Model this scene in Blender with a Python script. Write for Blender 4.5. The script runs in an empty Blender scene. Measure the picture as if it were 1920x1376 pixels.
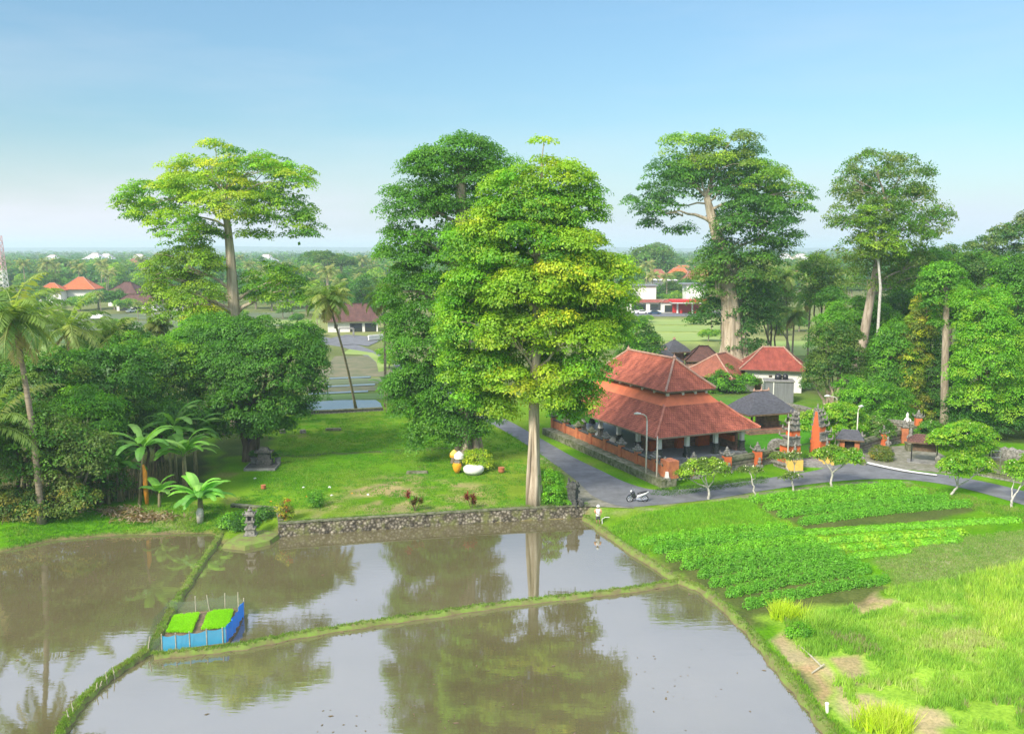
import bpy, math, random
import numpy as np
from mathutils import Vector

# ------------------------------------------------------------------ camera, sky, sun, exposure
SC = bpy.context.scene
COL = SC.collection
H, FPX, PITCH = 22.0, 1700.0, math.atan(223 / 1700)      # camera height; focal length in 1920-wide pixels
cam = bpy.data.cameras.new('camera'); camo = bpy.data.objects.new('camera', cam); COL.objects.link(camo)
camo.location = (0, 0, H); camo.rotation_euler = (math.pi / 2 - PITCH, 0, 0)
cam.sensor_width = 36; cam.lens = 36 * FPX / 1920; cam.clip_start = 0.5; cam.clip_end = 40000
SC.camera = camo
SC.view_settings.view_transform = 'Standard'; SC.view_settings.look = 'None'
SC.view_settings.exposure = 0.95; SC.view_settings.gamma = 1; SC.view_settings.use_curve_mapping = False

SUN_EL, SUN_AZ = math.radians(38), math.radians(218)      # azimuth: clockwise from +Y; light comes from behind-left of the camera
W = bpy.data.worlds.new("World"); SC.world = W; W.use_nodes = True
nt = W.node_tree; nt.nodes.clear(); N = nt.nodes.new; LK = nt.links.new
wo = N('ShaderNodeOutputWorld'); bg = N('ShaderNodeBackground'); LK(bg.outputs[0], wo.inputs[0])
sky = N('ShaderNodeTexSky'); sky.sky_type = 'NISHITA'; sky.sun_disc = False
sky.sun_elevation = SUN_EL; sky.sun_rotation = SUN_AZ; sky.air_density = 1.0; sky.dust_density = 0.6; sky.ozone_density = 2.0; sky.altitude = 0
bg.inputs[1].default_value = 0.13
tc = N('ShaderNodeTexCoord'); sx = N('ShaderNodeSeparateXYZ'); LK(tc.outputs['Generated'], sx.inputs[0])
def mth(op, a, b=None, c=None, clamp=False):
    m = N('ShaderNodeMath'); m.operation = op; m.use_clamp = clamp
    for i, v in enumerate((a, b, c)):
        if v is None: continue
        if isinstance(v, (int, float)): m.inputs[i].default_value = v
        else: LK(v, m.inputs[i])
    return m.outputs[0]
# tint of the clear part, then a band of thin bright cloud low down, warmer to the west, and a few faint streaks
tint = N('ShaderNodeMix'); tint.data_type = 'RGBA'; tint.blend_type = 'MULTIPLY'; tint.inputs[0].default_value = 1
dim = N('ShaderNodeVectorMath'); dim.operation = 'SCALE'; LK(sky.outputs[0], dim.inputs[0]); LK(mth('MULTIPLY_ADD', N('ShaderNodeSeparateXYZ').outputs[2], 1.25, 0.70, clamp=True), dim.inputs['Scale'])
for nd in nt.nodes:
    if nd.type == 'SEPXYZ' and not nd.inputs[0].is_linked: LK(tc.outputs['Generated'], nd.inputs[0])
LK(dim.outputs[0], tint.inputs[6]); tint.inputs[7].default_value = (0.55, 0.66, 0.645, 1)
mp = N('ShaderNodeMapping'); mp.inputs['Scale'].default_value = (1.0, 1.0, 5.5); LK(tc.outputs['Generated'], mp.inputs[0])
nz = N('ShaderNodeTexNoise'); nz.inputs['Scale'].default_value = 2.6; nz.inputs['Detail'].default_value = 7; nz.inputs['Roughness'].default_value = 0.55
LK(mp.outputs[0], nz.inputs['Vector'])
z = sx.outputs[2]
low = mth('MULTIPLY_ADD', z, -8.0, 0.99, clamp=True)                     # 1 near the horizon, 0 above
lowp = mth('POWER', low, 1.2)
cl = mth('MULTIPLY_ADD', nz.outputs[0], 2.6, -1.15, clamp=True)
clw = mth('MULTIPLY', cl, 0.6)
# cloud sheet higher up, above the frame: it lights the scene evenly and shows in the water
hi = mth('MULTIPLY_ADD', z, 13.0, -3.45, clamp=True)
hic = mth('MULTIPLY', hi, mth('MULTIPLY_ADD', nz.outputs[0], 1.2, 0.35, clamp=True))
fac = mth('ADD', lowp, mth('MULTIPLY', clw, mth('MULTIPLY_ADD', low, 0.9, 0.45)), clamp=True)
west = mth('MULTIPLY_ADD', sx.outputs[0], -1.4, 0.15, clamp=True)
cc = N('ShaderNodeMix'); cc.data_type = 'RGBA'; LK(west, cc.inputs[0])
cc.inputs[6].default_value = (3.1, 3.55, 4.0, 1); cc.inputs[7].default_value = (3.7, 3.65, 3.95, 1)
mixs = N('ShaderNodeMix'); mixs.data_type = 'RGBA'; LK(fac, mixs.inputs[0]); LK(tint.outputs[2], mixs.inputs[6]); LK(cc.outputs[2], mixs.inputs[7])
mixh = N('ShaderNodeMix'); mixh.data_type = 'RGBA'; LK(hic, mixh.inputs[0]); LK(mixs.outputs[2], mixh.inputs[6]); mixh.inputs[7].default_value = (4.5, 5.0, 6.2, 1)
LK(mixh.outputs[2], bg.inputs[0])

sl = bpy.data.lights.new('sun', 'SUN'); sl.energy = 3.2; sl.angle = math.radians(14); sl.color = (1.0, 0.93, 0.80)
so = bpy.data.objects.new('sun', sl); COL.objects.link(so)
so.rotation_euler = (math.pi / 2 - SUN_EL, 0, math.pi - SUN_AZ + 0.0)
d = Vector((math.sin(SUN_AZ) * math.cos(SUN_EL), math.cos(SUN_AZ) * math.cos(SUN_EL), math.sin(SUN_EL)))
so.rotation_euler = d.to_track_quat('Z', 'Y').to_euler()
cy = SC.cycles
cy.max_bounces = 6; cy.diffuse_bounces = 3; cy.glossy_bounces = 3; cy.transmission_bounces = 3; cy.transparent_max_bounces = 6; cy.volume_bounces = 1
cy.caustics_reflective = False; cy.caustics_refractive = False

# ------------------------------------------------------------------ helpers
def at(px, py, z=0.0):
    """the point of height z seen at photo pixel (px, py)"""
    u = (px - 960) / FPX; v = (688 - py) / FPX
    dy = math.cos(PITCH) + v * math.sin(PITCH); dz = -math.sin(PITCH) + v * math.cos(PITCH)
    t = (z - H) / dz
    return (u * t, dy * t, z)
def atY(px, py, Y):
    u = (px - 960) / FPX; v = (688 - py) / FPX
    dy = math.cos(PITCH) + v * math.sin(PITCH); dz = -math.sin(PITCH) + v * math.cos(PITCH)
    t = Y / dy
    return (u * t, Y, H + dz * t)
def ppm(Y): return Y * math.cos(PITCH) / FPX      # metres per pixel at depth Y (roughly)

def tag(o, label, cat, group=None):
    o['label'] = label; o['category'] = cat
    if group: o['group'] = group
    return o
def kind(o, k, label=None):
    o['kind'] = k
    if label: o['label'] = label
    return o
def thing(name, label, cat, loc, group=None, rz=0.0):
    o = bpy.data.objects.new(name, None); COL.objects.link(o)
    o.location = loc; o.rotation_euler = (0, 0, rz); o.empty_display_size = 0.3
    return tag(o, label, cat, group)
def copy_tree(o, parent=None):
    c = o.copy(); COL.objects.link(c)
    if parent is not None: c.parent = parent
    for ch in list(o.children): copy_tree(ch, c)
    return c

def root_loc(p):
    if p is None: return (0.0, 0.0, 0.0)
    while p.parent is not None: p = p.parent
    return tuple(p.location)
def np_mesh(name, V, F, mat, parent=None, cols=None, origin=None, smooth=False):
    """V (n,3), F (m,k) arrays, world coordinates"""
    me = bpy.data.meshes.new(name)
    V = np.asarray(V, np.float32)
    if origin is None: origin = root_loc(parent)
    V = V - np.asarray(origin, np.float32)
    F = np.asarray(F, np.int32); k = F.shape[1]
    me.vertices.add(len(V)); me.vertices.foreach_set('co', V.ravel())
    me.loops.add(F.size); me.loops.foreach_set('vertex_index', F.ravel())
    me.polygons.add(len(F)); me.polygons.foreach_set('loop_start', np.arange(0, F.size, k, dtype=np.int32))
    me.polygons.foreach_set('loop_total', np.full(len(F), k, np.int32))
    if smooth: me.polygons.foreach_set('use_smooth', np.ones(len(F), bool))
    if cols is not None:
        a = me.color_attributes.new('col', 'FLOAT_COLOR', 'POINT')
        c = np.ones((len(V), 4), np.float32); c[:, :3] = cols
        a.data.foreach_set('color', c.ravel())
    me.update(calc_edges=True)
    if mat is not None: me.materials.append(mat)
    o = bpy.data.objects.new(name, me); COL.objects.link(o)
    if parent is not None: o.parent = parent
    else: o.location = origin
    return o

class MB:
    """collects shapes in world coordinates and links them as ONE mesh object"""
    def __init__(s): s.v = []; s.f = []; s.m = []; s.mi = 0
    def add(s, vs, fs):
        b = len(s.v); s.v += [tuple(p) for p in vs]
        s.f += [tuple(b + i for i in f) for f in fs]; s.m += [s.mi] * len(fs); return s
    def box(s, c, d, rz=0, taper=1.0, e=None):
        """c centre of the BASE, d sizes"""
        cx, cy, cz = c; w, l, h = d[0] / 2, d[1] / 2, d[2]
        ca, sa = math.cos(rz), math.sin(rz); vs = []
        for k, (zz, t) in enumerate(((0, 1), (h, taper))):
            for x, y in ((-w, -l), (w, -l), (w, l), (-w, l)):
                x *= t; y *= t
                vs.append((cx + x * ca - y * sa, cy + x * sa + y * ca, cz + zz))
        return s.add(vs, [(3, 2, 1, 0), (4, 5, 6, 7), (0, 1, 5, 4), (1, 2, 6, 5), (2, 3, 7, 6), (3, 0, 4, 7)])
    def tube(s, pts, rad, n=8, cap=True, flute=0, fl=0.0):
        P = [Vector(p) for p in pts]
        R = [rad] * len(P) if isinstance(rad, (int, float)) else list(rad)
        vs = []; m = len(P)
        for i, p in enumerate(P):
            t = (P[min(i + 1, m - 1)] - P[max(i - 1, 0)]).normalized()
            a = t.cross(Vector((0, 1, 0.01))) if abs(t.y) < 0.9 else t.cross(Vector((1, 0, 0)))
            a.normalize(); b = t.cross(a)
            for k in range(n):
                an = 2 * math.pi * k / n
                r = R[i] * (1 + fl * math.sin(an * flute + 0.7 * math.sin(i * 0.8)) * (1 if flute else 0))
                vs.append(p + a * math.cos(an) * r + b * math.sin(an) * r)
        fs = [(i * n + k, i * n + (k + 1) % n, (i + 1) * n + (k + 1) % n, (i + 1) * n + k) for i in range(m - 1) for k in range(n)]
        if cap: fs += [tuple(range(n - 1, -1, -1)), tuple((m - 1) * n + k for k in range(n))]
        return s.add(vs, fs)
    def lathe(s, c, prof, n=12, sq=False, rz=0):
        """prof [(r, z)]"""
        vs = []
        for r, zz in prof:
            for k in range(n):
                an = 2 * math.pi * (k + 0.5 * sq) / n + rz
                vs.append((c[0] + r * math.cos(an), c[1] + r * math.sin(an), c[2] + zz))
        m = len(prof)
        fs = [(i * n + k, i * n + (k + 1) % n, (i + 1) * n + (k + 1) % n, (i + 1) * n + k) for i in range(m - 1) for k in range(n)]
        fs += [tuple(range(n - 1, -1, -1)), tuple((m - 1) * n + k for k in range(n))]
        return s.add(vs, fs)
    def ball(s, c, r, n=10):
        rx, ry, rz = (r, r, r) if isinstance(r, (int, float)) else r
        vs = []; m = max(4, n // 2)
        for i in range(m + 1):
            th = math.pi * i / m - math.pi / 2
            for k in range(n):
                an = 2 * math.pi * k / n
                vs.append((c[0] + rx * max(math.cos(th), 0.02) * math.cos(an), c[1] + ry * max(math.cos(th), 0.02) * math.sin(an), c[2] + rz * math.sin(th)))
        fs = [(i * n + k, i * n + (k + 1) % n, (i + 1) * n + (k + 1) % n, (i + 1) * n + k) for i in range(m) for k in range(n)]
        return s.add(vs, fs)
    def prism(s, poly, z0, z1):
        """poly [(x,y)] ccw"""
        n = len(poly)
        vs = [(x, y, z0) for x, y in poly] + [(x, y, z1) for x, y in poly]
        return s.add(vs, [tuple(range(n - 1, -1, -1)), tuple(range(n, 2 * n))] + [(k, (k + 1) % n, n + (k + 1) % n, n + k) for k in range(n)])
    def build(s, name, mat, parent=None, origin=None, smooth=False):
        me = bpy.data.meshes.new(name)
        ox, oy, oz = origin = root_loc(parent) if origin is None else origin
        me.from_pydata([(x - ox, y - oy, z_ - oz) for x, y, z_ in s.v], [], s.f)
        mats = mat if isinstance(mat, (list, tuple)) else [mat]
        for mm in mats: me.materials.append(mm)
        if len(mats) > 1: me.polygons.foreach_set('material_index', s.m)
        if smooth: me.polygons.foreach_set('use_smooth', [True] * len(s.f))
        me.update()
        o = bpy.data.objects.new(name, me); COL.objects.link(o)
        if parent is not None: o.parent = parent
        else: o.location = origin
        return o

# ------------------------------------------------------------------ materials
def new_mat(name):
    m = bpy.data.materials.new(name); m.use_nodes = True
    t = m.node_tree; b = t.nodes['Principled BSDF']; return m, t, b
def mat(name, c, rough=0.8, metal=0.0, noise=0.0, scale=3.0, bump=0.0, c2=None, detail=5, spec=0.3, stretch=None, coord='Object'):
    """a surface whose colour wanders between c and c2 (or c darkened by noise)"""
    m, t, b = new_mat(name); b.inputs['Roughness'].default_value = rough; b.inputs['Metallic'].default_value = metal
    b.inputs['Specular IOR Level'].default_value = spec
    b.inputs['Base Color'].default_value = (*c, 1)
    if noise or c2 or bump:
        co = t.nodes.new('ShaderNodeTexCoord'); n = t.nodes.new('ShaderNodeTexNoise')
        n.inputs['Scale'].default_value = scale; n.inputs['Detail'].default_value = detail; n.inputs['Roughness'].default_value = 0.65
        src = co.outputs[coord]
        if stretch:
            q = t.nodes.new('ShaderNodeMapping'); q.inputs['Scale'].default_value = stretch; t.links.new(src, q.inputs[0]); src = q.outputs[0]
        t.links.new(src, n.inputs['Vector'])
        r = t.nodes.new('ShaderNodeValToRGB'); r.color_ramp.elements[0].position = 0.36; r.color_ramp.elements[1].position = 0.66
        k = c2 if c2 else tuple(x * (1 - noise) for x in c)
        r.color_ramp.elements[0].color = (*k, 1); r.color_ramp.elements[1].color = (*c, 1)
        t.links.new(n.outputs[0], r.inputs[0]); t.links.new(r.outputs[0], b.inputs['Base Color'])
        if bump:
            bp = t.nodes.new('ShaderNodeBump'); bp.inputs['Strength'].default_value = bump; bp.inputs['Distance'].default_value = 0.05
            t.links.new(n.outputs[0], bp.inputs['Height']); t.links.new(bp.outputs[0], b.inputs['Normal'])
    return m
def leaf_mat(name, trans=0.5, rough=0.55):
    m = bpy.data.materials.new(name); m.use_nodes = True; t = m.node_tree; t.nodes.clear()
    o = t.nodes.new('ShaderNodeOutputMaterial'); a = t.nodes.new('ShaderNodeAttribute'); a.attribute_name = 'col'
    df = t.nodes.new('ShaderNodeBsdfDiffuse'); tr = t.nodes.new('ShaderNodeBsdfTranslucent'); gl = t.nodes.new('ShaderNodeBsdfGlossy')
    gl.inputs['Roughness'].default_value = rough; gl.inputs['Color'].default_value = (0.9, 1, 0.85, 1)
    t.links.new(a.outputs['Color'], df.inputs[0])
    g = t.nodes.new('ShaderNodeMix'); g.data_type = 'RGBA'; g.blend_type = 'MULTIPLY'; g.inputs[0].default_value = 1
    t.links.new(a.outputs['Color'], g.inputs[6]); g.inputs[7].default_value = (1.35, 1.3, 0.6, 1); t.links.new(g.outputs[2], tr.inputs[0])
    m1 = t.nodes.new('ShaderNodeMixShader'); m1.inputs[0].default_value = trans; t.links.new(df.outputs[0], m1.inputs[1]); t.links.new(tr.outputs[0], m1.inputs[2])
    m2 = t.nodes.new('ShaderNodeMixShader'); m2.inputs[0].default_value = 0.025; t.links.new(m1.outputs[0], m2.inputs[1]); t.links.new(gl.outputs[0], m2.inputs[2])
    t.links.new(m2.outputs[0], o.inputs[0]); return m
M = {}
M['leaf'] = leaf_mat('leaf'); M['grass'] = leaf_mat('grass_blade', 0.4)
M['bark'] = mat('pale_bark', (0.60, 0.51, 0.38), 0.9, c2=(0.27, 0.21, 0.14), scale=1.6, bump=0.6, stretch=(1.6, 1.6, 0.16))
M['bark_grey'] = mat('grey_bark', (0.46, 0.38, 0.29), 0.9, c2=(0.22, 0.17, 0.12), scale=2.0, bump=0.5, stretch=(1.5, 1.5, 0.3))
M['bark_dark'] = mat('dark_bark', (0.16, 0.12, 0.085), 0.9, c2=(0.07, 0.05, 0.035), scale=2.0, bump=0.5, stretch=(1.5, 1.5, 0.3))
M['palm_bark'] = mat('palm_bark', (0.36, 0.29, 0.21), 0.9, c2=(0.2, 0.15, 0.1), scale=3.0, bump=0.4, stretch=(0.5, 0.5, 3))
M['bark_white'] = mat('white_bark', (0.62, 0.58, 0.52), 0.8, c2=(0.36, 0.33, 0.28), scale=4.0, bump=0.3)
M['stone_dark'] = mat('weathered_dark_stone', (0.12, 0.12, 0.11), 0.95, c2=(0.035, 0.037, 0.035), scale=5, bump=0.6)
M['stone_grey'] = mat('carved_grey_stone', (0.33, 0.31, 0.27), 0.95, c2=(0.10, 0.095, 0.075), scale=5, bump=0.7)
M['stone_moss'] = mat('mossy_stone', (0.24, 0.23, 0.16), 0.95, c2=(0.07, 0.085, 0.03), scale=2.2, bump=0.7)
M['orange_brick'] = mat('orange_plaster', (0.56, 0.20, 0.085), 0.85, c2=(0.36, 0.12, 0.06), scale=1.3, bump=0.15)
M['orange_vivid'] = mat('vivid_orange_brick', (0.70, 0.15, 0.04), 0.8, c2=(0.48, 0.12, 0.045), scale=2.5, bump=0.15)
M['white_paint'] = mat('white_paint', (0.78, 0.76, 0.70), 0.6, noise=0.12, scale=2.0)
M['white_pole'] = mat('weathered_white_pole', (0.70, 0.66, 0.55), 0.5, noise=0.3, scale=3.0)
M['wood'] = mat('old_wood', (0.20, 0.13, 0.08), 0.8, noise=0.5, scale=4.0, bump=0.2)
M['bamboo'] = mat('bamboo', (0.50, 0.46, 0.33), 0.6, noise=0.35, scale=5)
M['black'] = mat('black_plastic', (0.02, 0.02, 0.024), 0.35, spec=0.5)
M['rubber'] = mat('rubber', (0.025, 0.025, 0.025), 0.8)
M['metal'] = mat('bright_metal', (0.55, 0.56, 0.58), 0.3, metal=0.9)
M['silver_paint'] = mat('silver_paint', (0.72, 0.72, 0.70), 0.3, spec=0.6)
M['tar_white'] = mat('white_car_paint', (0.80, 0.80, 0.80), 0.25, spec=0.6)
M['car_black'] = mat('black_car_paint', (0.03, 0.03, 0.035), 0.2, spec=0.7)
M['car_blue'] = mat('blue_car_paint', (0.03, 0.07, 0.14), 0.2, spec=0.7)
M['glass_dark'] = mat('dark_glass', (0.02, 0.025, 0.03), 0.05, spec=1.0)
M['dark_int'] = mat('dark_opening', (0.03, 0.025, 0.02), 0.9)
M['conc'] = mat('grey_concrete', (0.30, 0.29, 0.27), 0.9, noise=0.45, scale=2.0, bump=0.2)
M['zinc'] = mat('grey_sheet_metal', (0.22, 0.225, 0.235), 0.5, noise=0.3, scale=1.2, stretch=(6, 6, 0.3))
def roof_mat(name, c1, c2, sc=(3.3, 4.2), stain=0.6):
    """tiles in courses along the roof slope, UV in metres"""
    m, t, b = new_mat(name); b.inputs['Roughness'].default_value = 0.85; b.inputs['Specular IOR Level'].default_value = 0.25
    uv = t.nodes.new('ShaderNodeUVMap'); br = t.nodes.new('ShaderNodeTexBrick')
    br.inputs['Scale'].default_value = 1.0; br.inputs['Brick Width'].default_value = 0.26; br.inputs['Row Height'].default_value = 0.24
    br.inputs['Mortar Size'].default_value = 0.022; br.inputs['Mortar Smooth'].default_value = 0.5; br.inputs['Bias'].default_value = 0
    br.inputs['Color1'].default_value = (*c1, 1); br.inputs['Color2'].default_value = (*c2, 1)
    br.inputs['Mortar'].default_value = (*[x * 0.38 for x in c2], 1); t.links.new(uv.outputs[0], br.inputs['Vector'])
    n = t.nodes.new('ShaderNodeTexNoise'); n.inputs['Scale'].default_value = 1.1; n.inputs['Detail'].default_value = 7; n.inputs['Roughness'].default_value = 0.7
    mpn = t.nodes.new('ShaderNodeMapping'); mpn.inputs['Scale'].default_value = (0.8, 0.3, 1); t.links.new(uv.outputs[0], mpn.inputs[0]); t.links.new(mpn.outputs[0], n.inputs['Vector'])
    r = t.nodes.new('ShaderNodeValToRGB'); r.color_ramp.elements[0].position = 0.38; r.color_ramp.elements[1].position = 0.62
    r.color_ramp.elements[0].color = (1 - stain, 1 - stain, 1 - stain, 1); r.color_ramp.elements[1].color = (1, 1, 1, 1); t.links.new(n.outputs[0], r.inputs[0])
    x = t.nodes.new('ShaderNodeMix'); x.data_type = 'RGBA'; x.blend_type = 'MULTIPLY'; x.inputs[0].default_value = 1
    t.links.new(br.outputs['Color'], x.inputs[6]); t.links.new(r.outputs[0], x.inputs[7]); t.links.new(x.outputs[2], b.inputs['Base Color'])
    # overlapping courses: a saw-tooth height down the slope
    sp = t.nodes.new('ShaderNodeSeparateXYZ'); t.links.new(uv.outputs[0], sp.inputs[0])
    fr = t.nodes.new('ShaderNodeMath'); fr.operation = 'DIVIDE'; t.links.new(sp.outputs[1], fr.inputs[0]); fr.inputs[1].default_value = 0.24
    f2 = t.nodes.new('ShaderNodeMath'); f2.operation = 'FRACT'; t.links.new(fr.outputs[0], f2.inputs[0])
    bp = t.nodes.new('ShaderNodeBump'); bp.inputs['Strength'].default_value = 0.7; bp.inputs['Distance'].default_value = 0.03; bp.invert = True
    t.links.new(f2.outputs[0], bp.inputs['Height']); t.links.new(bp.outputs[0], b.inputs['Normal'])
    return m
M['tile_red'] = roof_mat('red_clay_tile', (0.62, 0.18, 0.105), (0.46, 0.125, 0.075), stain=0.55)
M['tile_orange'] = roof_mat('orange_clay_tile', (0.75, 0.20, 0.07), (0.62, 0.15, 0.06), stain=0.2)
M['tile_brown'] = roof_mat('brown_clay_tile', (0.20, 0.095, 0.075), (0.14, 0.07, 0.06), stain=0.4)
M['tile_rust'] = roof_mat('rust_clay_tile', (0.42, 0.15, 0.09), (0.34, 0.12, 0.08), stain=0.35)
M['tile_plain_red'] = roof_mat('plain_red_tile', (0.45, 0.11, 0.075), (0.38, 0.09, 0.065), stain=0.45)
M['thatch'] = mat('black_palm_fibre', (0.10, 0.10, 0.115), 0.95, noise=0.4, scale=2.5, bump=0.4, stretch=(1, 1, 3))
M['ridge'] = mat('ridge_cap', (0.62, 0.22, 0.14), 0.8, noise=0.4, scale=3)
M['ridge_pale'] = mat('pale_ridge_cap', (0.50, 0.30, 0.22), 0.8, noise=0.4, scale=3)

def cobble(name, pale, dark, scale, moss=0.3):
    m, t, b = new_mat(name); b.inputs['Roughness'].default_value = 0.95
    co = t.nodes.new('ShaderNodeTexCoord'); v = t.nodes.new('ShaderNodeTexVoronoi'); v.feature = 'F1'; v.inputs['Scale'].default_value = scale
    nn = t.nodes.new('ShaderNodeTexNoise'); nn.inputs['Scale'].default_value = 1.2; nn.inputs['Detail'].default_value = 6
    t.links.new(co.outputs['Object'], v.inputs['Vector']); t.links.new(co.outputs['Object'], nn.inputs['Vector'])
    r = t.nodes.new('ShaderNodeValToRGB'); e = r.color_ramp.elements; e[0].position = 0.22; e[1].position = 0.62
    e[0].color = (*pale, 1); e[1].color = (*dark, 1); t.links.new(v.outputs['Distance'], r.inputs[0])
    hs = t.nodes.new('ShaderNodeMix'); hs.data_type = 'RGBA'; hs.blend_type = 'MULTIPLY'; hs.inputs[0].default_value = 0.75
    t.links.new(r.outputs[0], hs.inputs[6])
    bw = t.nodes.new('ShaderNodeSeparateColor'); t.links.new(v.outputs['Color'], bw.inputs[0])
    cb = t.nodes.new('ShaderNodeCombineColor')
    for i in range(3): t.links.new(bw.outputs[0], cb.inputs[i])
    t.links.new(cb.outputs[0], hs.inputs[7])
    ms = t.nodes.new('ShaderNodeMix'); ms.data_type = 'RGBA'
    rr = t.nodes.new('ShaderNodeValToRGB'); rr.color_ramp.elements[0].position = 0.5; rr.color_ramp.elements[1].position = 0.68
    rr.color_ramp.elements[1].color = (moss * 2, moss * 2, moss * 2, 1); t.links.new(nn.outputs[0], rr.inputs[0]); t.links.new(rr.outputs[0], ms.inputs[0])
    t.links.new(hs.outputs[2], ms.inputs[6]); ms.inputs[7].default_value = (0.16, 0.17, 0.05, 1); t.links.new(ms.outputs[2], b.inputs['Base Color'])
    bp = t.nodes.new('ShaderNodeBump'); bp.inputs['Strength'].default_value = 0.9; bp.inputs['Distance'].default_value = 0.06; bp.invert = True
    t.links.new(v.outputs['Distance'], bp.inputs['Height']); t.links.new(bp.outputs[0], b.inputs['Normal'])
    return m
M['rubble'] = cobble('river_stone_wall', (0.42, 0.37, 0.28), (0.12, 0.10, 0.065), 4.6, 0.45)
# ------------------------------------------------------------------ terrain
WZ = -1.0                                                # pond level
def P2(pts, z=0.0): return np.array([at(x, y, z)[:2] for x, y in pts])
POND = P2([(-700, 1190), (-300, 1090), (0, 1035), (100, 1012), (200, 1004), (330, 1000), (400, 1000), (417, 1019), (515, 1005), (700, 993), (900, 980), (1095, 970),
           (1150, 1008), (1265, 1083), (1320, 1108), (1400, 1180), (1450, 1240), (1500, 1300), (1548, 1365), (1600, 1450), (1700, 1700), (-1300, 1700)], WZ)
RAISED = np.array([(-900., 60.)] + [at(x, y)[:2] for x, y in [(-700, 1080), (-200, 1000), (0, 985), (120, 965), (250, 953), (400, 948), (432, 948), (516, 955)]] + [(p[0], p[1] + 0.3) for p in P2([(524, 1004), (700, 992), (900, 979), (1090, 969)], WZ)] + [at(x, y)[:2] for x, y in [(1128, 950), (1190, 953), (1290, 947), (1400, 934), (1500, 920), (1690, 905), (1790, 925), (1920, 958), (2100, 1010)]] + [(700, 60.), (9000, 60.), (9000, 20000.), (-9000, 20000.), (-9000., 60.)])
def inside(poly, x, y):
    r = np.zeros(x.shape, bool); n = len(poly)
    for i in range(n):
        x1, y1 = poly[i]; x2, y2 = poly[(i + 1) % n]
        if y1 == y2: continue
        c = ((y1 > y) != (y2 > y)) & (x < (x2 - x1) * (y - y1) / (y2 - y1) + x1)
        r ^= c
    return r
def dist(poly, x, y, closed=True):
    d = np.full(x.shape, 1e9); n = len(poly)
    for i in range(n if closed else n - 1):
        ax, ay = poly[i]; bx, by = poly[(i + 1) % n]
        L = (bx - ax) ** 2 + (by - ay) ** 2 + 1e-9
        t = np.clip(((x - ax) * (bx - ax) + (y - ay) * (by - ay)) / L, 0, 1)
        d = np.minimum(d, np.hypot(x - ax - t * (bx - ax), y - ay - t * (by - ay)))
    return d
def vnoise(x, y, s, seed=0):
    """smooth value noise, 0..1"""
    x = x / s; y = y / s; xi = np.floor(x).astype(np.int64); yi = np.floor(y).astype(np.int64); fx = x - xi; fy = y - yi
    fx = fx * fx * (3 - 2 * fx); fy = fy * fy * (3 - 2 * fy)
    def h(a, b):
        v = (a * 374761393 + b * 668265263 + seed * 974711) & 0x7fffffff
        v = ((v ^ (v >> 13)) * 1274126177) & 0x7fffffff
        return ((v ^ (v >> 16)) & 0xffff) / 65535.0
    return (h(xi, yi) * (1 - fx) + h(xi + 1, yi) * fx) * (1 - fy) + (h(xi, yi + 1) * (1 - fx) + h(xi + 1, yi + 1) * fx) * fy
def height(x, y):
    x = np.atleast_1d(np.asarray(x, float)); y = np.atleast_1d(np.asarray(y, float))
    ip = inside(POND, x, y); ir = inside(RAISED, x, y); dp = dist(POND, x, y); dr = dist(RAISED, x, y)
    zz = -0.88 * dr / (dr + dp + 1e-6)
    zz += np.clip(dp - 1, 0, 3) / 3 * np.clip(dr / 2, 0, 1) * 0.12 * (vnoise(x, y, 2.5, 3) - 0.5)
    zz = np.where(ir, 0.0, zz)
    zz = np.where(ip, WZ - 0.02 - np.minimum(0.5, dp * 0.6), zz)
    return zz
def hz(x, y): return float(height(x, y)[0])
def gat(px, py):
    """first ground point met by the line of sight through a photo pixel"""
    zs = np.linspace(0.06, -1.7, 70); p = np.array([at(px, py, q) for q in zs]); h = height(p[:, 0], p[:, 1])
    i = int(np.argmax(p[:, 2] <= h)); i = max(i, 1)
    return (float(p[i, 0]), float(p[i, 1]), float(h[i]))
def axis(lo, a, b, hi, st, g=1.07):
    v = list(np.arange(a, b, st)); s = st; p = v[0]; left = []
    while p > lo: s *= g; p -= s; left.append(p)
    s = st; p = v[-1]
    while p < hi: s *= g; p += s; v.append(p)
    return np.array(left[::-1] + v)
gx = axis(-4600, -48, 62, 4600, 0.40); gy = axis(-60, 28, 128, 7500, 0.42)
X, Y = np.meshgrid(gx, gy); xf, yf = X.ravel(), Y.ravel()
Z = height(xf, yf)
# colours of the ground itself (grass, earth, soil) as zones with ragged borders
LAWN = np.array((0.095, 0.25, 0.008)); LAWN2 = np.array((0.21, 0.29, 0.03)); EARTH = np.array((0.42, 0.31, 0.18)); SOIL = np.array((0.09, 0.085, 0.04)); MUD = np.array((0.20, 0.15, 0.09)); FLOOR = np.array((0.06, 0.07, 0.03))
nx = xf + (vnoise(xf, yf, 1.5, 5) - 0.5) * 1.6; ny = yf + (vnoise(xf, yf, 1.5, 6) - 0.5) * 1.6
n1 = vnoise(xf, yf, 6, 1)[:, None]; n2 = vnoise(xf, yf, 1.3, 2)[:, None]; n3 = vnoise(xf, yf, 18, 9)[:, None]
C = LAWN * (0.72 + 0.45 * n1 + 0.2 * n2); n4 = vnoise(xf, yf, 3.1, 15)[:, None]; w_ = np.clip(n3 * 0.7 + n4 * 0.6 + n2 * 0.3 - 0.55, 0, 1); C = C * (1 - w_) + LAWN2 * w_; w_ = np.clip(n4 * n2 * 2.2 - 1.15, 0, 0.6) * (n1 > 0.4); C = C * (1 - w_) + np.array((0.26, 0.22, 0.09)) * w_
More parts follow.
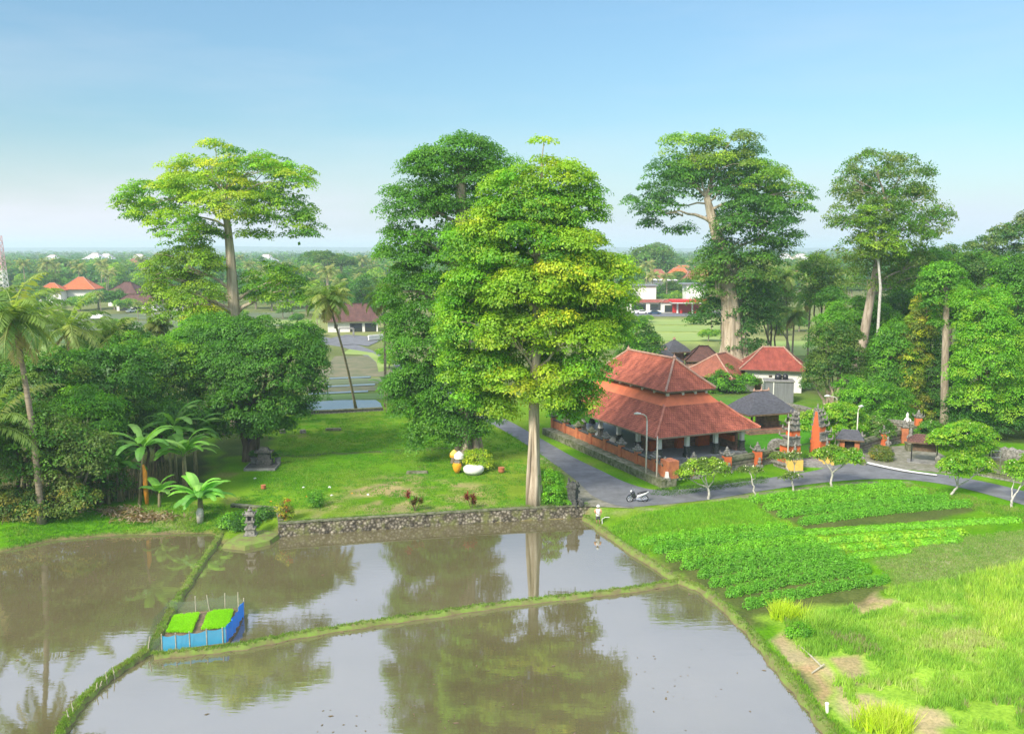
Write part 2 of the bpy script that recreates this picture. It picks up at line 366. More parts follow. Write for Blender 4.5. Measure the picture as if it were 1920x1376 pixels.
def zone(poly, col, amt=1.0, soft=0.6, nz_=0.0):
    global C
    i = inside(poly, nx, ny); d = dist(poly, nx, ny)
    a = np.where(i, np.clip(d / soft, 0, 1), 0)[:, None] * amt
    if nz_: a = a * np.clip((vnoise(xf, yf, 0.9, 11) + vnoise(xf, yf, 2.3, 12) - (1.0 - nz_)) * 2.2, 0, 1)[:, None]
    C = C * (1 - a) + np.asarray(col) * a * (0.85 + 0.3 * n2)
zone(P2([(650, 905), (760, 880), (900, 900), (960, 930), (960, 962), (800, 972), (560, 982), (600, 940)]), EARTH, 0.8, 2.0, 0.25)
zone(P2([(520, 950), (700, 955), (1000, 945), (1000, 958), (700, 976), (528, 984)]), (0.24, 0.24, 0.09), 0.7, 0.8, 0.3)
zone(P2([(880, 850), (1010, 840), (1060, 900), (1040, 950), (900, 940)]), LAWN2, 0.8, 2.0)
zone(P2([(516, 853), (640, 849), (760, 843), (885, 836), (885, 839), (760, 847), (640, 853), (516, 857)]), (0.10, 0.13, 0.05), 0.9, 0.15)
zone(P2([(500, 770), (760, 770), (760, 830), (480, 850)]), LAWN2 * 0.9, 0.5, 2.0, 0.3)
zone(P2([(1020, 845), (1100, 890), (1160, 940), (1200, 960), (1050, 950), (1080, 915), (1010, 860)]), (0.30, 0.28, 0.16), 0.85, 0.8, 0.45)     # verge by the bend
zone(P2([(1180, 940), (1420, 920), (1600, 902), (1700, 902), (1700, 912), (1500, 926), (1300, 946), (1180, 958)]), (0.32, 0.28, 0.20), 0.8, 0.5, 0.4)
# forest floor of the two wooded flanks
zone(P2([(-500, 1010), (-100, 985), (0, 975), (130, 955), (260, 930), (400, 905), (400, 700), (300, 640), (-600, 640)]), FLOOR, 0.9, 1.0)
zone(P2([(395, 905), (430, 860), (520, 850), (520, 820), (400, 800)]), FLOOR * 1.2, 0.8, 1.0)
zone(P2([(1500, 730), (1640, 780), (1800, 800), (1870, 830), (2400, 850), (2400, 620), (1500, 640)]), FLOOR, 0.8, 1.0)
zone(P2([(200, 965), (260, 945), (400, 950), (420, 985), (300, 985)]), (0.30, 0.25, 0.15), 0.6, 1.5, 0.35)
# crops and field, right of the pond
zone(P2([(1200, 1010), (1470, 985), (1690, 1090), (1640, 1120), (1420, 1155), (1390, 1150)]), SOIL, 0.8, 0.8)
zone(P2([(1400, 940), (1680, 905), (1850, 945), (1830, 965), (1520, 995)]), SOIL, 0.8, 0.8)
zone(P2([(1640, 1035), (1800, 1000), (2000, 990), (2000, 1060), (1700, 1095)]), (0.24, 0.27, 0.12), 0.85, 1.5)
zone(P2([(1660, 1050), (1760, 1030), (1830, 1030), (1720, 1075)]), (0.30, 0.24, 0.16), 0.6, 1.5)
zone(P2([(1420, 1130), (1600, 1110), (2000, 1060), (2100, 1450), (1650, 1450), (1560, 1330)]), (0.28, 0.46, 0.05), 0.9, 1.0)
zone(P2([(1410, 1165), (1500, 1165), (1600, 1260), (1760, 1300), (1820, 1350), (1760, 1376), (1660, 1350), (1560, 1290), (1540, 1260)]), (0.46, 0.33, 0.22), 0.85, 0.6, 0.55)
for q_ in ([(1555, 1222), (1625, 1218), (1665, 1265), (1590, 1275)], [(1595, 1120), (1665, 1108), (1695, 1132), (1605, 1152)], [(1840, 1150), (1900, 1140), (1930, 1180), (1850, 1190)]): zone(P2(q_, -0.55), (0.40, 0.28, 0.18), 0.85, 0.5, 0.7)
zone(P2([(1425, 1180), (1460, 1190), (1570, 1320), (1640, 1420), (1570, 1420), (1480, 1270)]), (0.15, 0.13, 0.085), 0.9, 0.5)
zone(P2([(1470, 1215), (1530, 1225), (1560, 1290), (1540, 1300)]), (0.42, 0.28, 0.17), 0.9, 0.4)
# temple yards
zone(P2([(1150, 745), (1420, 740), (1400, 800), (1560, 800), (1560, 840), (1430, 850), (1230, 840), (1010, 780)]), (0.075, 0.26, 0.02), 0.95, 0.5)
zone(P2([(1180, 640), (1480, 650), (1520, 740), (1440, 745), (1330, 720), (1150, 720)]), (0.20, 0.18, 0.13), 0.7, 1.0, 0.6)
zone(P2([(1600, 858), (1640, 838), (1740, 836), (1800, 880), (1700, 884), (1625, 870)]), (0.24, 0.22, 0.18), 0.95, 0.4)
zone(P2([(1860, 838), (1990, 850), (1990, 890), (1830, 880)]), (0.16, 0.14, 0.10), 0.8, 0.6)
# far land
far = (yf > 150)[:, None]
fn = vnoise(xf, yf, 60, 21)[:, None]; fs = vnoise(xf * 0.15, yf, 9, 22)[:, None]
FARC = np.array((0.13, 0.17, 0.06)) * (0.7 + 0.6 * fs) * (1 - fn) + np.array((0.26, 0.27, 0.11)) * (0.7 + 0.5 * fs) * fn
a = np.clip((yf - 122) / 20, 0, 1)[:, None]; C = C * (1 - a) + FARC * a
zone(P2([(1180, 598), (1345, 598), (1345, 650), (1180, 640)]), (0.30, 0.37, 0.10), 0.95, 6)
# margins of the water: wet mud
dpn = dist(POND, xf, yf)
a = (np.clip(1 - dpn / 0.45, 0, 1) * (Z < -0.2))[:, None]; C = C * (1 - a) + MUD * a
ip = inside(POND, xf, yf)[:, None]; C = np.where(ip, MUD, C)
ny_, nx_ = X.shape
idx = np.arange(nx_ * ny_).reshape(ny_, nx_)
F = np.stack([idx[:-1, :-1], idx[:-1, 1:], idx[1:, 1:], idx[1:, :-1]], -1).reshape(-1, 4)
mg, t, b = new_mat('ground'); b.inputs['Roughness'].default_value = 0.95; b.inputs['Specular IOR Level'].default_value = 0.02
aa = t.nodes.new('ShaderNodeAttribute'); aa.attribute_name = 'col'; co = t.nodes.new('ShaderNodeTexCoord')
def gn(sc, det, lo, hi, c0, c1, src):
    n = t.nodes.new('ShaderNodeTexNoise'); n.inputs['Scale'].default_value = sc; n.inputs['Detail'].default_value = det; n.inputs['Roughness'].default_value = 0.7
    t.links.new(co.outputs['Object'], n.inputs['Vector'])
    r = t.nodes.new('ShaderNodeValToRGB'); r.color_ramp.elements[0].position = lo; r.color_ramp.elements[1].position = hi
    r.color_ramp.elements[0].color = (*c0, 1); r.color_ramp.elements[1].color = (*c1, 1); t.links.new(n.outputs[0], r.inputs[0])
    x = t.nodes.new('ShaderNodeMix'); x.data_type = 'RGBA'; x.blend_type = 'MULTIPLY'; x.inputs[0].default_value = 1
    t.links.new(src, x.inputs[6]); t.links.new(r.outputs[0], x.inputs[7]); return x.outputs[2], n.outputs[0]
s_, _ = gn(0.45, 6, 0.3, 0.7, (0.75, 0.82, 0.8), (1.15, 1.1, 1.0), aa.outputs['Color'])
s_, hn = gn(5.0, 4, 0.3, 0.7, (0.62, 0.68, 0.6), (1.25, 1.2, 1.2), s_)
t.links.new(s_, b.inputs['Base Color'])
bp = t.nodes.new('ShaderNodeBump'); bp.inputs['Strength'].default_value = 0.6; bp.inputs['Distance'].default_value = 0.12; t.links.new(hn, bp.inputs['Height']); t.links.new(bp.outputs[0], b.inputs['Normal'])
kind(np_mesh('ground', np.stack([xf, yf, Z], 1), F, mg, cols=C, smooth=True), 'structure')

# water of the flooded paddies: silty, still, reflecting
mw, t, b = new_mat('pond_water'); t.nodes.remove(b); o = t.nodes['Material Output']
co = t.nodes.new('ShaderNodeTexCoord'); n = t.nodes.new('ShaderNodeTexNoise'); n.inputs['Scale'].default_value = 0.12; n.inputs['Detail'].default_value = 8; n.inputs['Roughness'].default_value = 0.6
t.links.new(co.outputs['Object'], n.inputs['Vector'])
r = t.nodes.new('ShaderNodeValToRGB'); r.color_ramp.elements[0].position = 0.3; r.color_ramp.elements[1].position = 0.7
r.color_ramp.elements[0].color = (0.118, 0.10, 0.046, 1); r.color_ramp.elements[1].color = (0.16, 0.135, 0.068, 1); t.links.new(n.outputs[0], r.inputs[0])
nn2 = t.nodes.new('ShaderNodeTexNoise'); nn2.inputs['Scale'].default_value = 1.6; nn2.inputs['Detail'].default_value = 9; nn2.inputs['Roughness'].default_value = 0.75; t.links.new(co.outputs['Object'], nn2.inputs['Vector'])
rs = t.nodes.new('ShaderNodeValToRGB'); rs.color_ramp.elements[0].position = 0.66; rs.color_ramp.elements[0].color = (0, 0, 0, 1); rs.color_ramp.elements[1].position = 0.74; t.links.new(nn2.outputs[0], rs.inputs[0])
mxs = t.nodes.new('ShaderNodeMix'); mxs.data_type = 'RGBA'; t.links.new(rs.outputs[0], mxs.inputs[0]); t.links.new(r.outputs[0], mxs.inputs[6]); mxs.inputs[7].default_value = (0.26, 0.22, 0.13, 1)
df = t.nodes.new('ShaderNodeBsdfDiffuse'); gl = t.nodes.new('ShaderNodeBsdfGlossy'); gl.inputs['Roughness'].default_value = 0.03; gl.inputs['Color'].default_value = (0.88, 0.93, 1.0, 1)
t.links.new(mxs.outputs[2], df.inputs[0])
fr = t.nodes.new('ShaderNodeFresnel'); fr.inputs[0].default_value = 3.6
mx = t.nodes.new('ShaderNodeMixShader'); t.links.new(fr.outputs[0], mx.inputs[0]); t.links.new(df.outputs[0], mx.inputs[1]); t.links.new(gl.outputs[0], mx.inputs[2]); t.links.new(mx.outputs[0], o.inputs[0])
mpp = t.nodes.new('ShaderNodeMapping'); mpp.inputs['Scale'].default_value = (0.5, 1.6, 1); t.links.new(co.outputs['Object'], mpp.inputs[0])
n2_ = t.nodes.new('ShaderNodeTexNoise'); n2_.inputs['Scale'].default_value = 1.8; n2_.inputs['Detail'].default_value = 3; t.links.new(mpp.outputs[0], n2_.inputs['Vector'])
bp = t.nodes.new('ShaderNodeBump'); bp.inputs['Strength'].default_value = 0.05; bp.inputs['Distance'].default_value = 0.05; t.links.new(n2_.outputs[0], bp.inputs['Height']); t.links.new(bp.outputs[0], gl.inputs['Normal'])
M['water'] = mw
kind(MB().add([(-75, 20, WZ), (45, 20, WZ), (45, 84, WZ), (-75, 84, WZ)], [(0, 1, 2, 3)]).build('water', mw), 'structure')

# sheets lying on flat ground
def sheet(name, pts, z, mat_, label=None, px=True, zz=0.0):
    q = [at(x, y, zz)[:2] for x, y in pts] if px else pts
    ar = sum(q[i][0] * q[(i + 1) % len(q)][1] - q[(i + 1) % len(q)][0] * q[i][1] for i in range(len(q)))
    if ar < 0: q = q[::-1]
    o = MB().add([(x, y, z) for x, y in q], [tuple(range(len(q)))]).build(name, mat_)
    return kind(o, 'structure', label)
M['asphalt'] = mat('asphalt', (0.185, 0.19, 0.20), 0.9, c2=(0.115, 0.117, 0.12), scale=0.6, detail=10, bump=0.05)
M['gravel'] = mat('gravel', (0.28, 0.26, 0.21), 0.95, c2=(0.14, 0.14, 0.09), scale=1.6, detail=9, bump=0.3)
def smooth_px(pts, n=6):
    out = []
    P = [np.array(p, float) for p in pts]
    for i in range(len(P) - 1):
        p0 = P[max(i - 1, 0)]; p1 = P[i]; p2 = P[i + 1]; p3 = P[min(i + 2, len(P) - 1)]
        for k in range(n):
            u = k / n; out.append(tuple(0.5 * ((2 * p1) + (-p0 + p2) * u + (2 * p0 - 5 * p1 + 4 * p2 - p3) * u * u + (-p0 + 3 * p1 - 3 * p2 + p3) * u ** 3)))
    out.append(tuple(P[-1])); return out
near = smooth_px([(600, 645), (655, 655), (725, 690), (800, 735), (880, 775), (945, 808), (1000, 843), (1050, 878), (1085, 905), (1115, 932), (1170, 950), (1240, 946), (1330, 937), (1420, 922), (1510, 909), (1600, 900), (1690, 899), (1790, 912), (1920, 947), (2150, 1015)])
farr = smooth_px([(600, 630), (665, 645), (735, 674), (815, 718), (900, 762), (965, 795), (1020, 826), (1080, 860), (1130, 884), (1175, 905), (1225, 918), (1290, 917), (1370, 906), (1450, 895), (1520, 884), (1600, 868), (1680, 880), (1790, 893), (1920, 921), (2150, 985)])
def strip(name, A, B, z, mat_):
    vs = [(*at(*p)[:2], z) for p in A] + [(*at(*p)[:2], z) for p in B]; n = len(A)
    return kind(MB().add(vs, [(i, i + 1, n + i + 1, n + i) for i in range(n - 1)]).build(name, mat_), 'structure')
strip('road', near, farr, 0.03, M['asphalt'])
sheet('gravel_yard', [(1598, 868), (1640, 838), (1735, 834), (1800, 872), (1795, 890), (1690, 879)], 0.022, M['gravel'])
strip('kerb_strip', smooth_px([(1624, 871), (1690, 885), (1756, 894)]), smooth_px([(1626, 868), (1692, 882), (1757, 892)]), 0.14, M['white_paint'])
sheet('access_ramp', [(1080, 905), (1130, 905), (1180, 935), (1190, 953), (1100, 949), (1062, 940), (1075, 922)], 0.015, M['gravel'])

# earth dikes between the ponds, mud below and grass on the crest
rng = np.random.default_rng(7)
def grass_tufts(name, pts, n_per, hgt, wid, palette, parent=None, spread=None, lean=0.25, label='short grass'):
    """blades (one triangle each) round every point; palette: list of colours"""
    pts = np.asarray(pts, float); K = len(pts) * n_per
    base = np.repeat(pts, n_per, 0)
    if spread: base[:, :2] += rng.normal(0, spread, (K, 2))
    if parent is None: pass
    an = rng.uniform(0, 2 * math.pi, K); h = hgt * rng.uniform(0.5, 1.25, K); w = wid * rng.uniform(0.7, 1.3, K)
    dirx, diry = np.cos(an), np.sin(an); la = rng.uniform(0, 2 * math.pi, K); lm = lean * h * rng.uniform(0, 1.6, K)
    tip = base + np.stack([np.cos(la) * lm, np.sin(la) * lm, h], 1)
    a_ = base + np.stack([dirx * w, diry * w, np.zeros(K)], 1); b_ = base - np.stack([dirx * w, diry * w, np.zeros(K)], 1)
    V = np.stack([a_, b_, tip], 1).reshape(-1, 3)
    pal = np.asarray(palette); f_ = vnoise(pts[:, 0], pts[:, 1], 1.7, 41) * 0.6 + vnoise(pts[:, 0], pts[:, 1], 5.0, 42) * 0.7 - 0.15; ci = np.clip((f_ * len(pal) + rng.normal(0, 0.7, len(pts))).astype(int), 0, len(pal) - 1).repeat(n_per)
    c = pal[ci] * rng.uniform(0.75, 1.25, (K, 1)); c = np.repeat(c, 3, 0)
    return kind(np_mesh(name, V, np.arange(K * 3).reshape(-1, 3), M['grass'], cols=c), 'stuff', label)
md = mat('dike_earth', (0.22, 0.155, 0.09), 0.95, c2=(0.10, 0.085, 0.045), scale=2.0, bump=0.5)
mdg = mat('dike_turf', (0.17, 0.27, 0.04), 0.95, c2=(0.16, 0.14, 0.06), scale=1.6, bump=0.5)
dike_pts = []
def dike(name, pix, w, h, label, n=8, side=0.55):
    P = smooth_px(pix, n); q = [np.array(at(x, y, WZ + 0.2)[:2]) for x, y in P]
    vs = []; m = len(q); prof = [(-1.0, -0.25), (-0.78, 0.12), (-0.5, 0.9), (-0.15, 1.02), (0.2, 1.0), (0.52, 0.85), (0.8, 0.1), (1.0, -0.25)]
    for i, p in enumerate(q):
        d_ = q[min(i + 1, m - 1)] - q[max(i - 1, 0)]; d_ /= np.linalg.norm(d_) + 1e-9; nn = np.array((-d_[1], d_[0]))
        ww = w * (1 + 0.22 * math.sin(i * 1.3) + random.uniform(-0.12, 0.12)); hh = h * (1 + random.uniform(-0.15, 0.15))
        for a_, b_ in prof:
            s = a_ * ww * random.uniform(0.92, 1.08)
            vs.append((p[0] + nn[0] * s, p[1] + nn[1] * s, WZ + b_ * hh))
        for k in range(14):
            s = random.uniform(-0.5, 0.5) * ww; dd = random.uniform(-0.5, 0.5)
            pq = p + nn * s + (q[min(i + 1, m - 1)] - p) * dd
            dike_pts.append((pq[0], pq[1], WZ + hh * 0.93))
    k = len(prof); mb = MB()
    for j in range(k - 1):
        mb.mi = 1 if 0 < j < 6 else 0
        mb.f += [(i * k + j, i * k + j + 1, (i + 1) * k + j + 1, (i + 1) * k + j) for i in range(m - 1)]; mb.m += [mb.mi] * (m - 1)
    mb.v = vs
    o = mb.build(name, [md, mdg], smooth=True); kind(o, 'structure', label); return q
random.seed(3)
DK1 = dike('curved_dike', [(428, 985), (405, 1014), (372, 1062), (338, 1115), (312, 1160), (286, 1205), (262, 1228), (232, 1247), (190, 1277), (150, 1315), (125, 1350), (108, 1385), (90, 1450), (80, 1560)], 0.36, 0.30, 'grassy curved earth dike between the two flooded fields')
DK2 = dike('cross_dike', [(290, 1226), (370, 1218), (460, 1207), (560, 1187), (700, 1165), (820, 1148), (960, 1128), (1100, 1112), (1200, 1100), (1275, 1086)], 0.38, 0.28, 'grassy earth dike crossing the flooded field')
DK3 = dike('side_dike', [(1098, 968), (1150, 1006), (1265, 1081), (1325, 1108), (1402, 1176), (1453, 1238), (1503, 1298), (1552, 1363), (1605, 1450), (1700, 1650)], 0.45, 0.30, 'grassy earth bank along the field edge')
GP = [(0.12, 0.20, 0.03), (0.18, 0.32, 0.04), (0.22, 0.36, 0.05), (0.30, 0.34, 0.10)]
grass_tufts('dike_grass', dike_pts, 9, 0.11, 0.02, GP, spread=0.07, label='short green grass along the dike crests')

# scum and mud lumps lying in the shallow water
r3 = np.random.default_rng(4); bb = []
for line, sd in ((smooth_px([(30, 1040), (200, 1012), (390, 1006)], 8), 5), (smooth_px([(520, 1012), (900, 990), (1090, 976)], 8), 3), (smooth_px([(1150, 1015), (1265, 1090), (1400, 1185), (1500, 1305), (1545, 1370)], 8), 3), (smooth_px([(300, 1240), (700, 1176), (1250, 1100)], 10), 5), (smooth_px([(60, 1200), (300, 1080), (700, 1100), (1100, 1250), (700, 1330), (1300, 1200)], 12), 60)):
    for px, py in line:
        for _ in range(5):
            q = at(px + r3.normal(0, sd * 2), py + abs(r3.normal(0, sd)), WZ); bb.append(q[:2])
bb = np.array(bb); bb = bb[inside(POND, bb[:, 0], bb[:, 1])]; K = len(bb); V = []; ang = r3.uniform(0, 6.28, K); s_ = r3.uniform(0.015, 0.055, K) * np.where(r3.random(K) < 0.1, 2.2, 1)
for i in range(K):
    c_, s2 = math.cos(ang[i]), math.sin(ang[i]); a_, b_ = s_[i] * 1.6, s_[i] * 0.8
    for u, v in ((-1, -0.3), (-0.2, -1), (1, 0.1), (0.1, 0.9)): V.append((bb[i][0] + u * a_ * c_ - v * b_ * s2, bb[i][1] + u * a_ * s2 + v * b_ * c_, WZ + 0.012 + 0.01 * (u > 0)))
kind(np_mesh('floating_debris', np.array(V), np.arange(4 * K).reshape(-1, 4), md, cols=None), 'stuff', 'specks of mud and straw floating on the flooded fields')
# ------------------------------------------------------------------ trees
def rot_basis(nrm):
    """two unit vectors across each normal"""
    up = np.where(np.abs(nrm[:, 2:3]) < 0.9, np.array([[0, 0, 1.0]]), np.array([[1.0, 0, 0]]))
    a = np.cross(up, nrm); a /= np.linalg.norm(a, axis=1, keepdims=True) + 1e-9
    return a, np.cross(nrm, a)
def leaf_quads(pos, nrm, size, cols, aspect=0.62, droop=0.0):
    """one folded diamond per leaf"""
    K = len(pos); a, b = rot_basis(nrm)
    th = rng.uniform(0, 2 * math.pi, (K, 1)); u = a * np.cos(th) + b * np.sin(th); v = -a * np.sin(th) + b * np.cos(th)
    s = size[:, None]
    p0 = pos - u * s * 0.5; p2 = pos + u * s * 0.5; p2[:, 2] -= droop * size
    p1 = pos + v * s * 0.5 * aspect + nrm * s * 0.08; p3 = pos - v * s * 0.5 * aspect + nrm * s * 0.08
    V = np.stack([p0, p1, p2, p3], 1).reshape(-1, 3)
    return V, np.repeat(cols, 4, 0)
def unit(n):
    v = rng.normal(0, 1, (n, 3)); return v / (np.linalg.norm(v, axis=1, keepdims=True) + 1e-9)
def crown_arrays(lobes, pad=1.1, leaf=0.3, dens=1.0, pals=None, flat=0.5, fill=0.35, under=-0.25, jit=0.45, ragged=0.12, leafk=1.0):
    """lobes: rows cx,cy,cz,rx,ry,rz[,palette index]; foliage pads all over every lobe, leaves on the upper side of every pad"""
    L = [tuple(l) + ((0,) if len(l) == 6 else ()) for l in lobes]
    A = np.array([l[:6] for l in L]); PV, PC = [], []
    for li, l in enumerate(L):
        c = A[li, :3]; r = A[li, 3:6]; pal = np.asarray(pals[int(l[6]) % len(pals)])
        area = 4 * math.pi * ((r[0] * r[1]) ** 1.6 / 3 + (r[0] * r[2]) ** 1.6 / 3 + (r[1] * r[2]) ** 1.6 / 3) ** (1 / 1.6)
        n = max(4, int(area / (pad * pad * 1.3) * dens))
        d = unit(int(n * 1.5)); keep = d[:, 2] > under - rng.uniform(0, 0.5, len(d)) * 0.6; d = d[keep][:n]
        pc = c + d * r * rng.uniform(0.72, 1.04, (len(d), 1))
        ok = np.ones(len(d), bool)
        for lj in range(len(L)):                           # pads buried in a neighbour are dropped
            if lj == li: continue
            ok &= (((pc - A[lj, :3]) / A[lj, 3:6]) ** 2).sum(1) > 0.42
        pc = pc[ok]; d = d[ok]
        if len(pc) == 0: continue
        pr = pad * rng.uniform(0.6, 1.35, len(pc))
        m = np.maximum(6, (leafk * 4.6 * pr * pr / (leaf * leaf * 0.45)).astype(int))
        ii = np.repeat(np.arange(len(pc)), m); K = len(ii)
        u = unit(K); u[:, 2] = np.abs(u[:, 2]) * 1.0 - 0.25 * rng.uniform(0, 1, K)
        tl = d[ii] * 0.45 + np.array([0, 0, 0.8]); tl /= np.linalg.norm(tl, axis=1, keepdims=True)
        # dome tilted a little outward
        off = u * pr[ii][:, None] * rng.uniform(0.55, 1.05 + ragged, (K, 1)); off[:, 2] *= flat
        off += (tl - np.array([0, 0, 1])) * 0.15 * pr[ii][:, None]
        off[:, 2] -= 0.25 * (off[:, 0] ** 2 + off[:, 1] ** 2) / pr[ii]
        pos = pc[ii] + off
        nn = u * 0.55 + tl * 0.5 + unit(K) * jit; nn /= np.linalg.norm(nn, axis=1, keepdims=True)
        pcidx = rng.integers(0, len(pal), len(pc)); base = pal[pcidx] * rng.uniform(0.78, 1.22, (len(pc), 1))
        alt = pal[rng.integers(0, len(pal), K)]; w = rng.uniform(0, 0.45, (K, 1))
        cc_ = (base[ii] * (1 - w) + alt * w) * rng.uniform(0.8, 1.2, (K, 1))
        V, Cc = leaf_quads(pos, nn, leaf * 0.8 * rng.uniform(0.6, 1.3, K), cc_, droop=0.2)
        PV.append(V); PC.append(Cc)
        if fill > 0:                                        # leaves inside the lobe
            K = int(fill * r[0] * r[1] * r[2] * 4.2 / (leaf ** 2 * 1.4) / 2.2)
            K = min(K, 9000)
            u = unit(K); pos = c + u * r * (rng.uniform(0.0, 1, (K, 1)) ** 0.45) * 0.86
            cc_ = pal[rng.integers(0, len(pal), K)] * rng.uniform(0.7, 1.1, (K, 1))
            V, Cc = leaf_quads(pos, unit(K), leaf * 1.5 * rng.uniform(0.7, 1.3, K), cc_, aspect=0.8)
            PV.append(V); PC.append(Cc)
    return np.concatenate(PV), np.concatenate(PC) * np.array([1.98, 2.05, 0.85])
def crown_mesh(name, parent, lobes, mat_=None, **k):
    V, C_ = crown_arrays(lobes, **k)
    return np_mesh(name, V, np.arange(len(V)).reshape(-1, 4), mat_ or M['leaf'], parent, cols=C_)
def plobes(Yb, rows, dy=0.8, seed=0, back=True):
    """rows px,py,rx,ry[,offset in depth in metres[,palette]] -> lobes at real places around depth Yb, with backs as deep as they are wide"""
    r_ = random.Random(seed); out = []
    for q in rows:
        px, py, rx, ry = q[:4]; o = q[4] if len(q) > 4 else r_.uniform(-1.5, 1.5); pi = q[5] if len(q) > 5 else 0
        x, y, z_ = atY(px, py, Yb + o); k = ppm(Yb + o)
        out.append((x, y, z_, rx * 1.1 * k, (rx * 0.6 + ry * 0.4) * k * dy, ry * 1.12 * k, pi))
    return out
def limb(mb, a, b, ra, rb, n=7, sag=0.12, seg=6, wob=0.05):
    A, B = Vector(a), Vector(b); L = (B - A).length; pts = []
    for i in range(seg + 1):
        t = i / seg; p = A.lerp(B, t) + Vector((0, 0, math.sin(t * math.pi) * sag * L))
        if 0 < i < seg: p += Vector((random.uniform(-1, 1), random.uniform(-1, 1), random.uniform(-1, 1))) * wob * L * 0.5
        pts.append(p)
    mb.tube(pts, [ra + (rb - ra) * (i / seg) ** 0.8 for i in range(seg + 1)], n, cap=False)
def tree(name, label, base, trunk, lobes, bark, group=None, r0=0.6, r1=0.25, flute=0, fl=0.0, buttress=0, bspread=1.0, limbs=True, nlimb=14, origin_tag='tree', **k):
    """trunk: list of world points from the ground up"""
    t_ = thing(name, label, origin_tag, base, group)
    mb = MB(); m = len(trunk)
    # resample
    P = []
    for i in range(m - 1):
        for j in range(4): P.append(Vector(trunk[i]).lerp(Vector(trunk[i + 1]), j / 4))
    P.append(Vector(trunk[-1])); n = len(P)
    R = [r0 * (1 - i / (n - 1)) + r1 * i / (n - 1) for i in range(n)]
    R[0] *= (1 + 0.7 * bspread) if buttress else 1.3; R[1] *= 1.3 if buttress else 1.08
    if buttress: R[2] *= 1.1
    mb.tube(P, R, 20 if flute else 10, flute=flute, fl=fl)
    for i in range(buttress):
        an = 2 * math.pi * i / buttress + 0.3; hh = (P[-1].z - P[0].z) * random.uniform(0.18, 0.5); rr = r0 * random.uniform(0.7, 1.0)
        b_ = Vector(base); zz0 = b_.z - 0.2
        mb.tube([(b_.x + math.cos(an) * rr * (0.8 + bspread), b_.y + math.sin(an) * rr * (0.8 + bspread), zz0), (b_.x + math.cos(an) * rr * 1.25, b_.y + math.sin(an) * rr * 1.25, zz0 + hh * 0.25),
                 (b_.x + math.cos(an) * rr * 0.85, b_.y + math.sin(an) * rr * 0.85, zz0 + hh * 0.6), (P[len(P) // 3].x, P[len(P) // 3].y, zz0 + hh * 1.05)], [r0 * 0.42, r0 * 0.34, r0 * 0.26, r0 * 0.12], 8)
    if limbs:
        ls = sorted(lobes, key=lambda l: -l[3] * l[5])[:nlimb]
        for l in lobes:
            if l not in ls and l[2] > P[-1].z - 1.0: limb(mb, P[-2], (l[0], l[1], l[2] - l[5] * 0.4), max(0.08, R[-1] * 0.35), 0.04, sag=0.0, n=6)
        for l in ls:
            c = Vector(l[:3]); cand = [p for p in P if p.z < c.z - 0.15 * abs((c - P[-1]).length)] or [P[len(P) // 2]]
            best = min(cand, key=lambda p: (p - c).length + 0.3 * abs(p.z - c.z))
            i = P.index(best); ra = max(0.07, R[i] * random.uniform(0.35, 0.55))
            limb(mb, best, c, ra, 0.05, sag=0.08)
            for _ in range(3):
                e = c + Vector((random.uniform(-1, 1) * l[3], random.uniform(-1, 1) * l[4], random.uniform(-0.5, 0.8) * l[5])) * 0.85
                limb(mb, best.lerp(c, 0.6), e, ra * 0.4, 0.03, n=5, seg=4)
    mb.build('trunk', bark, t_, smooth=True)
    crown_mesh('crown', t_, lobes, **k)
    return t_
G_DARK = [(0.022, 0.075, 0.016), (0.03, 0.10, 0.018), (0.04, 0.12, 0.022), (0.02, 0.065, 0.02)]
G_DEEP = [(0.012, 0.055, 0.016), (0.02, 0.075, 0.02), (0.028, 0.09, 0.02)]
G_MID = [(0.045, 0.125, 0.02), (0.06, 0.16, 0.025), (0.035, 0.11, 0.02), (0.08, 0.18, 0.03)]
G_OLIVE = [(0.06, 0.105, 0.03), (0.085, 0.13, 0.04), (0.05, 0.09, 0.028), (0.10, 0.14, 0.05)]
G_BRIGHT = [(0.075, 0.20, 0.014), (0.10, 0.245, 0.02), (0.05, 0.155, 0.014), (0.13, 0.27, 0.03)]
G_YEL = [(0.20, 0.28, 0.025), (0.27, 0.30, 0.035), (0.14, 0.24, 0.025), (0.33, 0.32, 0.04)]
G_LIME = [(0.13, 0.23, 0.025), (0.17, 0.27, 0.03), (0.09, 0.18, 0.02), (0.21, 0.29, 0.04)]
G_GOLD = [(0.42, 0.36, 0.05), (0.36, 0.33, 0.05), (0.28, 0.30, 0.04)]
G_GREY = [(0.08, 0.125, 0.06), (0.11, 0.15, 0.08), (0.055, 0.10, 0.045), (0.14, 0.17, 0.10)]
G_BROWN = [(0.17, 0.16, 0.05), (0.13, 0.14, 0.045), (0.22, 0.18, 0.07), (0.08, 0.11, 0.03)]
random.seed(11)
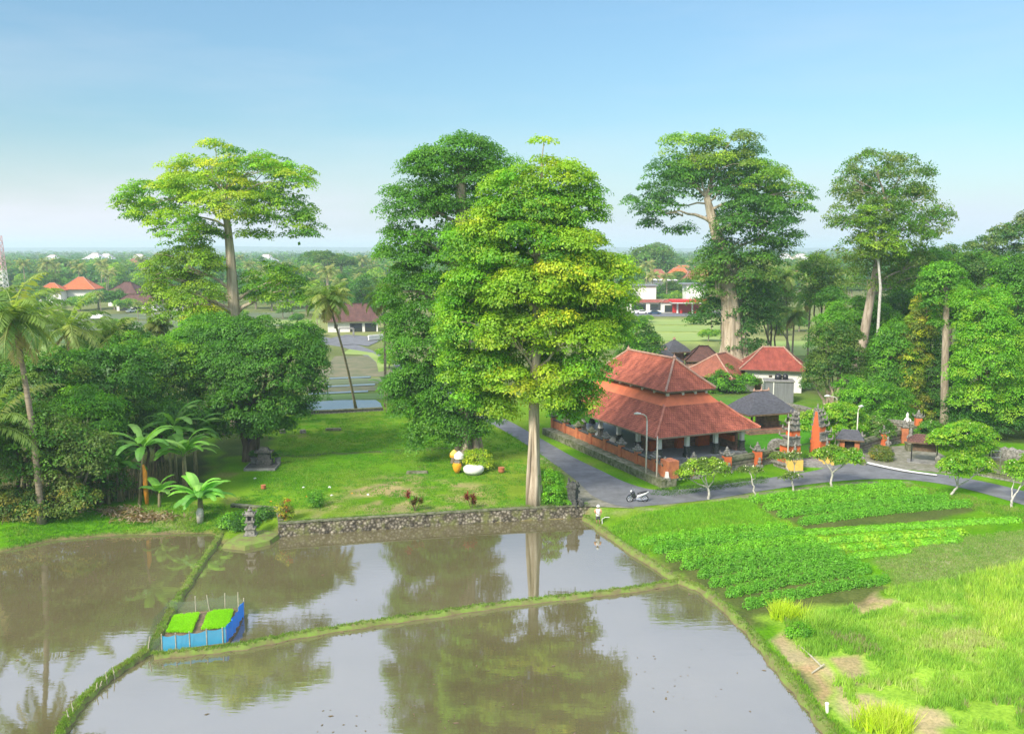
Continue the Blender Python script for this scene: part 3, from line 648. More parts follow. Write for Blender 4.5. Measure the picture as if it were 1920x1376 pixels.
# --- tall kapok, west
B = at(452, 800)
tree('kapok_tree', 'tall kapok with pale trunk and wide yellow-green crown rising behind the dark fig', B,
     [B, atY(447, 700, 111), atY(440, 590, 111), atY(434, 500, 111), atY(428, 430, 111), atY(418, 360, 111)],
     plobes(110.7, [(300, 372, 66, 34, 0, 0), (385, 328, 70, 34, -1, 1), (478, 322, 62, 30, 0, 0), (548, 342, 36, 34, 0, 0), (250, 388, 32, 26, 0, 0), (330, 430, 48, 34, -2, 0), (420, 390, 66, 34, -3, 1),
                    (520, 395, 56, 44, 1, 2), (560, 432, 30, 32, 0, 2), (478, 432, 22, 30, -1, 2), (352, 462, 36, 20, 1, 2), (395, 445, 24, 24, -1, 2), (505, 312, 34, 18, 3, 2), (400, 350, 80, 30, 5, 0), (460, 372, 60, 34, 5, 2), (300, 405, 50, 26, 5, 2),
                    (403, 273, 26, 7, 0, 1), (432, 284, 12, 6, 0, 2), (345, 500, 56, 34, -1, 3), (308, 520, 34, 34, 0, 3), (300, 575, 26, 26, 0, 3), (340, 545, 50, 38, 1, 3), (375, 482, 34, 22, 1, 3), (535, 545, 40, 30, 2, 4), (490, 552, 24, 22, 2, 4), (325, 540, 44, 34, 0, 3), (372, 558, 40, 30, -3, 3), (340, 585, 34, 24, 0, 3), (380, 500, 34, 24, -2, 3), (380, 592, 34, 22, -3, 1), (508, 530, 48, 34, 1, 4), (375, 605, 38, 30, -2, 3), (555, 560, 26, 24, 1, 4)], seed=1),
     M['bark'], r0=0.95, r1=0.30, flute=5, fl=0.10, nlimb=18, pad=1.15, leaf=0.36, dens=0.85, leafk=0.9, pals=[G_LIME + G_YEL[:2] + G_BRIGHT, G_YEL + G_LIME, G_MID + G_LIME, G_OLIVE[:2] + G_LIME, G_MID + G_LIME], fill=0.05, flat=0.4)
# --- dark green companion
B = at(880, 866)
tree('banyan_tree', 'very tall deep green tree draped with hanging foliage, beside the parasols on the lawn', B,
     [B, atY(878, 760, 93.5), atY(872, 620, 93.5), atY(868, 480, 93.5), atY(865, 370, 93.5), atY(865, 300, 93.5)],
     plobes(93, [(862, 285, 62, 26, 1), (812, 318, 52, 32, 0), (922, 312, 40, 30, 2), (865, 330, 80, 34, 2), (785, 392, 60, 44, 0), (860, 390, 64, 46, 2), (758, 462, 40, 46, 0), (825, 478, 62, 52, -1), (890, 470, 60, 60, 3), (762, 545, 40, 50, 0),
                 (815, 570, 60, 56, -1), (770, 620, 36, 46, 0), (800, 655, 56, 56, -1), (775, 715, 38, 42, -1), (835, 712, 56, 56, 0), (780, 768, 40, 32, -1), (835, 775, 44, 34, 0), (785, 815, 16, 26, -1), (875, 790, 34, 40, 1), (880, 600, 60, 80, 4), (740, 470, 22, 26, 1), (745, 600, 18, 26, 0), (900, 340, 50, 30, 4), (750, 730, 18, 22, -1), (770, 745, 40, 44, 1), (815, 790, 40, 34, -1), (855, 740, 40, 50, -2), (785, 835, 12, 16, -1), (885, 700, 40, 60, 3), (858, 805, 30, 20, -2.5), (895, 812, 26, 16, -2.5), (905, 775, 26, 36, -1), (835, 825, 22, 16, -1.5)], seed=2),
     M['bark_grey'], r0=1.05, r1=0.4, flute=6, fl=0.12, buttress=6, nlimb=16, pad=1.05, leaf=0.30, dens=1.0, pals=[G_MID + G_MID + G_BRIGHT[:1] + G_DARK[2:3]], fill=0.35, flat=0.55)
# --- yellow-green giant in the middle
B = at(1001, 947)
T3 = tree('pule_tree', 'giant yellow-green tree with fluted pale trunk, rising behind the stone wall of the pond', B,
     [B, atY(1002, 860, 76.3), atY(1001, 760, 76.3), atY(1006, 640, 76.3), atY(1008, 520, 76.3), atY(1012, 420, 76.3), atY(1015, 340, 76.3)],
     plobes(76.3, [(962, 350, 50, 32, 0, 0), (1045, 338, 60, 30, 0, 1), (1098, 362, 32, 22, 0, 0), (1000, 392, 80, 40, 0, 0), (1075, 405, 52, 34, 0, 0), (925, 432, 50, 40, 0, 1), (880, 470, 48, 38, 0, 0), (990, 470, 80, 46, -1.5, 0), (1085, 480, 55, 44, 0, 1),
                   (895, 545, 56, 44, -1, 0), (990, 548, 82, 46, -2, 1), (1062, 510, 50, 26, -2.5, 2), (1100, 560, 54, 46, 0, 0), (1146, 530, 34, 38, 0, 1), (885, 622, 50, 42, -1, 0), (960, 632, 60, 42, -2, 1), (1075, 635, 62, 40, -1.5, 1), (1140, 620, 34, 46, 0, 0),
                   (915, 695, 48, 36, -1, 0), (957, 720, 42, 32, -2, 2), (1055, 712, 40, 34, -1.5, 1), (1100, 690, 40, 36, -1, 0), (875, 690, 36, 36, 0, 0), (1015, 303, 20, 5, 0, 1), (1020, 264, 16, 4, 0, 2), (1000, 560, 90, 90, 4, 0), (1000, 430, 80, 60, 4, 0), (980, 680, 60, 50, 3, 0),
                   (1055, 765, 26, 34, 2, 0), (1090, 745, 30, 30, 0, 0), (900, 590, 70, 60, 3, 0), (1110, 610, 60, 60, 3, 0), (940, 500, 60, 60, 3, 0), (1060, 520, 70, 60, 4, 0), (1160, 580, 26, 40, 0, 0), (860, 590, 26, 40, 0, 0), (1165, 500, 18, 26, 0, 1), (845, 640, 22, 40, 1, 0), (1035, 600, 34, 16, -3, 2), (1130, 555, 26, 22, -3, 2), (930, 762, 22, 30, 0, 1), (1075, 455, 40, 20, -2.5, 1), (905, 740, 24, 40, 1, 0), (870, 740, 24, 40, 0, 0), (935, 770, 24, 26, 0, 1), (985, 745, 26, 22, -2, 1), (1035, 745, 26, 24, -2, 1), (860, 690, 24, 40, 0, 0), (1085, 780, 16, 22, 1, 0)], seed=3),
     M['bark'], r0=0.52, r1=0.27, flute=6, fl=0.07, buttress=4, bspread=0.45, nlimb=18, pad=0.95, leaf=0.30, dens=1.25, pals=[G_LIME + G_BRIGHT + G_MID[1:] + G_YEL[2:3], G_LIME + G_YEL[:3], G_YEL + G_LIME[:2]], fill=0.28, flat=0.52)
# --- spreading giant behind the temple
B = at(1375, 712)
T4 = tree('kepuh_tree', 'huge umbrella-shaped tree with ivy-wrapped buttressed trunk standing behind the temple roof', B,
     [B, atY(1372, 640, 151), atY(1368, 560, 151), atY(1355, 480, 151), atY(1338, 420, 151), atY(1325, 370, 151)],
     plobes(151, [(1290, 275, 44, 22, 0, 1), (1368, 268, 46, 20, 0, 2), (1340, 305, 66, 28, 0, 2), (1262, 330, 50, 32, 0, 0), (1215, 372, 30, 24, 0, 0), (1240, 395, 44, 26, -2, 0), (1325, 352, 80, 30, 0, 0), (1415, 345, 62, 38, 0, 1), (1478, 370, 42, 26, 0, 1), (1505, 388, 20, 12, 0, 0),
                  (1412, 412, 66, 48, -3, 0), (1455, 445, 40, 32, 0, 0), (1380, 460, 40, 44, -2, 0), (1205, 418, 22, 12, 0, 0), (1272, 432, 26, 10, 0, 0), (1400, 515, 60, 48, -2, 3), (1330, 540, 24, 56, -1, 3), (1405, 585, 40, 60, 2, 4), (1325, 600, 26, 26, 0, 4), (1400, 640, 30, 34, 0, 4),
                  (1345, 500, 34, 40, 0, 3), (1400, 300, 30, 24, 2, 0), (1350, 330, 90, 34, 7, 0), (1420, 400, 70, 50, 6, 0), (1440, 480, 34, 30, 2, 3), (1385, 560, 60, 70, 3, 4), (1340, 470, 20, 26, 1, 0), (1392, 700, 30, 22, -3, 4)], seed=4),
     M['bark'], r0=1.9, r1=0.5, flute=6, fl=0.2, buttress=8, nlimb=20, pad=1.6, leaf=0.46, dens=0.75, leafk=0.85, pals=[G_MID + G_DARK, G_LIME + G_MID, G_OLIVE + G_LIME, G_MID + G_OLIVE, G_DARK], fill=0.18, flat=0.42)
# --- loose grey-green tree with leaning trunk
B = at(1592, 765)
tree('rain_tree', 'tall loose-crowned grey-green tree with a leaning bare trunk above the bright bushes', B,
     [B, atY(1602, 700, 126), atY(1618, 640, 126), atY(1632, 560, 126), atY(1650, 470, 126), atY(1662, 380, 126)],
     plobes(126, [(1640, 312, 50, 26, 0), (1695, 325, 46, 28, 0), (1600, 355, 34, 36, 0), (1660, 360, 60, 34, 2, 1), (1590, 415, 32, 44, 0), (1655, 420, 50, 44, -3, 1), (1715, 385, 40, 36, 0), (1745, 430, 30, 34, 0), (1768, 410, 16, 22, 0), (1700, 450, 44, 46, -2, 1), (1605, 475, 34, 36, 0),
                  (1655, 490, 50, 34, 2), (1720, 500, 34, 30, 0), (1625, 525, 42, 28, 0), (1690, 530, 36, 26, 1), (1590, 330, 18, 16, 0)], seed=5),
     M['bark_grey'], r0=0.95, r1=0.3, nlimb=16, pad=0.95, leaf=0.36, dens=0.62, leafk=0.8, pals=[G_GREY + G_GREY + G_MID, G_OLIVE + G_MID], fill=0.10, flat=0.8, jit=0.9)
B = at(1643, 780)
tree('slender_tree', 'slender white-trunked tree growing close beside the leaning grey trunk', B,
     [B, atY(1644, 700, 121), atY(1646, 620, 121), atY(1651, 540, 121), atY(1647, 490, 121), atY(1642, 440, 121)],
     plobes(121, [(1645, 450, 30, 30, 0), (1670, 470, 26, 20, 0), (1640, 405, 26, 26, 0), (1628, 480, 18, 12, 0)], seed=6),
     M['bark_white'], r0=0.26, r1=0.12, nlimb=4, pad=0.8, leaf=0.32, dens=0.7, pals=[G_OLIVE + G_LIME], fill=0.1)
# --- straight trunk with a small round crown
B = at(1771, 802)
tree('round_crown_tree', 'straight bare-trunked tree with one small round bright crown beside the wooded slope', B,
     [B, atY(1771, 720, 109), atY(1773, 640, 109), atY(1774, 580, 109), atY(1773, 540, 109)],
     plobes(109, [(1770, 528, 38, 32, 0), (1745, 545, 20, 22, 0), (1795, 545, 22, 22, 0), (1772, 566, 34, 20, 0), (1768, 508, 24, 16, 0), (1763, 600, 14, 30, 1)], seed=7),
     M['bark_grey'], r0=0.5, r1=0.3, nlimb=5, pad=0.8, leaf=0.36, dens=1.1, pals=[G_BRIGHT + G_MID], fill=0.3)
# ------------------------------------------------------------------ wooded flanks, fig, vines
def bush_tree(name, label, base, rows, Yb, pals, bark='bark_dark', h=None, seed=0, stems=3, group=None, r0=0.25, cat='tree', **k):
    """trees whose foliage hangs to the ground: short trunk with several stems inside"""
    B = (base[0], base[1], hz(base[0], base[1]))
    lobes = plobes(Yb, rows, seed=seed); t_ = thing(name, label, cat, B, group); mb = MB(); random.seed(seed)
    for i in range(stems):
        l = lobes[i % len(lobes)]; c = Vector(l[:3]); an = random.uniform(0, 6.28)
        b0 = Vector(B) + Vector((math.cos(an), math.sin(an), 0)) * r0 * (1.2 if stems > 1 else 0) - Vector((0, 0, 0.1))
        limb(mb, b0, c, r0 * random.uniform(0.7, 1.1), r0 * 0.3, sag=0.03, seg=7)
    for l in lobes[stems:stems + 6]:
        limb(mb, Vector(B).lerp(Vector(lobes[0][:3]), 0.5), Vector(l[:3]), r0 * 0.45, 0.05, sag=0.05)
    mb.build('trunk', M[bark], t_, smooth=True)
    crown_mesh('crown', t_, lobes, pals=pals, **k); return t_
D = dict(pad=0.85, leaf=0.30, dens=1.0, fill=0.3, flat=0.6)
# the dark fig on the lawn
bush_tree('fig_tree', 'broad dense dark green fig tree shading the small shrine platform', at(462, 862), [(470, 650, 72, 52, 1), (550, 665, 46, 46, 0), (430, 690, 60, 50, 0), (500, 700, 76, 60, -2), (405, 640, 46, 46, 2), (560, 720, 44, 40, 0), (400, 720, 40, 60, 1),
    (470, 760, 70, 50, -2), (530, 765, 50, 40, -1), (430, 790, 46, 34, 0), (500, 800, 44, 28, 0), (560, 640, 36, 32, 3), (585, 680, 24, 40, 0), (380, 690, 40, 50, 2), (410, 800, 22, 22, 0)], 93, [G_DARK + G_MID + G_MID, G_DEEP], seed=21, stems=5, r0=0.55, pad=0.95, leaf=0.30, dens=1.05, fill=0.45, flat=0.55)
bush_tree('vine_mound_tree', 'bright green vine-covered crown climbing the foot of the kapok trunk', at(420, 815), [(390, 612, 40, 22, 0), (425, 622, 26, 20, 1), (380, 632, 50, 36, 0), (430, 628, 50, 30, -1), (350, 660, 40, 40, 0), (470, 622, 30, 20, 0)], 103, [G_BRIGHT + G_MID], seed=22, pad=0.8, leaf=0.3, fill=0.3)
# west wood: separate trees standing behind the pond bank
WEST = [
 ('jungle_tree', 'dark olive tree with bushy crown under the leaning coconut palm', (60, 960), 80, [(40, 715, 56, 32, 0), (105, 695, 46, 36, 0), (60, 740, 66, 44, -1), (20, 730, 40, 40, 0), (110, 750, 40, 40, 0)], [G_OLIVE + G_DARK + G_MID], 'bark_dark'),
 ('jungle_tree', 'mid green spreading tree between the palms and the banana clump', (200, 930), 84, [(170, 690, 60, 34, 0), (215, 720, 60, 40, -1), (150, 740, 50, 40, 0), (240, 680, 46, 34, 1), (190, 770, 50, 34, 0)], [G_MID + G_DARK], 'bark_dark'),
 ('jungle_tree', 'bright green round-topped tree rising in the middle of the western wood', (165, 945), 78, [(150, 760, 40, 34, 0), (180, 775, 42, 32, 0), (160, 800, 50, 34, -1), (195, 810, 30, 34, 0)], [G_BRIGHT + G_MID], 'bark_dark'),
 ('jungle_tree', 'feathery pale green tree beside the fig, half hiding the terraces', (300, 880), 92, [(290, 660, 40, 26, 0), (330, 690, 46, 40, 0), (270, 700, 50, 40, 0), (320, 740, 50, 40, 0), (255, 740, 40, 40, 0), (240, 650, 26, 26, 2)], [G_MID + G_LIME + G_DARK], 'bark_dark'),
 ('jungle_tree', 'dense dark tree behind the big banana plant', (280, 920), 86, [(250, 790, 50, 36, 0), (310, 790, 50, 40, 0), (280, 815, 44, 26, 2), (350, 785, 40, 30, 2), (240, 830, 30, 36, 2)], [G_DARK + G_MID], 'bark_dark'),
 ('jungle_tree', 'tangled olive tree overhanging the west end of the pond', (40, 1000), 73, [(30, 800, 60, 44, 0), (90, 810, 50, 46, 0), (50, 860, 60, 46, 0), (10, 880, 50, 50, 0), (110, 870, 40, 50, 0)], [G_OLIVE + G_MID], 'bark_dark'),
 ('jungle_tree', 'thin-leaved tree with bare stems showing at the edge of the banana clearing', (150, 965), 74, [(140, 840, 46, 40, 0), (170, 870, 34, 46, 0), (130, 890, 36, 40, 0), (185, 840, 26, 30, 0)], [G_OLIVE + G_MID + G_GREY], 'bark_grey'),
 ('jungle_shrub', 'low dark shrub thicket at the water edge under the olive tree', (60, 1010), 72.5, [(20, 950, 50, 36, 0), (70, 950, 46, 36, 0), (110, 945, 36, 34, 0), (30, 990, 40, 20, 0), (150, 940, 30, 26, 0), (-10, 1000, 30, 26, 0)], [G_OLIVE + G_DARK + G_BROWN], 'bark_dark'),
 ('jungle_shrub', 'shaded shrub thicket behind the rubbish heap and bananas', (190, 950), 77, [(180, 915, 30, 26, 0), (215, 905, 24, 22, 0), (150, 920, 30, 26, 0)], [G_DARK + G_OLIVE], 'bark_dark'),
 ('jungle_tree', 'dark green tree top in front of the terraced fields, beside the short palm', (230, 860), 97, [(215, 640, 34, 24, 0), (190, 655, 36, 26, 0), (250, 640, 26, 26, 0), (150, 665, 40, 20, 0)], [G_DARK + G_MID], 'bark_dark'),
 ('jungle_tree', 'yellowish fine-leaved tree at the frame edge behind the coconut palm', (-30, 960), 88, [(-20, 640, 50, 40, 0), (10, 670, 40, 30, 0), (-60, 700, 60, 50, 0), (-60, 780, 60, 60, 0)], [G_OLIVE + G_LIME], 'bark_dark'),
]
for i, (nm, lb, b, Yb, rows, pals, bk) in enumerate(WEST):
    k_ = dict(D)
    if nm == 'jungle_shrub': k_.update(pad=0.6, leaf=0.26)
    bush_tree(nm, lb, (atY(b[0], b[1], Yb)[0], Yb), rows, Yb, pals, bk, seed=40 + i, cat='tree' if nm != 'jungle_shrub' else 'shrub', **k_)
# east wood
EAST = [
 ('jungle_tree', 'bright yellow-green billowing tree at the east edge of the wood, tallest of the bright mounds', (1850, 810), 104, [(1815, 570, 28, 26, 1), (1845, 610, 46, 44, 0), (1832, 640, 32, 50, 0), (1880, 660, 44, 50, 0), (1845, 690, 56, 50, -1), (1900, 720, 46, 46, 0), (1840, 745, 44, 36, -1), (1885, 770, 40, 30, 0), (1865, 560, 20, 26, 1)], [G_BRIGHT + G_BRIGHT + G_LIME], dict(pad=0.9)),
 ('jungle_tree', 'column of yellowish and brown creepers hanging beside the straight trunk', (1722, 800), 116, [(1738, 580, 24, 30, 0), (1722, 620, 26, 34, 0), (1712, 665, 26, 36, 0), (1702, 710, 24, 36, 0), (1710, 755, 26, 34, 0), (1725, 785, 26, 20, 0)], [G_BROWN + G_YEL + G_OLIVE], dict(pad=0.6, leaf=0.26)),
 ('jungle_tree', 'dark hanging ivy curtain just beside the straight bare trunk', (1750, 800), 117, [(1745, 640, 24, 40, 0), (1740, 690, 26, 40, 0), (1745, 740, 26, 40, 0), (1752, 780, 20, 26, 0), (1795, 700, 20, 60, 3), (1795, 770, 18, 30, 3)], [G_DARK + G_MID], dict(pad=0.6, leaf=0.26)),
 ('jungle_tree', 'vivid green mound of creeper below the leaning trunk, upper one', (1610, 765), 131, [(1600, 585, 40, 24, 0), (1570, 605, 34, 26, 0), (1635, 600, 40, 30, 0), (1590, 630, 50, 30, 0), (1650, 640, 40, 34, 0)], [G_BRIGHT + G_MID], dict(pad=1.0, leaf=0.34)),
 ('jungle_tree', 'rounded green bush tree in front of the slender white trunk', (1680, 790), 117, [(1685, 640, 36, 34, 0), (1670, 665, 40, 34, 0), (1700, 690, 26, 34, 0), (1660, 700, 40, 34, 0), (1680, 730, 36, 30, 0)], [G_BRIGHT + G_MID + G_MID], dict(pad=0.85)),
 ('banyan_tree', 'dark banyan with hanging aerial roots at the edge of the wood beside the lamp', (1560, 760), 118, [(1550, 640, 34, 30, 0), (1585, 650, 30, 30, 0), (1565, 680, 44, 30, 0), (1600, 690, 28, 36, 0), (1540, 690, 26, 30, 0), (1525, 715, 20, 26, 0), (1585, 625, 26, 20, 0)], [G_DARK + G_OLIVE], dict(pad=0.8, stems=9, r0=0.28)),
 ('jungle_tree', 'leafy mid green tree low on the slope behind the frangipani', (1640, 795), 112, [(1640, 740, 34, 26, 0), (1610, 750, 34, 26, 0), (1670, 755, 36, 26, 0), (1625, 775, 46, 20, 0), (1680, 780, 30, 18, 0), (1590, 730, 24, 24, 2)], [G_MID + G_BRIGHT], dict(pad=0.8)),
 ('jungle_tree', 'dark tall tree behind the small round crown', (1760, 770), 140, [(1740, 500, 44, 28, 0), (1720, 540, 40, 30, 0), (1750, 490, 30, 20, 0), (1700, 520, 24, 30, 0), (1770, 550, 60, 40, 0), (1740, 590, 50, 40, 2)], [G_DARK + G_MID], dict(pad=1.1, leaf=0.40)),
 ('jungle_tree', 'olive green broad tree behind the bright mound at the top of the wood', (1830, 770), 138, [(1830, 500, 50, 26, 0), (1790, 520, 36, 24, 0), (1860, 540, 50, 36, 0), (1810, 560, 50, 30, 0), (1880, 590, 40, 50, 0), (1840, 600, 50, 30, 4)], [G_OLIVE + G_DARK + G_MID], dict(pad=1.1, leaf=0.40)),
 ('jungle_tree', 'green tree with a sunny top at the east edge behind the bright mound', (1910, 770), 126, [(1900, 500, 36, 16, 0), (1930, 510, 40, 26, 0), (1900, 550, 50, 40, 0), (1935, 600, 40, 50, 0), (1910, 650, 30, 50, 0), (1950, 700, 50, 60, 0)], [G_MID + G_BRIGHT + G_DARK], dict(pad=1.0, leaf=0.38)),
 ('skyline_tree', 'loose grey-green tree breaking the skyline at the east edge', (1900, 700), 175, [(1845, 465, 28, 20, 0), (1880, 450, 28, 26, 0), (1910, 440, 30, 22, 0), (1860, 485, 40, 16, 0), (1900, 478, 36, 20, 0), (1940, 430, 30, 36, 0), (1825, 470, 12, 10, 0)], [G_GREY + G_DARK], dict(pad=1.2, leaf=0.5, fill=0.12)),
 ('skyline_tree', 'low dark crown on the skyline between the tall grey-green tree and the east edge', (1780, 690), 180, [(1785, 478, 20, 16, 0), (1765, 485, 20, 10, 0), (1805, 490, 24, 10, 0), (1730, 500, 40, 20, 0)], [G_DARK + G_GREY], dict(pad=1.3, leaf=0.5)),
 ('jungle_tree', 'shadowed ivy-clad tree between the two bright creeper mounds', (1640, 780), 135, [(1700, 570, 40, 26, 0), (1680, 600, 40, 26, 0), (1720, 590, 30, 30, 0), (1560, 560, 24, 20, 6), (1660, 560, 30, 14, 4)], [G_DARK + G_MID], dict(pad=1.1, leaf=0.38)),
 ('jungle_shrub', 'dark shady undergrowth bush at the foot of the bright mound', (1830, 815), 103, [(1820, 790, 40, 20, 0), (1890, 800, 40, 14, 0), (1795, 770, 18, 30, 1), (1930, 770, 40, 40, 1)], [G_DEEP + G_DARK], dict(pad=0.7)),
 ('jungle_tree', 'light green tree between the palm grove and the banyan', (1540, 700), 165, [(1540, 500, 30, 22, 0), (1520, 520, 30, 26, 0), (1560, 530, 26, 26, 0), (1545, 560, 36, 26, 0)], [G_GREY + G_MID + G_LIME], dict(pad=1.3, leaf=0.5)),
 ('jungle_tree', 'green tree behind the temple yard between trunk and palm grove', (1450, 660), 185, [(1440, 530, 30, 24, 0), (1420, 560, 26, 30, 0), (1465, 555, 24, 26, 0), (1445, 590, 40, 24, 0)], [G_MID + G_GREY], dict(pad=1.3, leaf=0.5)),
 ('jungle_tree', 'dark glossy tree beyond the pavilion ridge beside the shrine roofs', (1195, 690), 150, [(1195, 625, 28, 26, 0), (1170, 640, 24, 30, 0), (1215, 650, 22, 26, 0), (1190, 665, 34, 20, 0)], [G_DARK + G_BRIGHT], dict(pad=0.9, leaf=0.36)),
 ('jungle_shrub', 'ivy thicket at the foot of the buttressed trunk beside the pavilion ridge', (1375, 735), 137, [(1350, 720, 22, 24, 0), (1375, 722, 24, 18, 0), (1345, 745, 20, 14, 0), (1400, 715, 20, 12, 0), (1360, 700, 16, 16, 3)], [G_DARK + G_BRIGHT], dict(pad=0.7, leaf=0.3)),
]
for i, (nm, lb, b, Yb, rows, pals, kw) in enumerate(EAST):
    k_ = dict(D); k_.update(kw)
    bush_tree(nm, lb, (atY(b[0], b[1], Yb)[0], Yb), rows, Yb, pals, 'bark_grey' if nm == 'banyan_tree' else 'bark_dark', seed=70 + i, cat='shrub' if nm == 'jungle_shrub' else 'tree', **k_)

# ------------------------------------------------------------------ palms
def frond_arrays(o, az, e0, L, droop, nseg=15, ll=0.95, w=0.10, cols=((0.10, 0.15, 0.03),), hang=0.55):
    P = [Vector(o)]; el = e0; st = L / nseg
    for i in range(nseg):
        el -= droop / nseg * (0.5 + i / nseg)
        P.append(P[-1] + Vector((math.cos(az) * math.cos(el), math.sin(az) * math.cos(el), math.sin(el))) * st)
    V = []; Cc = []; side = Vector((-math.sin(az), math.cos(az), 0))
    c0 = cols[random.randrange(len(cols))]
    for i in range(1, nseg + 1):
        t = i / nseg; l = ll * (0.35 + 1.2 * math.sin(math.pi * min(1, t * 0.9 + 0.08))) * 0.8
        fw = (P[i] - P[i - 1]).normalized(); k = random.uniform(0.8, 1.2)
        for sgn in (-1, 1):
            for j in (0, 0.5):
                p = P[i - 1].lerp(P[i], j); dr = (side * sgn * 0.8 + fw * 0.45 + Vector((0, 0, -hang * random.uniform(0.5, 1.5)))).normalized()
                q = p + dr * l * random.uniform(0.85, 1.1); m_ = p.lerp(q, 0.5) + Vector((0, 0, 0.05 * l)); ww = fw * w
                V += [p - ww * 0.4, m_ - ww, q, m_ + ww]; Cc += [tuple(x * k for x in c0)] * 4
    for i in range(nseg):
        r = 0.05 * (1 - i / nseg) + 0.012; a_, b_ = P[i], P[i + 1]
        V += [a_ - side * r, b_ - side * r * 0.8, b_ + side * r * 0.8, a_ + side * r]; Cc += [(0.22, 0.24, 0.09)] * 4
    return V, Cc
PALC = [(0.115, 0.15, 0.04), (0.15, 0.185, 0.05), (0.085, 0.13, 0.032), (0.20, 0.20, 0.07)]
def palm(label, base, top, nf=20, L=4.2, group=None, r=0.2, dark=1.0, seed=0, nuts=True, dead=3, name='coconut_palm', w=0.10):
    random.seed(seed); t_ = thing(name, label, 'palm tree', base, group)
    B, T = Vector(base), Vector(top); mb = MB(); pts = []
    for i in range(9):
        u = i / 8; p = B.lerp(T, u); bend = math.sin(u * math.pi) * 0.05 * (T - B).length
        p += Vector(((B.x - T.x) * 0.25 * math.sin(u * math.pi), 0, 0)); pts.append(p)
    mb.tube(pts, [r * 1.5] + [r * (1.05 - 0.35 * i / 8) for i in range(1, 9)], 9)
    mb.build('trunk', M['palm_bark'], t_, smooth=True)
    V = []; Cc = []; cols = [tuple(x * dark for x in c) for c in PALC]
    for i in range(nf):
        az = i * 2.399 + random.uniform(-0.2, 0.2); e0 = math.radians(80 - 95 * (i / nf) ** 0.9 + random.uniform(-8, 8))
        v, c = frond_arrays(T + Vector((0, 0, 0.1)), az, e0, L * random.uniform(0.8, 1.1), math.radians(random.uniform(75, 115)), cols=cols, w=w); V += v; Cc += c
    for i in range(dead):
        v, c = frond_arrays(T, random.uniform(0, 6.28), math.radians(-35), L * 0.8, math.radians(60), cols=[(0.24, 0.17, 0.08)], w=w); V += v; Cc += c
    np_mesh('crown', np.array([tuple(p) for p in V]), np.arange(len(V)).reshape(-1, 4), M['leaf'], t_, cols=np.array(Cc) * np.array([1.6, 1.95, 1.4]))
    if nuts:
        nb = MB(); nb.ball((T.x, T.y, T.z - 0.3), (0.36, 0.36, 0.34), 9)
        for i in range(12):
            an = random.uniform(0, 6.28); nb.ball((T.x + math.cos(an) * 0.38, T.y + math.sin(an) * 0.38, T.z - random.uniform(0.1, 0.6)), random.uniform(0.11, 0.16), 7)
        nb.build('coconut_cluster', M['nut'], t_, smooth=True)
    return t_
M['nut'] = mat('coconut_husk', (0.50, 0.26, 0.07), 0.7, noise=0.5, scale=3)
def gp(px, py, Y):                                          # ground point under a pixel column at depth Y
    x = atY(px, py, Y)[0]; return (x, Y, hz(x, Y))
palm('leaning coconut palm with grey trunk at the west edge of the wood', gp(68, 830, 71.5), atY(26, 600, 71.5), nf=26, L=5.2, seed=1, r=0.26)
palm('coconut palm with brown nut bunches standing in the olive thicket', gp(140, 800, 88), atY(128, 620, 88), nf=22, L=5.8, seed=2, r=0.24)
palm('short dark palm in front of the paddies behind the wood', gp(298, 750, 118), atY(295, 612, 118), nf=16, L=2.6, seed=3, r=0.16, dark=0.7, nuts=False, name='short_palm')
palm('coconut palm leaning over the flooded terrace with orange nuts', at(668, 770), atY(615, 562, 110), nf=22, L=4.0, seed=4, r=0.17)
palm('coconut palm with drooping fronds beside the carport and the dark banyan', gp(722, 700, 125), atY(722, 555, 125), nf=22, L=3.9, seed=5, r=0.2)
palm('low palm sprouting at the water edge under the west trees', gp(-15, 900, 72), atY(-18, 800, 71), nf=16, L=6.6, seed=6, r=0.2, nuts=False, name='young_palm')
palm('slim palm rising from the middle of the western wood', gp(212, 760, 96), atY(214, 628, 96), nf=16, L=3.6, seed=8, r=0.16, nuts=False)
palm('coconut palm at the very edge of the view, taller than the olive thicket', gp(-8, 760, 92), atY(-6, 575, 92), nf=20, L=5.0, seed=9, r=0.2)
for i, (px, py, Y, L, tx, bl) in enumerate([(1472, 520, 185, 4.4, 1476, 'tall pale-stemmed palm in the grove behind the white house'), (1437, 560, 190, 3.6, 1440, 'shorter palm of the grove, next to the ivy-clad trunk'), (1520, 555, 170, 4.6, 1515, 'dark drooping palm in the grove with a bushy skirt'),
        (1532, 500, 200, 4.8, 1548, 'palm rising above the grove with a curved thin stem'), (1490, 590, 178, 4.0, 1486, 'low dark palm at the field edge behind the white house'), (1455, 610, 195, 3.4, 1480, 'small leaning palm at the back of the field')]):
    palm(bl, gp(tx, 650, Y), atY(px, py, Y), nf=18, L=L, seed=20 + i, r=0.2, group='palms behind the temple', nuts=False, dark=1.15, w=0.13)

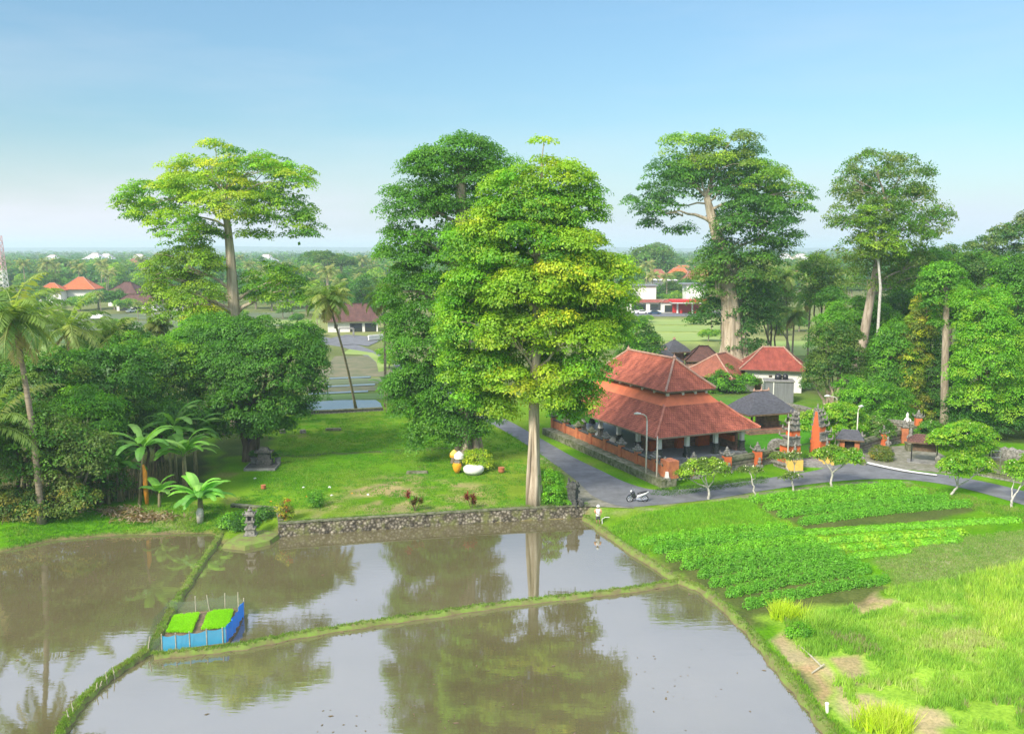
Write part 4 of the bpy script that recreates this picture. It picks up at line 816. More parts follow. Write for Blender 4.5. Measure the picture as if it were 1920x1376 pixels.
# ------------------------------------------------------------------ bananas
def banana(label, base, h, n=9, L=2.6, seed=0, group=None, lean=0.0, bright=1.0, name='banana_plant', stems=1, flower=False, upright=0.0):
    random.seed(seed); t_ = thing(name, label, 'banana plant', base, group); mb = MB(); V = []; Cc = []
    for s_i in range(stems):
        ox = random.uniform(-0.5, 0.5) * (stems > 1); oy = random.uniform(-0.4, 0.4) * (stems > 1); hh = h * random.uniform(0.8, 1.0) if s_i else h
        T = Vector((base[0] + ox + lean * hh, base[1] + oy, base[2] + hh))
        mb.tube([(base[0] + ox, base[1] + oy, base[2] - 0.1), (base[0] + ox + lean * hh * 0.4, base[1] + oy, base[2] + hh * 0.5), tuple(T)], [0.17, 0.13, 0.08], 9)
        for i in range(n):
            az = i * 2.4 + random.uniform(-0.3, 0.3); el = math.radians(78 - 55 * (i / n) + upright * 20); LL = L * random.uniform(0.8, 1.1); ns = 10; p = T.copy(); side = Vector((-math.sin(az), math.cos(az), 0))
            wmax = 0.40 * random.uniform(0.85, 1.15); col = random.choice([(0.09, 0.20, 0.035), (0.12, 0.25, 0.05), (0.07, 0.17, 0.04), (0.15, 0.26, 0.08)]); pr = None
            for j in range(ns + 1):
                t_i = j / ns; w_ = wmax * (0.06 if t_i < 0.16 else math.sin(math.pi * min(1, (t_i - 0.1) / 0.92)) ** 0.55 + 0.02)
                cup = Vector((0, 0, -0.28 * w_)); cur = (p - side * w_ + cup, p.copy(), p + side * w_ + cup)
                if pr is not None:
                    k = random.uniform(0.85, 1.15) * bright; cc_ = [tuple(x * k for x in col)] * 4; sh = 0.97 if random.random() < 0.8 else 0.75
                    V += [pr[0].lerp(pr[1], 1 - sh), pr[1], cur[1], cur[0].lerp(cur[1], 1 - sh)]; Cc += cc_
                    V += [pr[1], pr[2], cur[2].lerp(cur[1], (1 - sh)), cur[1]]; Cc += cc_
                pr = cur; el -= math.radians(random.uniform(7, 13)) * (0.5 + t_i); p = p + Vector((math.cos(az) * math.cos(el), math.sin(az) * math.cos(el), math.sin(el))) * (LL / ns)
    mb.build('stem', M['banana_stem'], t_, smooth=True)
    np_mesh('crown', np.array([tuple(p) for p in V]), np.arange(len(V)).reshape(-1, 4), M['leaf'], t_, cols=np.array(Cc) * np.array([1.8, 1.9, 1.3]))
    if flower:
        fb = MB(); x, y, z0 = base; fb.tube([(x + 0.75, y - 0.2, z0 + 0.2), (x + 0.7, y - 0.2, z0 + 1.4), (x + 0.65, y - 0.1, z0 + 2.9), (x + 0.5, y, z0 + 3.6)], [0.16, 0.22, 0.2, 0.08], 8)
        fb.build('dry_leaf_bundle', M['orange_dry'], t_, smooth=True)
    return t_
M['banana_stem'] = mat('banana_stem', (0.34, 0.30, 0.16), 0.8, c2=(0.16, 0.13, 0.07), scale=4, bump=0.3, stretch=(1, 1, 0.3))
M['orange_dry'] = mat('orange_dry_leaves', (0.78, 0.30, 0.02), 0.7, c2=(0.45, 0.19, 0.03), scale=7, bump=0.5, stretch=(1, 1, 0.4))
banana('tall banana plant with big arching leaves and an orange dry bundle', gp(262, 955, 76), 5.0, 12, 3.8, 31, lean=0.12, flower=True)
banana('short banana plant with brown shaggy stem at the western end of the clump', gp(205, 955, 76.5), 3.2, 7, 3.0, 32, upright=0.8)
banana('bright low banana clump with a white-wrapped stem near the dike', gp(372, 975, 73.5), 1.9, 9, 3.1, 33, stems=3, bright=1.35, upright=0.3)
banana('dark banana plant standing behind the tall one', gp(330, 905, 84), 5.2, 11, 3.8, 34, stems=2, bright=0.9, upright=0.3)
banana('banana plant at the shaded edge of the lawn, next to the fig', gp(365, 910, 86), 4.2, 10, 3.6, 35, bright=0.8, stems=2)
banana('leafy banana plant between the shaggy stem and the tall one', gp(225, 945, 77), 3.0, 9, 3.0, 131, stems=2, upright=0.5)
banana('low young banana sucker in front of the dry heap', gp(300, 962, 75.5), 1.2, 7, 2.2, 132, upright=0.7, bright=1.1)
banana('banana plant with torn upright leaves below the fig branches', gp(350, 925, 80), 3.6, 10, 3.4, 133, stems=2, bright=0.95, upright=0.5)
banana('slim banana plant just behind the shaggy stem', gp(236, 935, 79), 4.0, 8, 3.0, 36, bright=0.75)
for i, (px, py, h) in enumerate([(745, 772, 4.0), (765, 768, 4.6), (730, 775, 3.2)]):
    banana(['blue-green banana plant beside the flooded terrace', 'tall banana plant half hidden by the dark banyan', 'small banana plant at the terrace corner'][i], at(px, py), h, 9, 3.0, 37 + i, stems=2, upright=0.9, bright=0.95, group='bananas by the terrace')
sp_ = gp(378, 975, 73.2); wb = MB(); wb.tube([(sp_[0], sp_[1] - 0.35, sp_[2] - 0.05), (sp_[0], sp_[1] - 0.35, sp_[2] + 0.9), (sp_[0] + 0.05, sp_[1] - 0.35, sp_[2] + 1.15)], [0.26, 0.30, 0.2], 12)
tag(wb.build('stump', M['bark_white'], None, origin=(sp_[0], sp_[1] - 0.35, sp_[2]), smooth=True), 'short pale tree stump in front of the bright banana clump', 'stump')

# ------------------------------------------------------------------ frangipani
def frangipani(label, base, crown_rows, Yb, forks, seed=0, pals=None, flowers=20, group='frangipani trees along the road', r=0.10, **k):
    random.seed(seed); B = Vector(base); t_ = thing('frangipani_tree', label, 'tree', base, group)
    lobes = plobes(Yb, crown_rows, seed=seed); mb = MB(); fk = Vector(base) + Vector(forks)
    limb(mb, B - Vector((0, 0, 0.1)), fk, r * 1.25, r * 0.9, sag=0, wob=0.12, seg=5)
    for l in lobes:
        c = Vector(l[:3]) - Vector((0, 0, l[5] * 0.5)); mid = fk.lerp(c, 0.45) + Vector((random.uniform(-.2, .2), random.uniform(-.2, .2), -0.1))
        limb(mb, fk, mid, r * 0.75, r * 0.5, n=6, sag=0.0, seg=3); limb(mb, mid, c, r * 0.5, r * 0.3, n=6, sag=0.02, seg=3)
        for _ in range(4):
            e = Vector(l[:3]) + Vector((random.uniform(-1, 1) * l[3], random.uniform(-1, 1) * l[4], random.uniform(-0.4, 0.5) * l[5])) * 0.8
            limb(mb, mid.lerp(c, 0.5), e, r * 0.35, r * 0.18, n=5, seg=3, sag=0.05)
    mb.build('trunk', M['bark_white'], t_, smooth=True)
    kk = dict(pad=0.45, leaf=0.26, dens=1.5, fill=0.25, flat=0.5, pals=pals or [G_LIME + G_BRIGHT + G_OLIVE]); kk.update(k)
    crown_mesh('crown', t_, lobes, **kk)
    if flowers:
        fb = MB()
        for _ in range(flowers):
            l = random.choice(lobes); u = Vector((random.gauss(0, 1), random.gauss(0, 1), abs(random.gauss(0, 1)) + 0.2)).normalized()
            fb.ball((l[0] + u.x * l[3] * 1.05, l[1] + u.y * l[4] * 1.05, l[2] + u.z * l[5] * 1.1), 0.05, 6)
        fb.build('blossoms', M['flower'], t_)
    return t_
M['flower'] = mat('cream_flower', (0.85, 0.80, 0.50), 0.7)
def fY(px, py): p = gat(px, py); return p
for lb, (bx, by), rows, fk, sd, kw in [
 ('spreading frangipani with bare grey twigs at the bend of the road', (1329, 936), [(1310, 880, 30, 12), (1285, 888, 16, 10), (1340, 880, 24, 12), (1325, 868, 30, 8)], (-0.1, 0, 1.05), 51, dict(pals=[G_OLIVE + G_LIME], dens=1.1)),
 ('small thin frangipani sapling between the two road-side frangipanis', (1415, 931), [(1405, 880, 14, 7), (1418, 884, 12, 6)], (-0.3, 0, 1.5), 52, dict(r=0.07, dens=1.1, pals=[G_OLIVE + G_GREY])),
 ('sparse frangipani in front of the split gate', (1488, 921), [(1468, 856, 16, 9), (1490, 854, 14, 8), (1484, 893, 14, 6)], (-0.15, 0, 0.9), 53, dict(r=0.08, dens=1.1, pals=[G_OLIVE + G_GREY])),
 ('flat-topped frangipani hiding one yellow plinth of the gate', (1557, 916), [(1560, 850, 28, 13), (1590, 862, 22, 12), (1540, 852, 16, 9), (1600, 852, 12, 10)], (0.1, 0, 1.5), 54, dict()),
 ('frangipani with a white forked trunk leaning over the road', (1782, 929), [(1800, 868, 34, 14), (1830, 880, 26, 14), (1790, 882, 20, 10), (1845, 870, 16, 12)], (0.6, 0, 0.9), 55, dict(pals=[G_BRIGHT + G_LIME], flowers=30)),
 ('frangipani with two white trunks at the east edge of the road', (1895, 951), [(1905, 880, 18, 18), (1925, 890, 20, 20), (1940, 870, 20, 20)], (0.1, 0, 0.7), 56, dict(pals=[G_BRIGHT + G_LIME], flowers=20)),
 ('large bright frangipani overhanging the notice shelter', (1800, 868), [(1800, 812, 36, 18), (1835, 820, 30, 20), (1770, 822, 26, 16), (1810, 835, 44, 16), (1845, 840, 20, 14), (1815, 800, 26, 10)], (0.2, 0, 1.4), 57, dict(pals=[G_BRIGHT + G_LIME], flowers=25, fill=0.3, dens=1.5)),
 ('dense frangipani behind the split gate, full of white blossom', (1570, 838), [(1530, 785, 30, 18), (1570, 775, 40, 18), (1600, 790, 26, 18), (1550, 800, 40, 18), (1590, 805, 30, 14), (1520, 800, 20, 14)], (0.1, 0, 1.4), 58, dict(pals=[G_BRIGHT + G_LIME], flowers=30, fill=0.35, dens=1.5)),
 ('low round frangipani behind the carved yard wall', (1640, 832), [(1640, 795, 24, 13), (1660, 805, 18, 12), (1620, 808, 18, 12), (1645, 812, 26, 10)], (0.0, 0, 0.9), 59, dict(pals=[G_MID + G_GREY], flowers=25, fill=0.35, dens=1.5)),
 ('small frangipani beside the stone guardian behind the notice shelter', (1745, 838), [(1745, 800, 18, 10), (1735, 812, 14, 10), (1762, 812, 14, 10)], (0.0, 0, 0.9), 60, dict(pals=[G_MID], flowers=6, fill=0.3)),
]:
    p = fY(bx, by); frangipani(lb, p, rows, p[1], fk, seed=sd, **kw)
# the frangipanis' flowers are small blossoms; shrubs and garden plants next
def shrub(name, label, px, py, w, h, pal, seed, leaf=0.16, Y=None, cat='shrub', group=None, pad=0.3, **k):
    p = gat(px, py) if Y is None else gp(px, py, Y); t_ = thing(name, label, cat, p, group); random.seed(seed)
    mb = MB()
    for i in range(5):
        an = i * 1.3; mb.tube([(p[0], p[1], p[2] - 0.05), (p[0] + math.cos(an) * w * 0.25, p[1] + math.sin(an) * w * 0.25, p[2] + h * 0.7)], [0.035, 0.015], 5)
    mb.build('stem', M['bark_dark'], t_)
    crown_mesh('foliage', t_, [(p[0], p[1], p[2] + h * 0.55, w * 0.5, w * 0.5, h * 0.5), (p[0] + w * 0.1, p[1] - w * 0.1, p[2] + h * 0.35, w * 0.5, w * 0.45, h * 0.35)], pals=[pal], pad=pad, leaf=leaf, fill=0.8, flat=0.7, under=-0.8, **k)
    return t_
G_RED = [(0.30, 0.03, 0.03), (0.20, 0.025, 0.03), (0.38, 0.06, 0.04)]
shrub('croton_bush', 'yellow-flecked croton bush behind the corner of the stone wall', 535, 975, 1.1, 1.7, G_YEL + G_RED[:1] + G_OLIVE, 61)
shrub('garden_shrub', 'small bright green leafy shrub near the wall on the lawn', 592, 950, 1.2, 1.4, G_MID + G_BRIGHT, 62)
def cordyline(label, px, py, spots, seed):
    p = gat(px, py); t_ = thing('cordyline_plant', label, 'plant', p, 'red cordylines on the lawn'); random.seed(seed); mb = MB(); V = []; Cc = []
    for dx, h, red in spots:
        mb.tube([(p[0], p[1], p[2] - 0.05), (p[0] + dx, p[1], p[2] + h)], [0.03, 0.02], 5)
        for i in range(60):
            T = Vector((p[0] + dx + random.gauss(0, 0.06), p[1], p[2] + h * random.uniform(0.65, 1.05))); an = random.uniform(0, 6.28); el = random.uniform(-0.2, 1.3); L = random.uniform(0.3, 0.5)
            d_ = Vector((math.cos(an) * math.cos(el), math.sin(an) * math.cos(el), math.sin(el))); s = Vector((-math.sin(an), math.cos(an), 0)) * 0.05
            V += [T, T + d_ * L * 0.5 - s, T + d_ * L, T + d_ * L * 0.5 + s]; Cc += [random.choice(G_RED if red else [(0.16, 0.13, 0.03), (0.22, 0.10, 0.04), (0.10, 0.12, 0.03)])] * 4
    mb.build('stem', M['bark_dark'], t_); np_mesh('foliage', np.array([tuple(v) for v in V]), np.arange(len(V)).reshape(-1, 4), M['leaf'], t_, cols=np.array(Cc))
cordyline('red cordyline clump with three stems in the middle of the lawn edge', 778, 958, [(-0.55, 1.6, 1), (0.1, 1.0, 0), (0.5, 0.9, 0), (-0.1, 0.7, 0)], 63)
cordyline('smaller red cordyline clump close to the mossy end of the wall', 884, 955, [(-0.4, 1.15, 1), (0.15, 1.1, 1), (0.2, 0.6, 0)], 64)
shrub('climbing_fig', 'vivid green creeper mound against the giant trunk, reaching to the wall', 1030, 945, 1.9, 2.9, G_BRIGHT, 65, pad=0.4, leaf=0.2)
shrub('garden_shrub', 'low bright creeper spreading between the giant trunk and the dark pillar', 1052, 945, 1.6, 0.8, G_BRIGHT, 66)
shrub('garden_shrub', 'yellow-green shrub growing out of the white cloth at the banyan foot', 893, 880, 2.6, 1.9, G_YEL + G_LIME, 67, pad=0.45, leaf=0.22)
shrub('round_weed', 'round bright green weed on the bare earth by the pond bank', 1497, 1193, 1.3, 0.8, G_BRIGHT, 68)
shrub('garden_shrub', 'loose creeper growing in the gravel verge below the yard wall', 1650, 862, 2.2, 1.4, G_OLIVE + G_BROWN, 69)
# ------------------------------------------------------------------ crops and grass
def polyline_px(a, b, n, bow=0.0):
    out = []
    for i in range(n + 1):
        t = i / n; out.append((a[0] + (b[0] - a[0]) * t, a[1] + (b[1] - a[1]) * t - bow * math.sin(math.pi * t)))
    return out
def crop_row(label, a, b, w, h, pal, group, bow=0.0, leaf=0.12, seed=0, name='crop_row'):
    """one row of bushy crop plants from pixel a to pixel b on the ground"""
    A, B = gat(*a), gat(*b); L = math.hypot(B[0] - A[0], B[1] - A[1]); n = max(3, int(L / 0.3)); rr = np.random.default_rng(seed)
    pts = [gat(*q) for q in polyline_px(a, b, n, bow)]
    V, Cc = [], []; pal = np.asarray(pal)
    for p in pts:
        hh = h * rr.uniform(0.8, 1.15); ww = w * rr.uniform(0.85, 1.15); m = int(190 * (0.17 / leaf) ** 1.2 * (0.4 + 0.5 * w))
        u = rr.normal(0, 1, (m, 3)); u /= np.linalg.norm(u, axis=1, keepdims=True); u[:, 2] = np.abs(u[:, 2])
        pos = np.array(p) + np.array([rr.normal(0, 0.07), rr.normal(0, 0.07), 0.0]) + u * np.array([ww * 0.5, ww * 0.5, hh]) * rr.uniform(0.75, 1.08, (m, 1))
        nn = u * 1.0 + np.array([0, 0, 0.25]) + rr.normal(0, 0.28, (m, 3)); nn /= np.linalg.norm(nn, axis=1, keepdims=True)
        c = pal[rr.integers(0, len(pal))] * rr.uniform(0.75, 1.3, (m, 1))
        v, c = leaf_quads(pos, nn, leaf * rr.uniform(0.6, 1.4, m), c * np.array([[3.0, 2.7, 1.5]]), droop=0.15); V.append(v); Cc.append(c)
    V = np.concatenate(V)
    o = np_mesh(name, V, np.arange(len(V)).reshape(-1, 4), M['leaf'], cols=np.concatenate(Cc), origin=A)
    return tag(o, label, 'crop row', group)
CA = [(0.058, 0.17, 0.022), (0.065, 0.185, 0.024), (0.055, 0.16, 0.022)]; CB = [(0.082, 0.21, 0.02), (0.092, 0.225, 0.022), (0.075, 0.195, 0.02)]; CM = [(0.066, 0.185, 0.022), (0.072, 0.20, 0.022), (0.06, 0.175, 0.022)]
ordn = ['first', 'second', 'third', 'fourth', 'fifth', 'sixth', 'seventh', 'eighth', 'ninth', 'tenth', 'eleventh', 'twelfth']
# lower bed: rows run up to the east
n = 8
for i in range(n):
    t = i / (n - 1); u = t ** 0.9
    a = (1402 + (1208 - 1402) * u, 1140 + (1022 - 1140) * (t ** 0.85)); b = (1660 + (1478 - 1660) * u, 1092 + (993 - 1092) * (t ** 0.85))
    pal = CB if i in (5, 7) else (CM if i in (4, 6) else CA)
    crop_row('bushy dark green crop row, %s from the front of the lower bed' % ordn[i] if i < 5 else 'lighter green crop row, %s from the front of the lower bed' % ordn[i], a, b, 0.76, 0.74, pal, 'rows of the lower crop bed', bow=4, seed=i)
n = 4
for i in range(n):
    t = i / (n - 1)
    a = (1505 + (1412 - 1505) * t ** 0.8, 982 + (942 - 982) * t); b = (1815 + (1690 - 1815) * t, 948 + (914 - 948) * t)
    crop_row('bright green crop row, %s from the front of the upper bed' % ordn[i], a, b, 0.98, 0.66, CB if i > 1 else CM, 'rows of the upper crop bed', bow=3, seed=30 + i, leaf=0.13)
for i, (a, b, pal, h, w, lb) in enumerate([((1510, 1000), (1900, 975), CB, 0.28, 1.2, 'low mixed seedlings strip just below the upper bed'), ((1530, 1016), (1800, 1000), CB + G_LIME[:1], 0.35, 1.0, 'yellow-green lettuce strip, upper of the two'),
        ((1560, 1030), (1790, 1014), CB + G_LIME[:1], 0.35, 1.0, 'yellow-green lettuce strip, lower of the two'), ((1600, 1044), (1700, 1035), CB, 0.3, 1.0, 'short strip of seedlings at the corner of the lower bed'), ((1470, 1000), (1500, 1018), CB, 0.3, 1.4, 'small patch of seedlings between the two beds')]):
    crop_row(lb, a, b, w, h, pal, 'low strips between the crop beds', seed=50 + i, leaf=0.16, name='seedling_strip')

def scatter_px(poly, n, seed=0, z=True):
    """points on the ground within a pixel polygon, even over the ground"""
    q = P2(poly); rr = np.random.default_rng(seed); lo, hi = q.min(0), q.max(0); out = np.zeros((0, 2))
    while len(out) < n:
        c = rr.uniform(lo, hi, (n * 2, 2)); c = c[inside(q, c[:, 0], c[:, 1])]; out = np.concatenate([out, c])
    out = out[:n]; zz = height(out[:, 0], out[:, 1]); o = np.column_stack([out, zz]); return o[zz > WZ + 0.03]
TALL = [(0.34, 0.30, 0.16), (0.20, 0.40, 0.04), (0.24, 0.46, 0.05), (0.30, 0.52, 0.06), (0.36, 0.56, 0.07), (0.44, 0.58, 0.13), (0.48, 0.52, 0.20)]
pts = scatter_px([(1590, 1120), (1700, 1085), (1800, 1075), (2060, 1010), (2300, 1500), (1700, 1500), (1690, 1330), (1600, 1290), (1500, 1190), (1470, 1140)], 12000, 1)
keep = (vnoise(pts[:, 0], pts[:, 1], 2.2, 31) * 0.6 + vnoise(pts[:, 0], pts[:, 1], 0.8, 32) * 0.5 > 0.40) & ~inside(P2([(1560, 1225), (1620, 1222), (1660, 1262), (1590, 1270)], -0.6), pts[:, 0], pts[:, 1]) & ~inside(P2([(1600, 1120), (1660, 1110), (1690, 1130), (1610, 1150)], -0.5), pts[:, 0], pts[:, 1]) & ~inside(P2([(1600, 1250), (1680, 1280), (1780, 1310), (1830, 1376), (1700, 1360), (1610, 1300)]), pts[:, 0], pts[:, 1])
grass_tufts('tall_grass', pts[keep], 14, 0.36, 0.026, TALL, spread=0.10, lean=0.35, label='tall light green grass filling the field corner')
pts = scatter_px([(1800, 1075), (1920, 1050), (2100, 1040), (2100, 1200), (1850, 1180)], 1500, 2)
grass_tufts('tall_grass', pts, 14, 0.62, 0.03, [(0.30, 0.50, 0.06), (0.36, 0.56, 0.06), (0.44, 0.62, 0.07), (0.52, 0.60, 0.15)], spread=0.12, lean=0.35, label='taller yellow-green grass at the east edge of the field')
def clump(label, px, py, n, h, pal, seed, spread=0.35, sz=None):
    global rng
    p = gat(px, py); rr = np.random.default_rng(seed); q = np.column_stack([rr.normal(p[0], spread, n), rr.normal(p[1], spread * 0.7, n), np.full(n, p[2] - 0.02)])
    o = grass_tufts('grass_clump', q, 10, h, 0.028, pal, spread=0.08, lean=0.6); del o['kind']
    me = o.data; co = np.empty(len(me.vertices) * 3, np.float32); me.vertices.foreach_get('co', co); co = co.reshape(-1, 3) - np.array(p, np.float32); me.vertices.foreach_set('co', co.ravel()); me.update(); o.location = p
    return tag(o, label, 'grass clump', 'yellow-green grass clumps')
YG = [(0.55, 0.70, 0.03), (0.45, 0.62, 0.03), (0.62, 0.70, 0.10)]
clump('tall bright yellow-green grass clump at the corner of the lower crop bed', 1480, 1158, 110, 0.95, YG, 5, 0.55)
clump('bright grass clump at the lower edge of the field by the ditch', 1665, 1365, 130, 1.0, YG, 6, 0.6)
clump('fine arching grass clump on the bare strip above the fallen stick', 1545, 1175, 70, 0.8, TALL, 7, 0.5)
MIDG = [(0.20, 0.46, 0.025), (0.25, 0.52, 0.03), (0.16, 0.38, 0.02), (0.32, 0.5, 0.06)]
pts = scatter_px([(1110, 985), (1200, 960), (1400, 935), (1420, 950), (1480, 985), (1210, 1015), (1180, 1030), (1270, 1085), (1240, 1065)], 5000, 3)
grass_tufts('field_grass', pts, 12, 0.22, 0.028, MIDG, spread=0.12, label='fresh green grass on the slope below the road')
pts = scatter_px([(1640, 1035), (1800, 1000), (2000, 985), (2000, 1070), (1700, 1100), (1680, 1090)], 3500, 4)
grass_tufts('field_grass', pts, 10, 0.12, 0.03, [(0.22, 0.36, 0.07), (0.28, 0.36, 0.11), (0.18, 0.34, 0.05)], spread=0.15, label='thin grey-green grass on the fallow strip')
pts = scatter_px([(1190, 1015), (1215, 1040), (1290, 1090), (1400, 1165), (1480, 1260), (1580, 1380), (1640, 1380), (1540, 1300), (1490, 1230), (1440, 1180), (1400, 1150), (1280, 1075), (1230, 1035)], 1800, 8)
grass_tufts('bank_grass', pts, 10, 0.2, 0.025, MIDG + [(0.2, 0.22, 0.08)], spread=0.12, label='low grass along the ditch by the pond bank')
LWG = [(0.11, 0.33, 0.012), (0.14, 0.38, 0.015), (0.09, 0.27, 0.012), (0.20, 0.38, 0.03), (0.26, 0.38, 0.06)]
pts = scatter_px([(440, 945), (520, 950), (700, 965), (1060, 945), (1055, 880), (960, 812), (760, 770), (540, 770), (520, 850)], 16000, 9)
keep = vnoise(pts[:, 0], pts[:, 1], 1.6, 33) > 0.3
grass_tufts('lawn_grass', pts[keep], 7, 0.10, 0.035, LWG, spread=0.16, label='short green grass over the lawn')
pts = scatter_px([(30, 1025), (120, 1000), (330, 992), (400, 990), (430, 975), (420, 945), (300, 945), (120, 960), (0, 990)], 2600, 10)
grass_tufts('bank_grass', pts, 10, 0.14, 0.03, LWG, spread=0.15, label='green grass on the bank under the banana plants')
pts = scatter_px([(1420, 900), (1600, 878), (1800, 905), (2000, 960), (2000, 935), (1800, 893), (1620, 862), (1430, 880)], 10, 11)
pts = scatter_px([(1700, 906), (1790, 924), (1920, 956), (2000, 980), (2000, 1000), (1900, 975), (1800, 945), (1690, 915)], 1500, 12)
grass_tufts('verge_grass', pts, 9, 0.16, 0.03, LWG + [(0.22, 0.2, 0.1)], spread=0.15, label='thin grass on the road verge')
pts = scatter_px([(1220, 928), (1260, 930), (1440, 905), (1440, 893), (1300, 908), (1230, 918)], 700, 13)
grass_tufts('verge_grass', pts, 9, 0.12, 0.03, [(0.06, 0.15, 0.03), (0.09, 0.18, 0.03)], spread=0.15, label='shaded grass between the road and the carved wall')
# grassy triangle with the lantern shrine
TR = [(420, 1018), (470, 985), (500, 975), (522, 1000), (505, 1012), (460, 1022)]
q = [at(x, y, WZ + 0.35)[:2] for x, y in TR]; ar = sum(q[i][0] * q[(i + 1) % 6][1] - q[(i + 1) % 6][0] * q[i][1] for i in range(6)); q = q if ar > 0 else q[::-1]
cx_, cy_ = sum(p[0] for p in q) / 6, sum(p[1] for p in q) / 6
vs = [(cx_ + (x - cx_) * s, cy_ + (y - cy_) * s, z_) for s, z_ in ((1.12, WZ - 0.2), (1.0, WZ + 0.3), (0.6, WZ + 0.42)) for x, y in q]
mb = MB(); mb.add(vs, [(k * 6 + i, k * 6 + (i + 1) % 6, k * 6 + 6 + (i + 1) % 6, k * 6 + 6 + i) for k in range(2) for i in range(6)] + [tuple(12 + i for i in range(6))])
kind(mb.build('turf_bank', mdg), 'structure', 'grassy turf bank jutting into the pond under the lantern shrine')
pts = scatter_px(TR, 300, 14); pts[:, 2] = WZ + 0.33
grass_tufts('bank_grass', pts, 10, 0.14, 0.03, LWG, spread=0.12, label='short grass on the turf bank')

wt = []
for a_, b_ in zip(P2([(522, 1006), (700, 993.5), (900, 980.5)], WZ), P2([(700, 993.5), (900, 980.5), (1100, 970)], WZ)):
    for _ in range(150): u = rng.uniform(0, 1); wt.append((a_[0] + (b_[0] - a_[0]) * u, a_[1] + (b_[1] - a_[1]) * u + 0.42 + rng.uniform(0, 0.25), 0.02))
grass_tufts('wall_weeds', wt, 9, 0.2, 0.03, [(0.12, 0.28, 0.03), (0.18, 0.34, 0.04), (0.25, 0.34, 0.08)], spread=0.1, lean=0.9, label='weeds growing along the top of the stone wall')
pts = scatter_px([(0, 985), (120, 960), (200, 945), (330, 930), (330, 890), (150, 900), (-40, 930)], 420, 21)
grass_tufts('dry_stems', pts, 4, 2.4, 0.03, [(0.22, 0.17, 0.10), (0.32, 0.27, 0.18), (0.16, 0.14, 0.07)], spread=0.2, lean=0.25, label='thin bare stems and dry creepers under the western trees')
# ------------------------------------------------------------------ temple and its buildings
class Fr:
    """local frame on the ground: u along a, v along a+90deg"""
    def __init__(s, o, deg): s.o = o; s.a = math.radians(deg); s.c, s.s_ = math.cos(s.a), math.sin(s.a)
    def p(s, u, v, z=0.0): return (s.o[0] + u * s.c - v * s.s_, s.o[1] + u * s.s_ + v * s.c, z)
    def box(s, mb, u0, u1, v0, v1, z0, z1, taper=1.0): return mb.box(s.p((u0 + u1) / 2, (v0 + v1) / 2, z0), (u1 - u0, v1 - v0, z1 - z0), s.a, taper)
def roof_obj(name, fr, rects, mat_, parent, soffit=None, fascia=0.14):
    """rects: [(u0,u1,v0,v1,z), ...] outlines from the eave up; tiles laid with UVs in metres"""
    V, F_, UV = [], [], []
    for (a, b) in zip(rects[:-1], rects[1:]):
        A = [(a[0], a[2], a[4]), (a[1], a[2], a[4]), (a[1], a[3], a[4]), (a[0], a[3], a[4])]; Bq = [(b[0], b[2], b[4]), (b[1], b[2], b[4]), (b[1], b[3], b[4]), (b[0], b[3], b[4])]
        for i in range(4):
            j = (i + 1) % 4; q = [A[i], A[j], Bq[j], Bq[i]]
            e = Vector(q[1]) - Vector(q[0]); e.normalize(); n = len(V); up = (Vector(q[3]) - Vector(q[0])); up -= e * up.dot(e); up.normalize()
            if (Vector(q[2]) - Vector(q[3])).length < 1e-4: q = q[:3]
            V += [fr.p(*x) for x in q]; F_.append(tuple(range(n, n + len(q)))); UV += [((Vector(x) - Vector(q[0])).dot(e) + i * 7.3, (Vector(x) - Vector(A[0])).dot(up) if i in (0,) else (Vector(x) - Vector(q[0])).dot(up)) for x in q]
    a = rects[0]; n = len(V); f0 = len(F_)
    lo = [fr.p(a[0], a[2], a[4] - fascia), fr.p(a[1], a[2], a[4] - fascia), fr.p(a[1], a[3], a[4] - fascia), fr.p(a[0], a[3], a[4] - fascia)]; hi = [fr.p(a[0], a[2], a[4]), fr.p(a[1], a[2], a[4]), fr.p(a[1], a[3], a[4]), fr.p(a[0], a[3], a[4])]
    for i in range(4):
        j = (i + 1) % 4; k = len(V); V += [lo[i], lo[j], hi[j], hi[i]]; F_.append((k, k + 1, k + 2, k + 3)); UV += [(0, 0)] * 4
    k = len(V); V += lo[::-1]; F_.append((k, k + 1, k + 2, k + 3)); UV += [(0, 0)] * 4
    t_ = rects[-1]
    if t_[1] - t_[0] > 0.01 and t_[3] - t_[2] > 0.01:
        k = len(V); V += [fr.p(t_[0], t_[2], t_[4]), fr.p(t_[1], t_[2], t_[4]), fr.p(t_[1], t_[3], t_[4]), fr.p(t_[0], t_[3], t_[4])]; F_.append((k, k + 1, k + 2, k + 3)); UV += [(0, 0)] * 4
    mb = MB(); mb.v = V; mb.f = F_; mb.m = [0] * f0 + [1] * (len(F_) - f0)
    o = mb.build(name, [mat_, soffit or M['wood']], parent)
    uv = o.data.uv_layers.new(name='UVMap')
    uv.data.foreach_set('uv', np.array(UV, np.float32).ravel()); return o
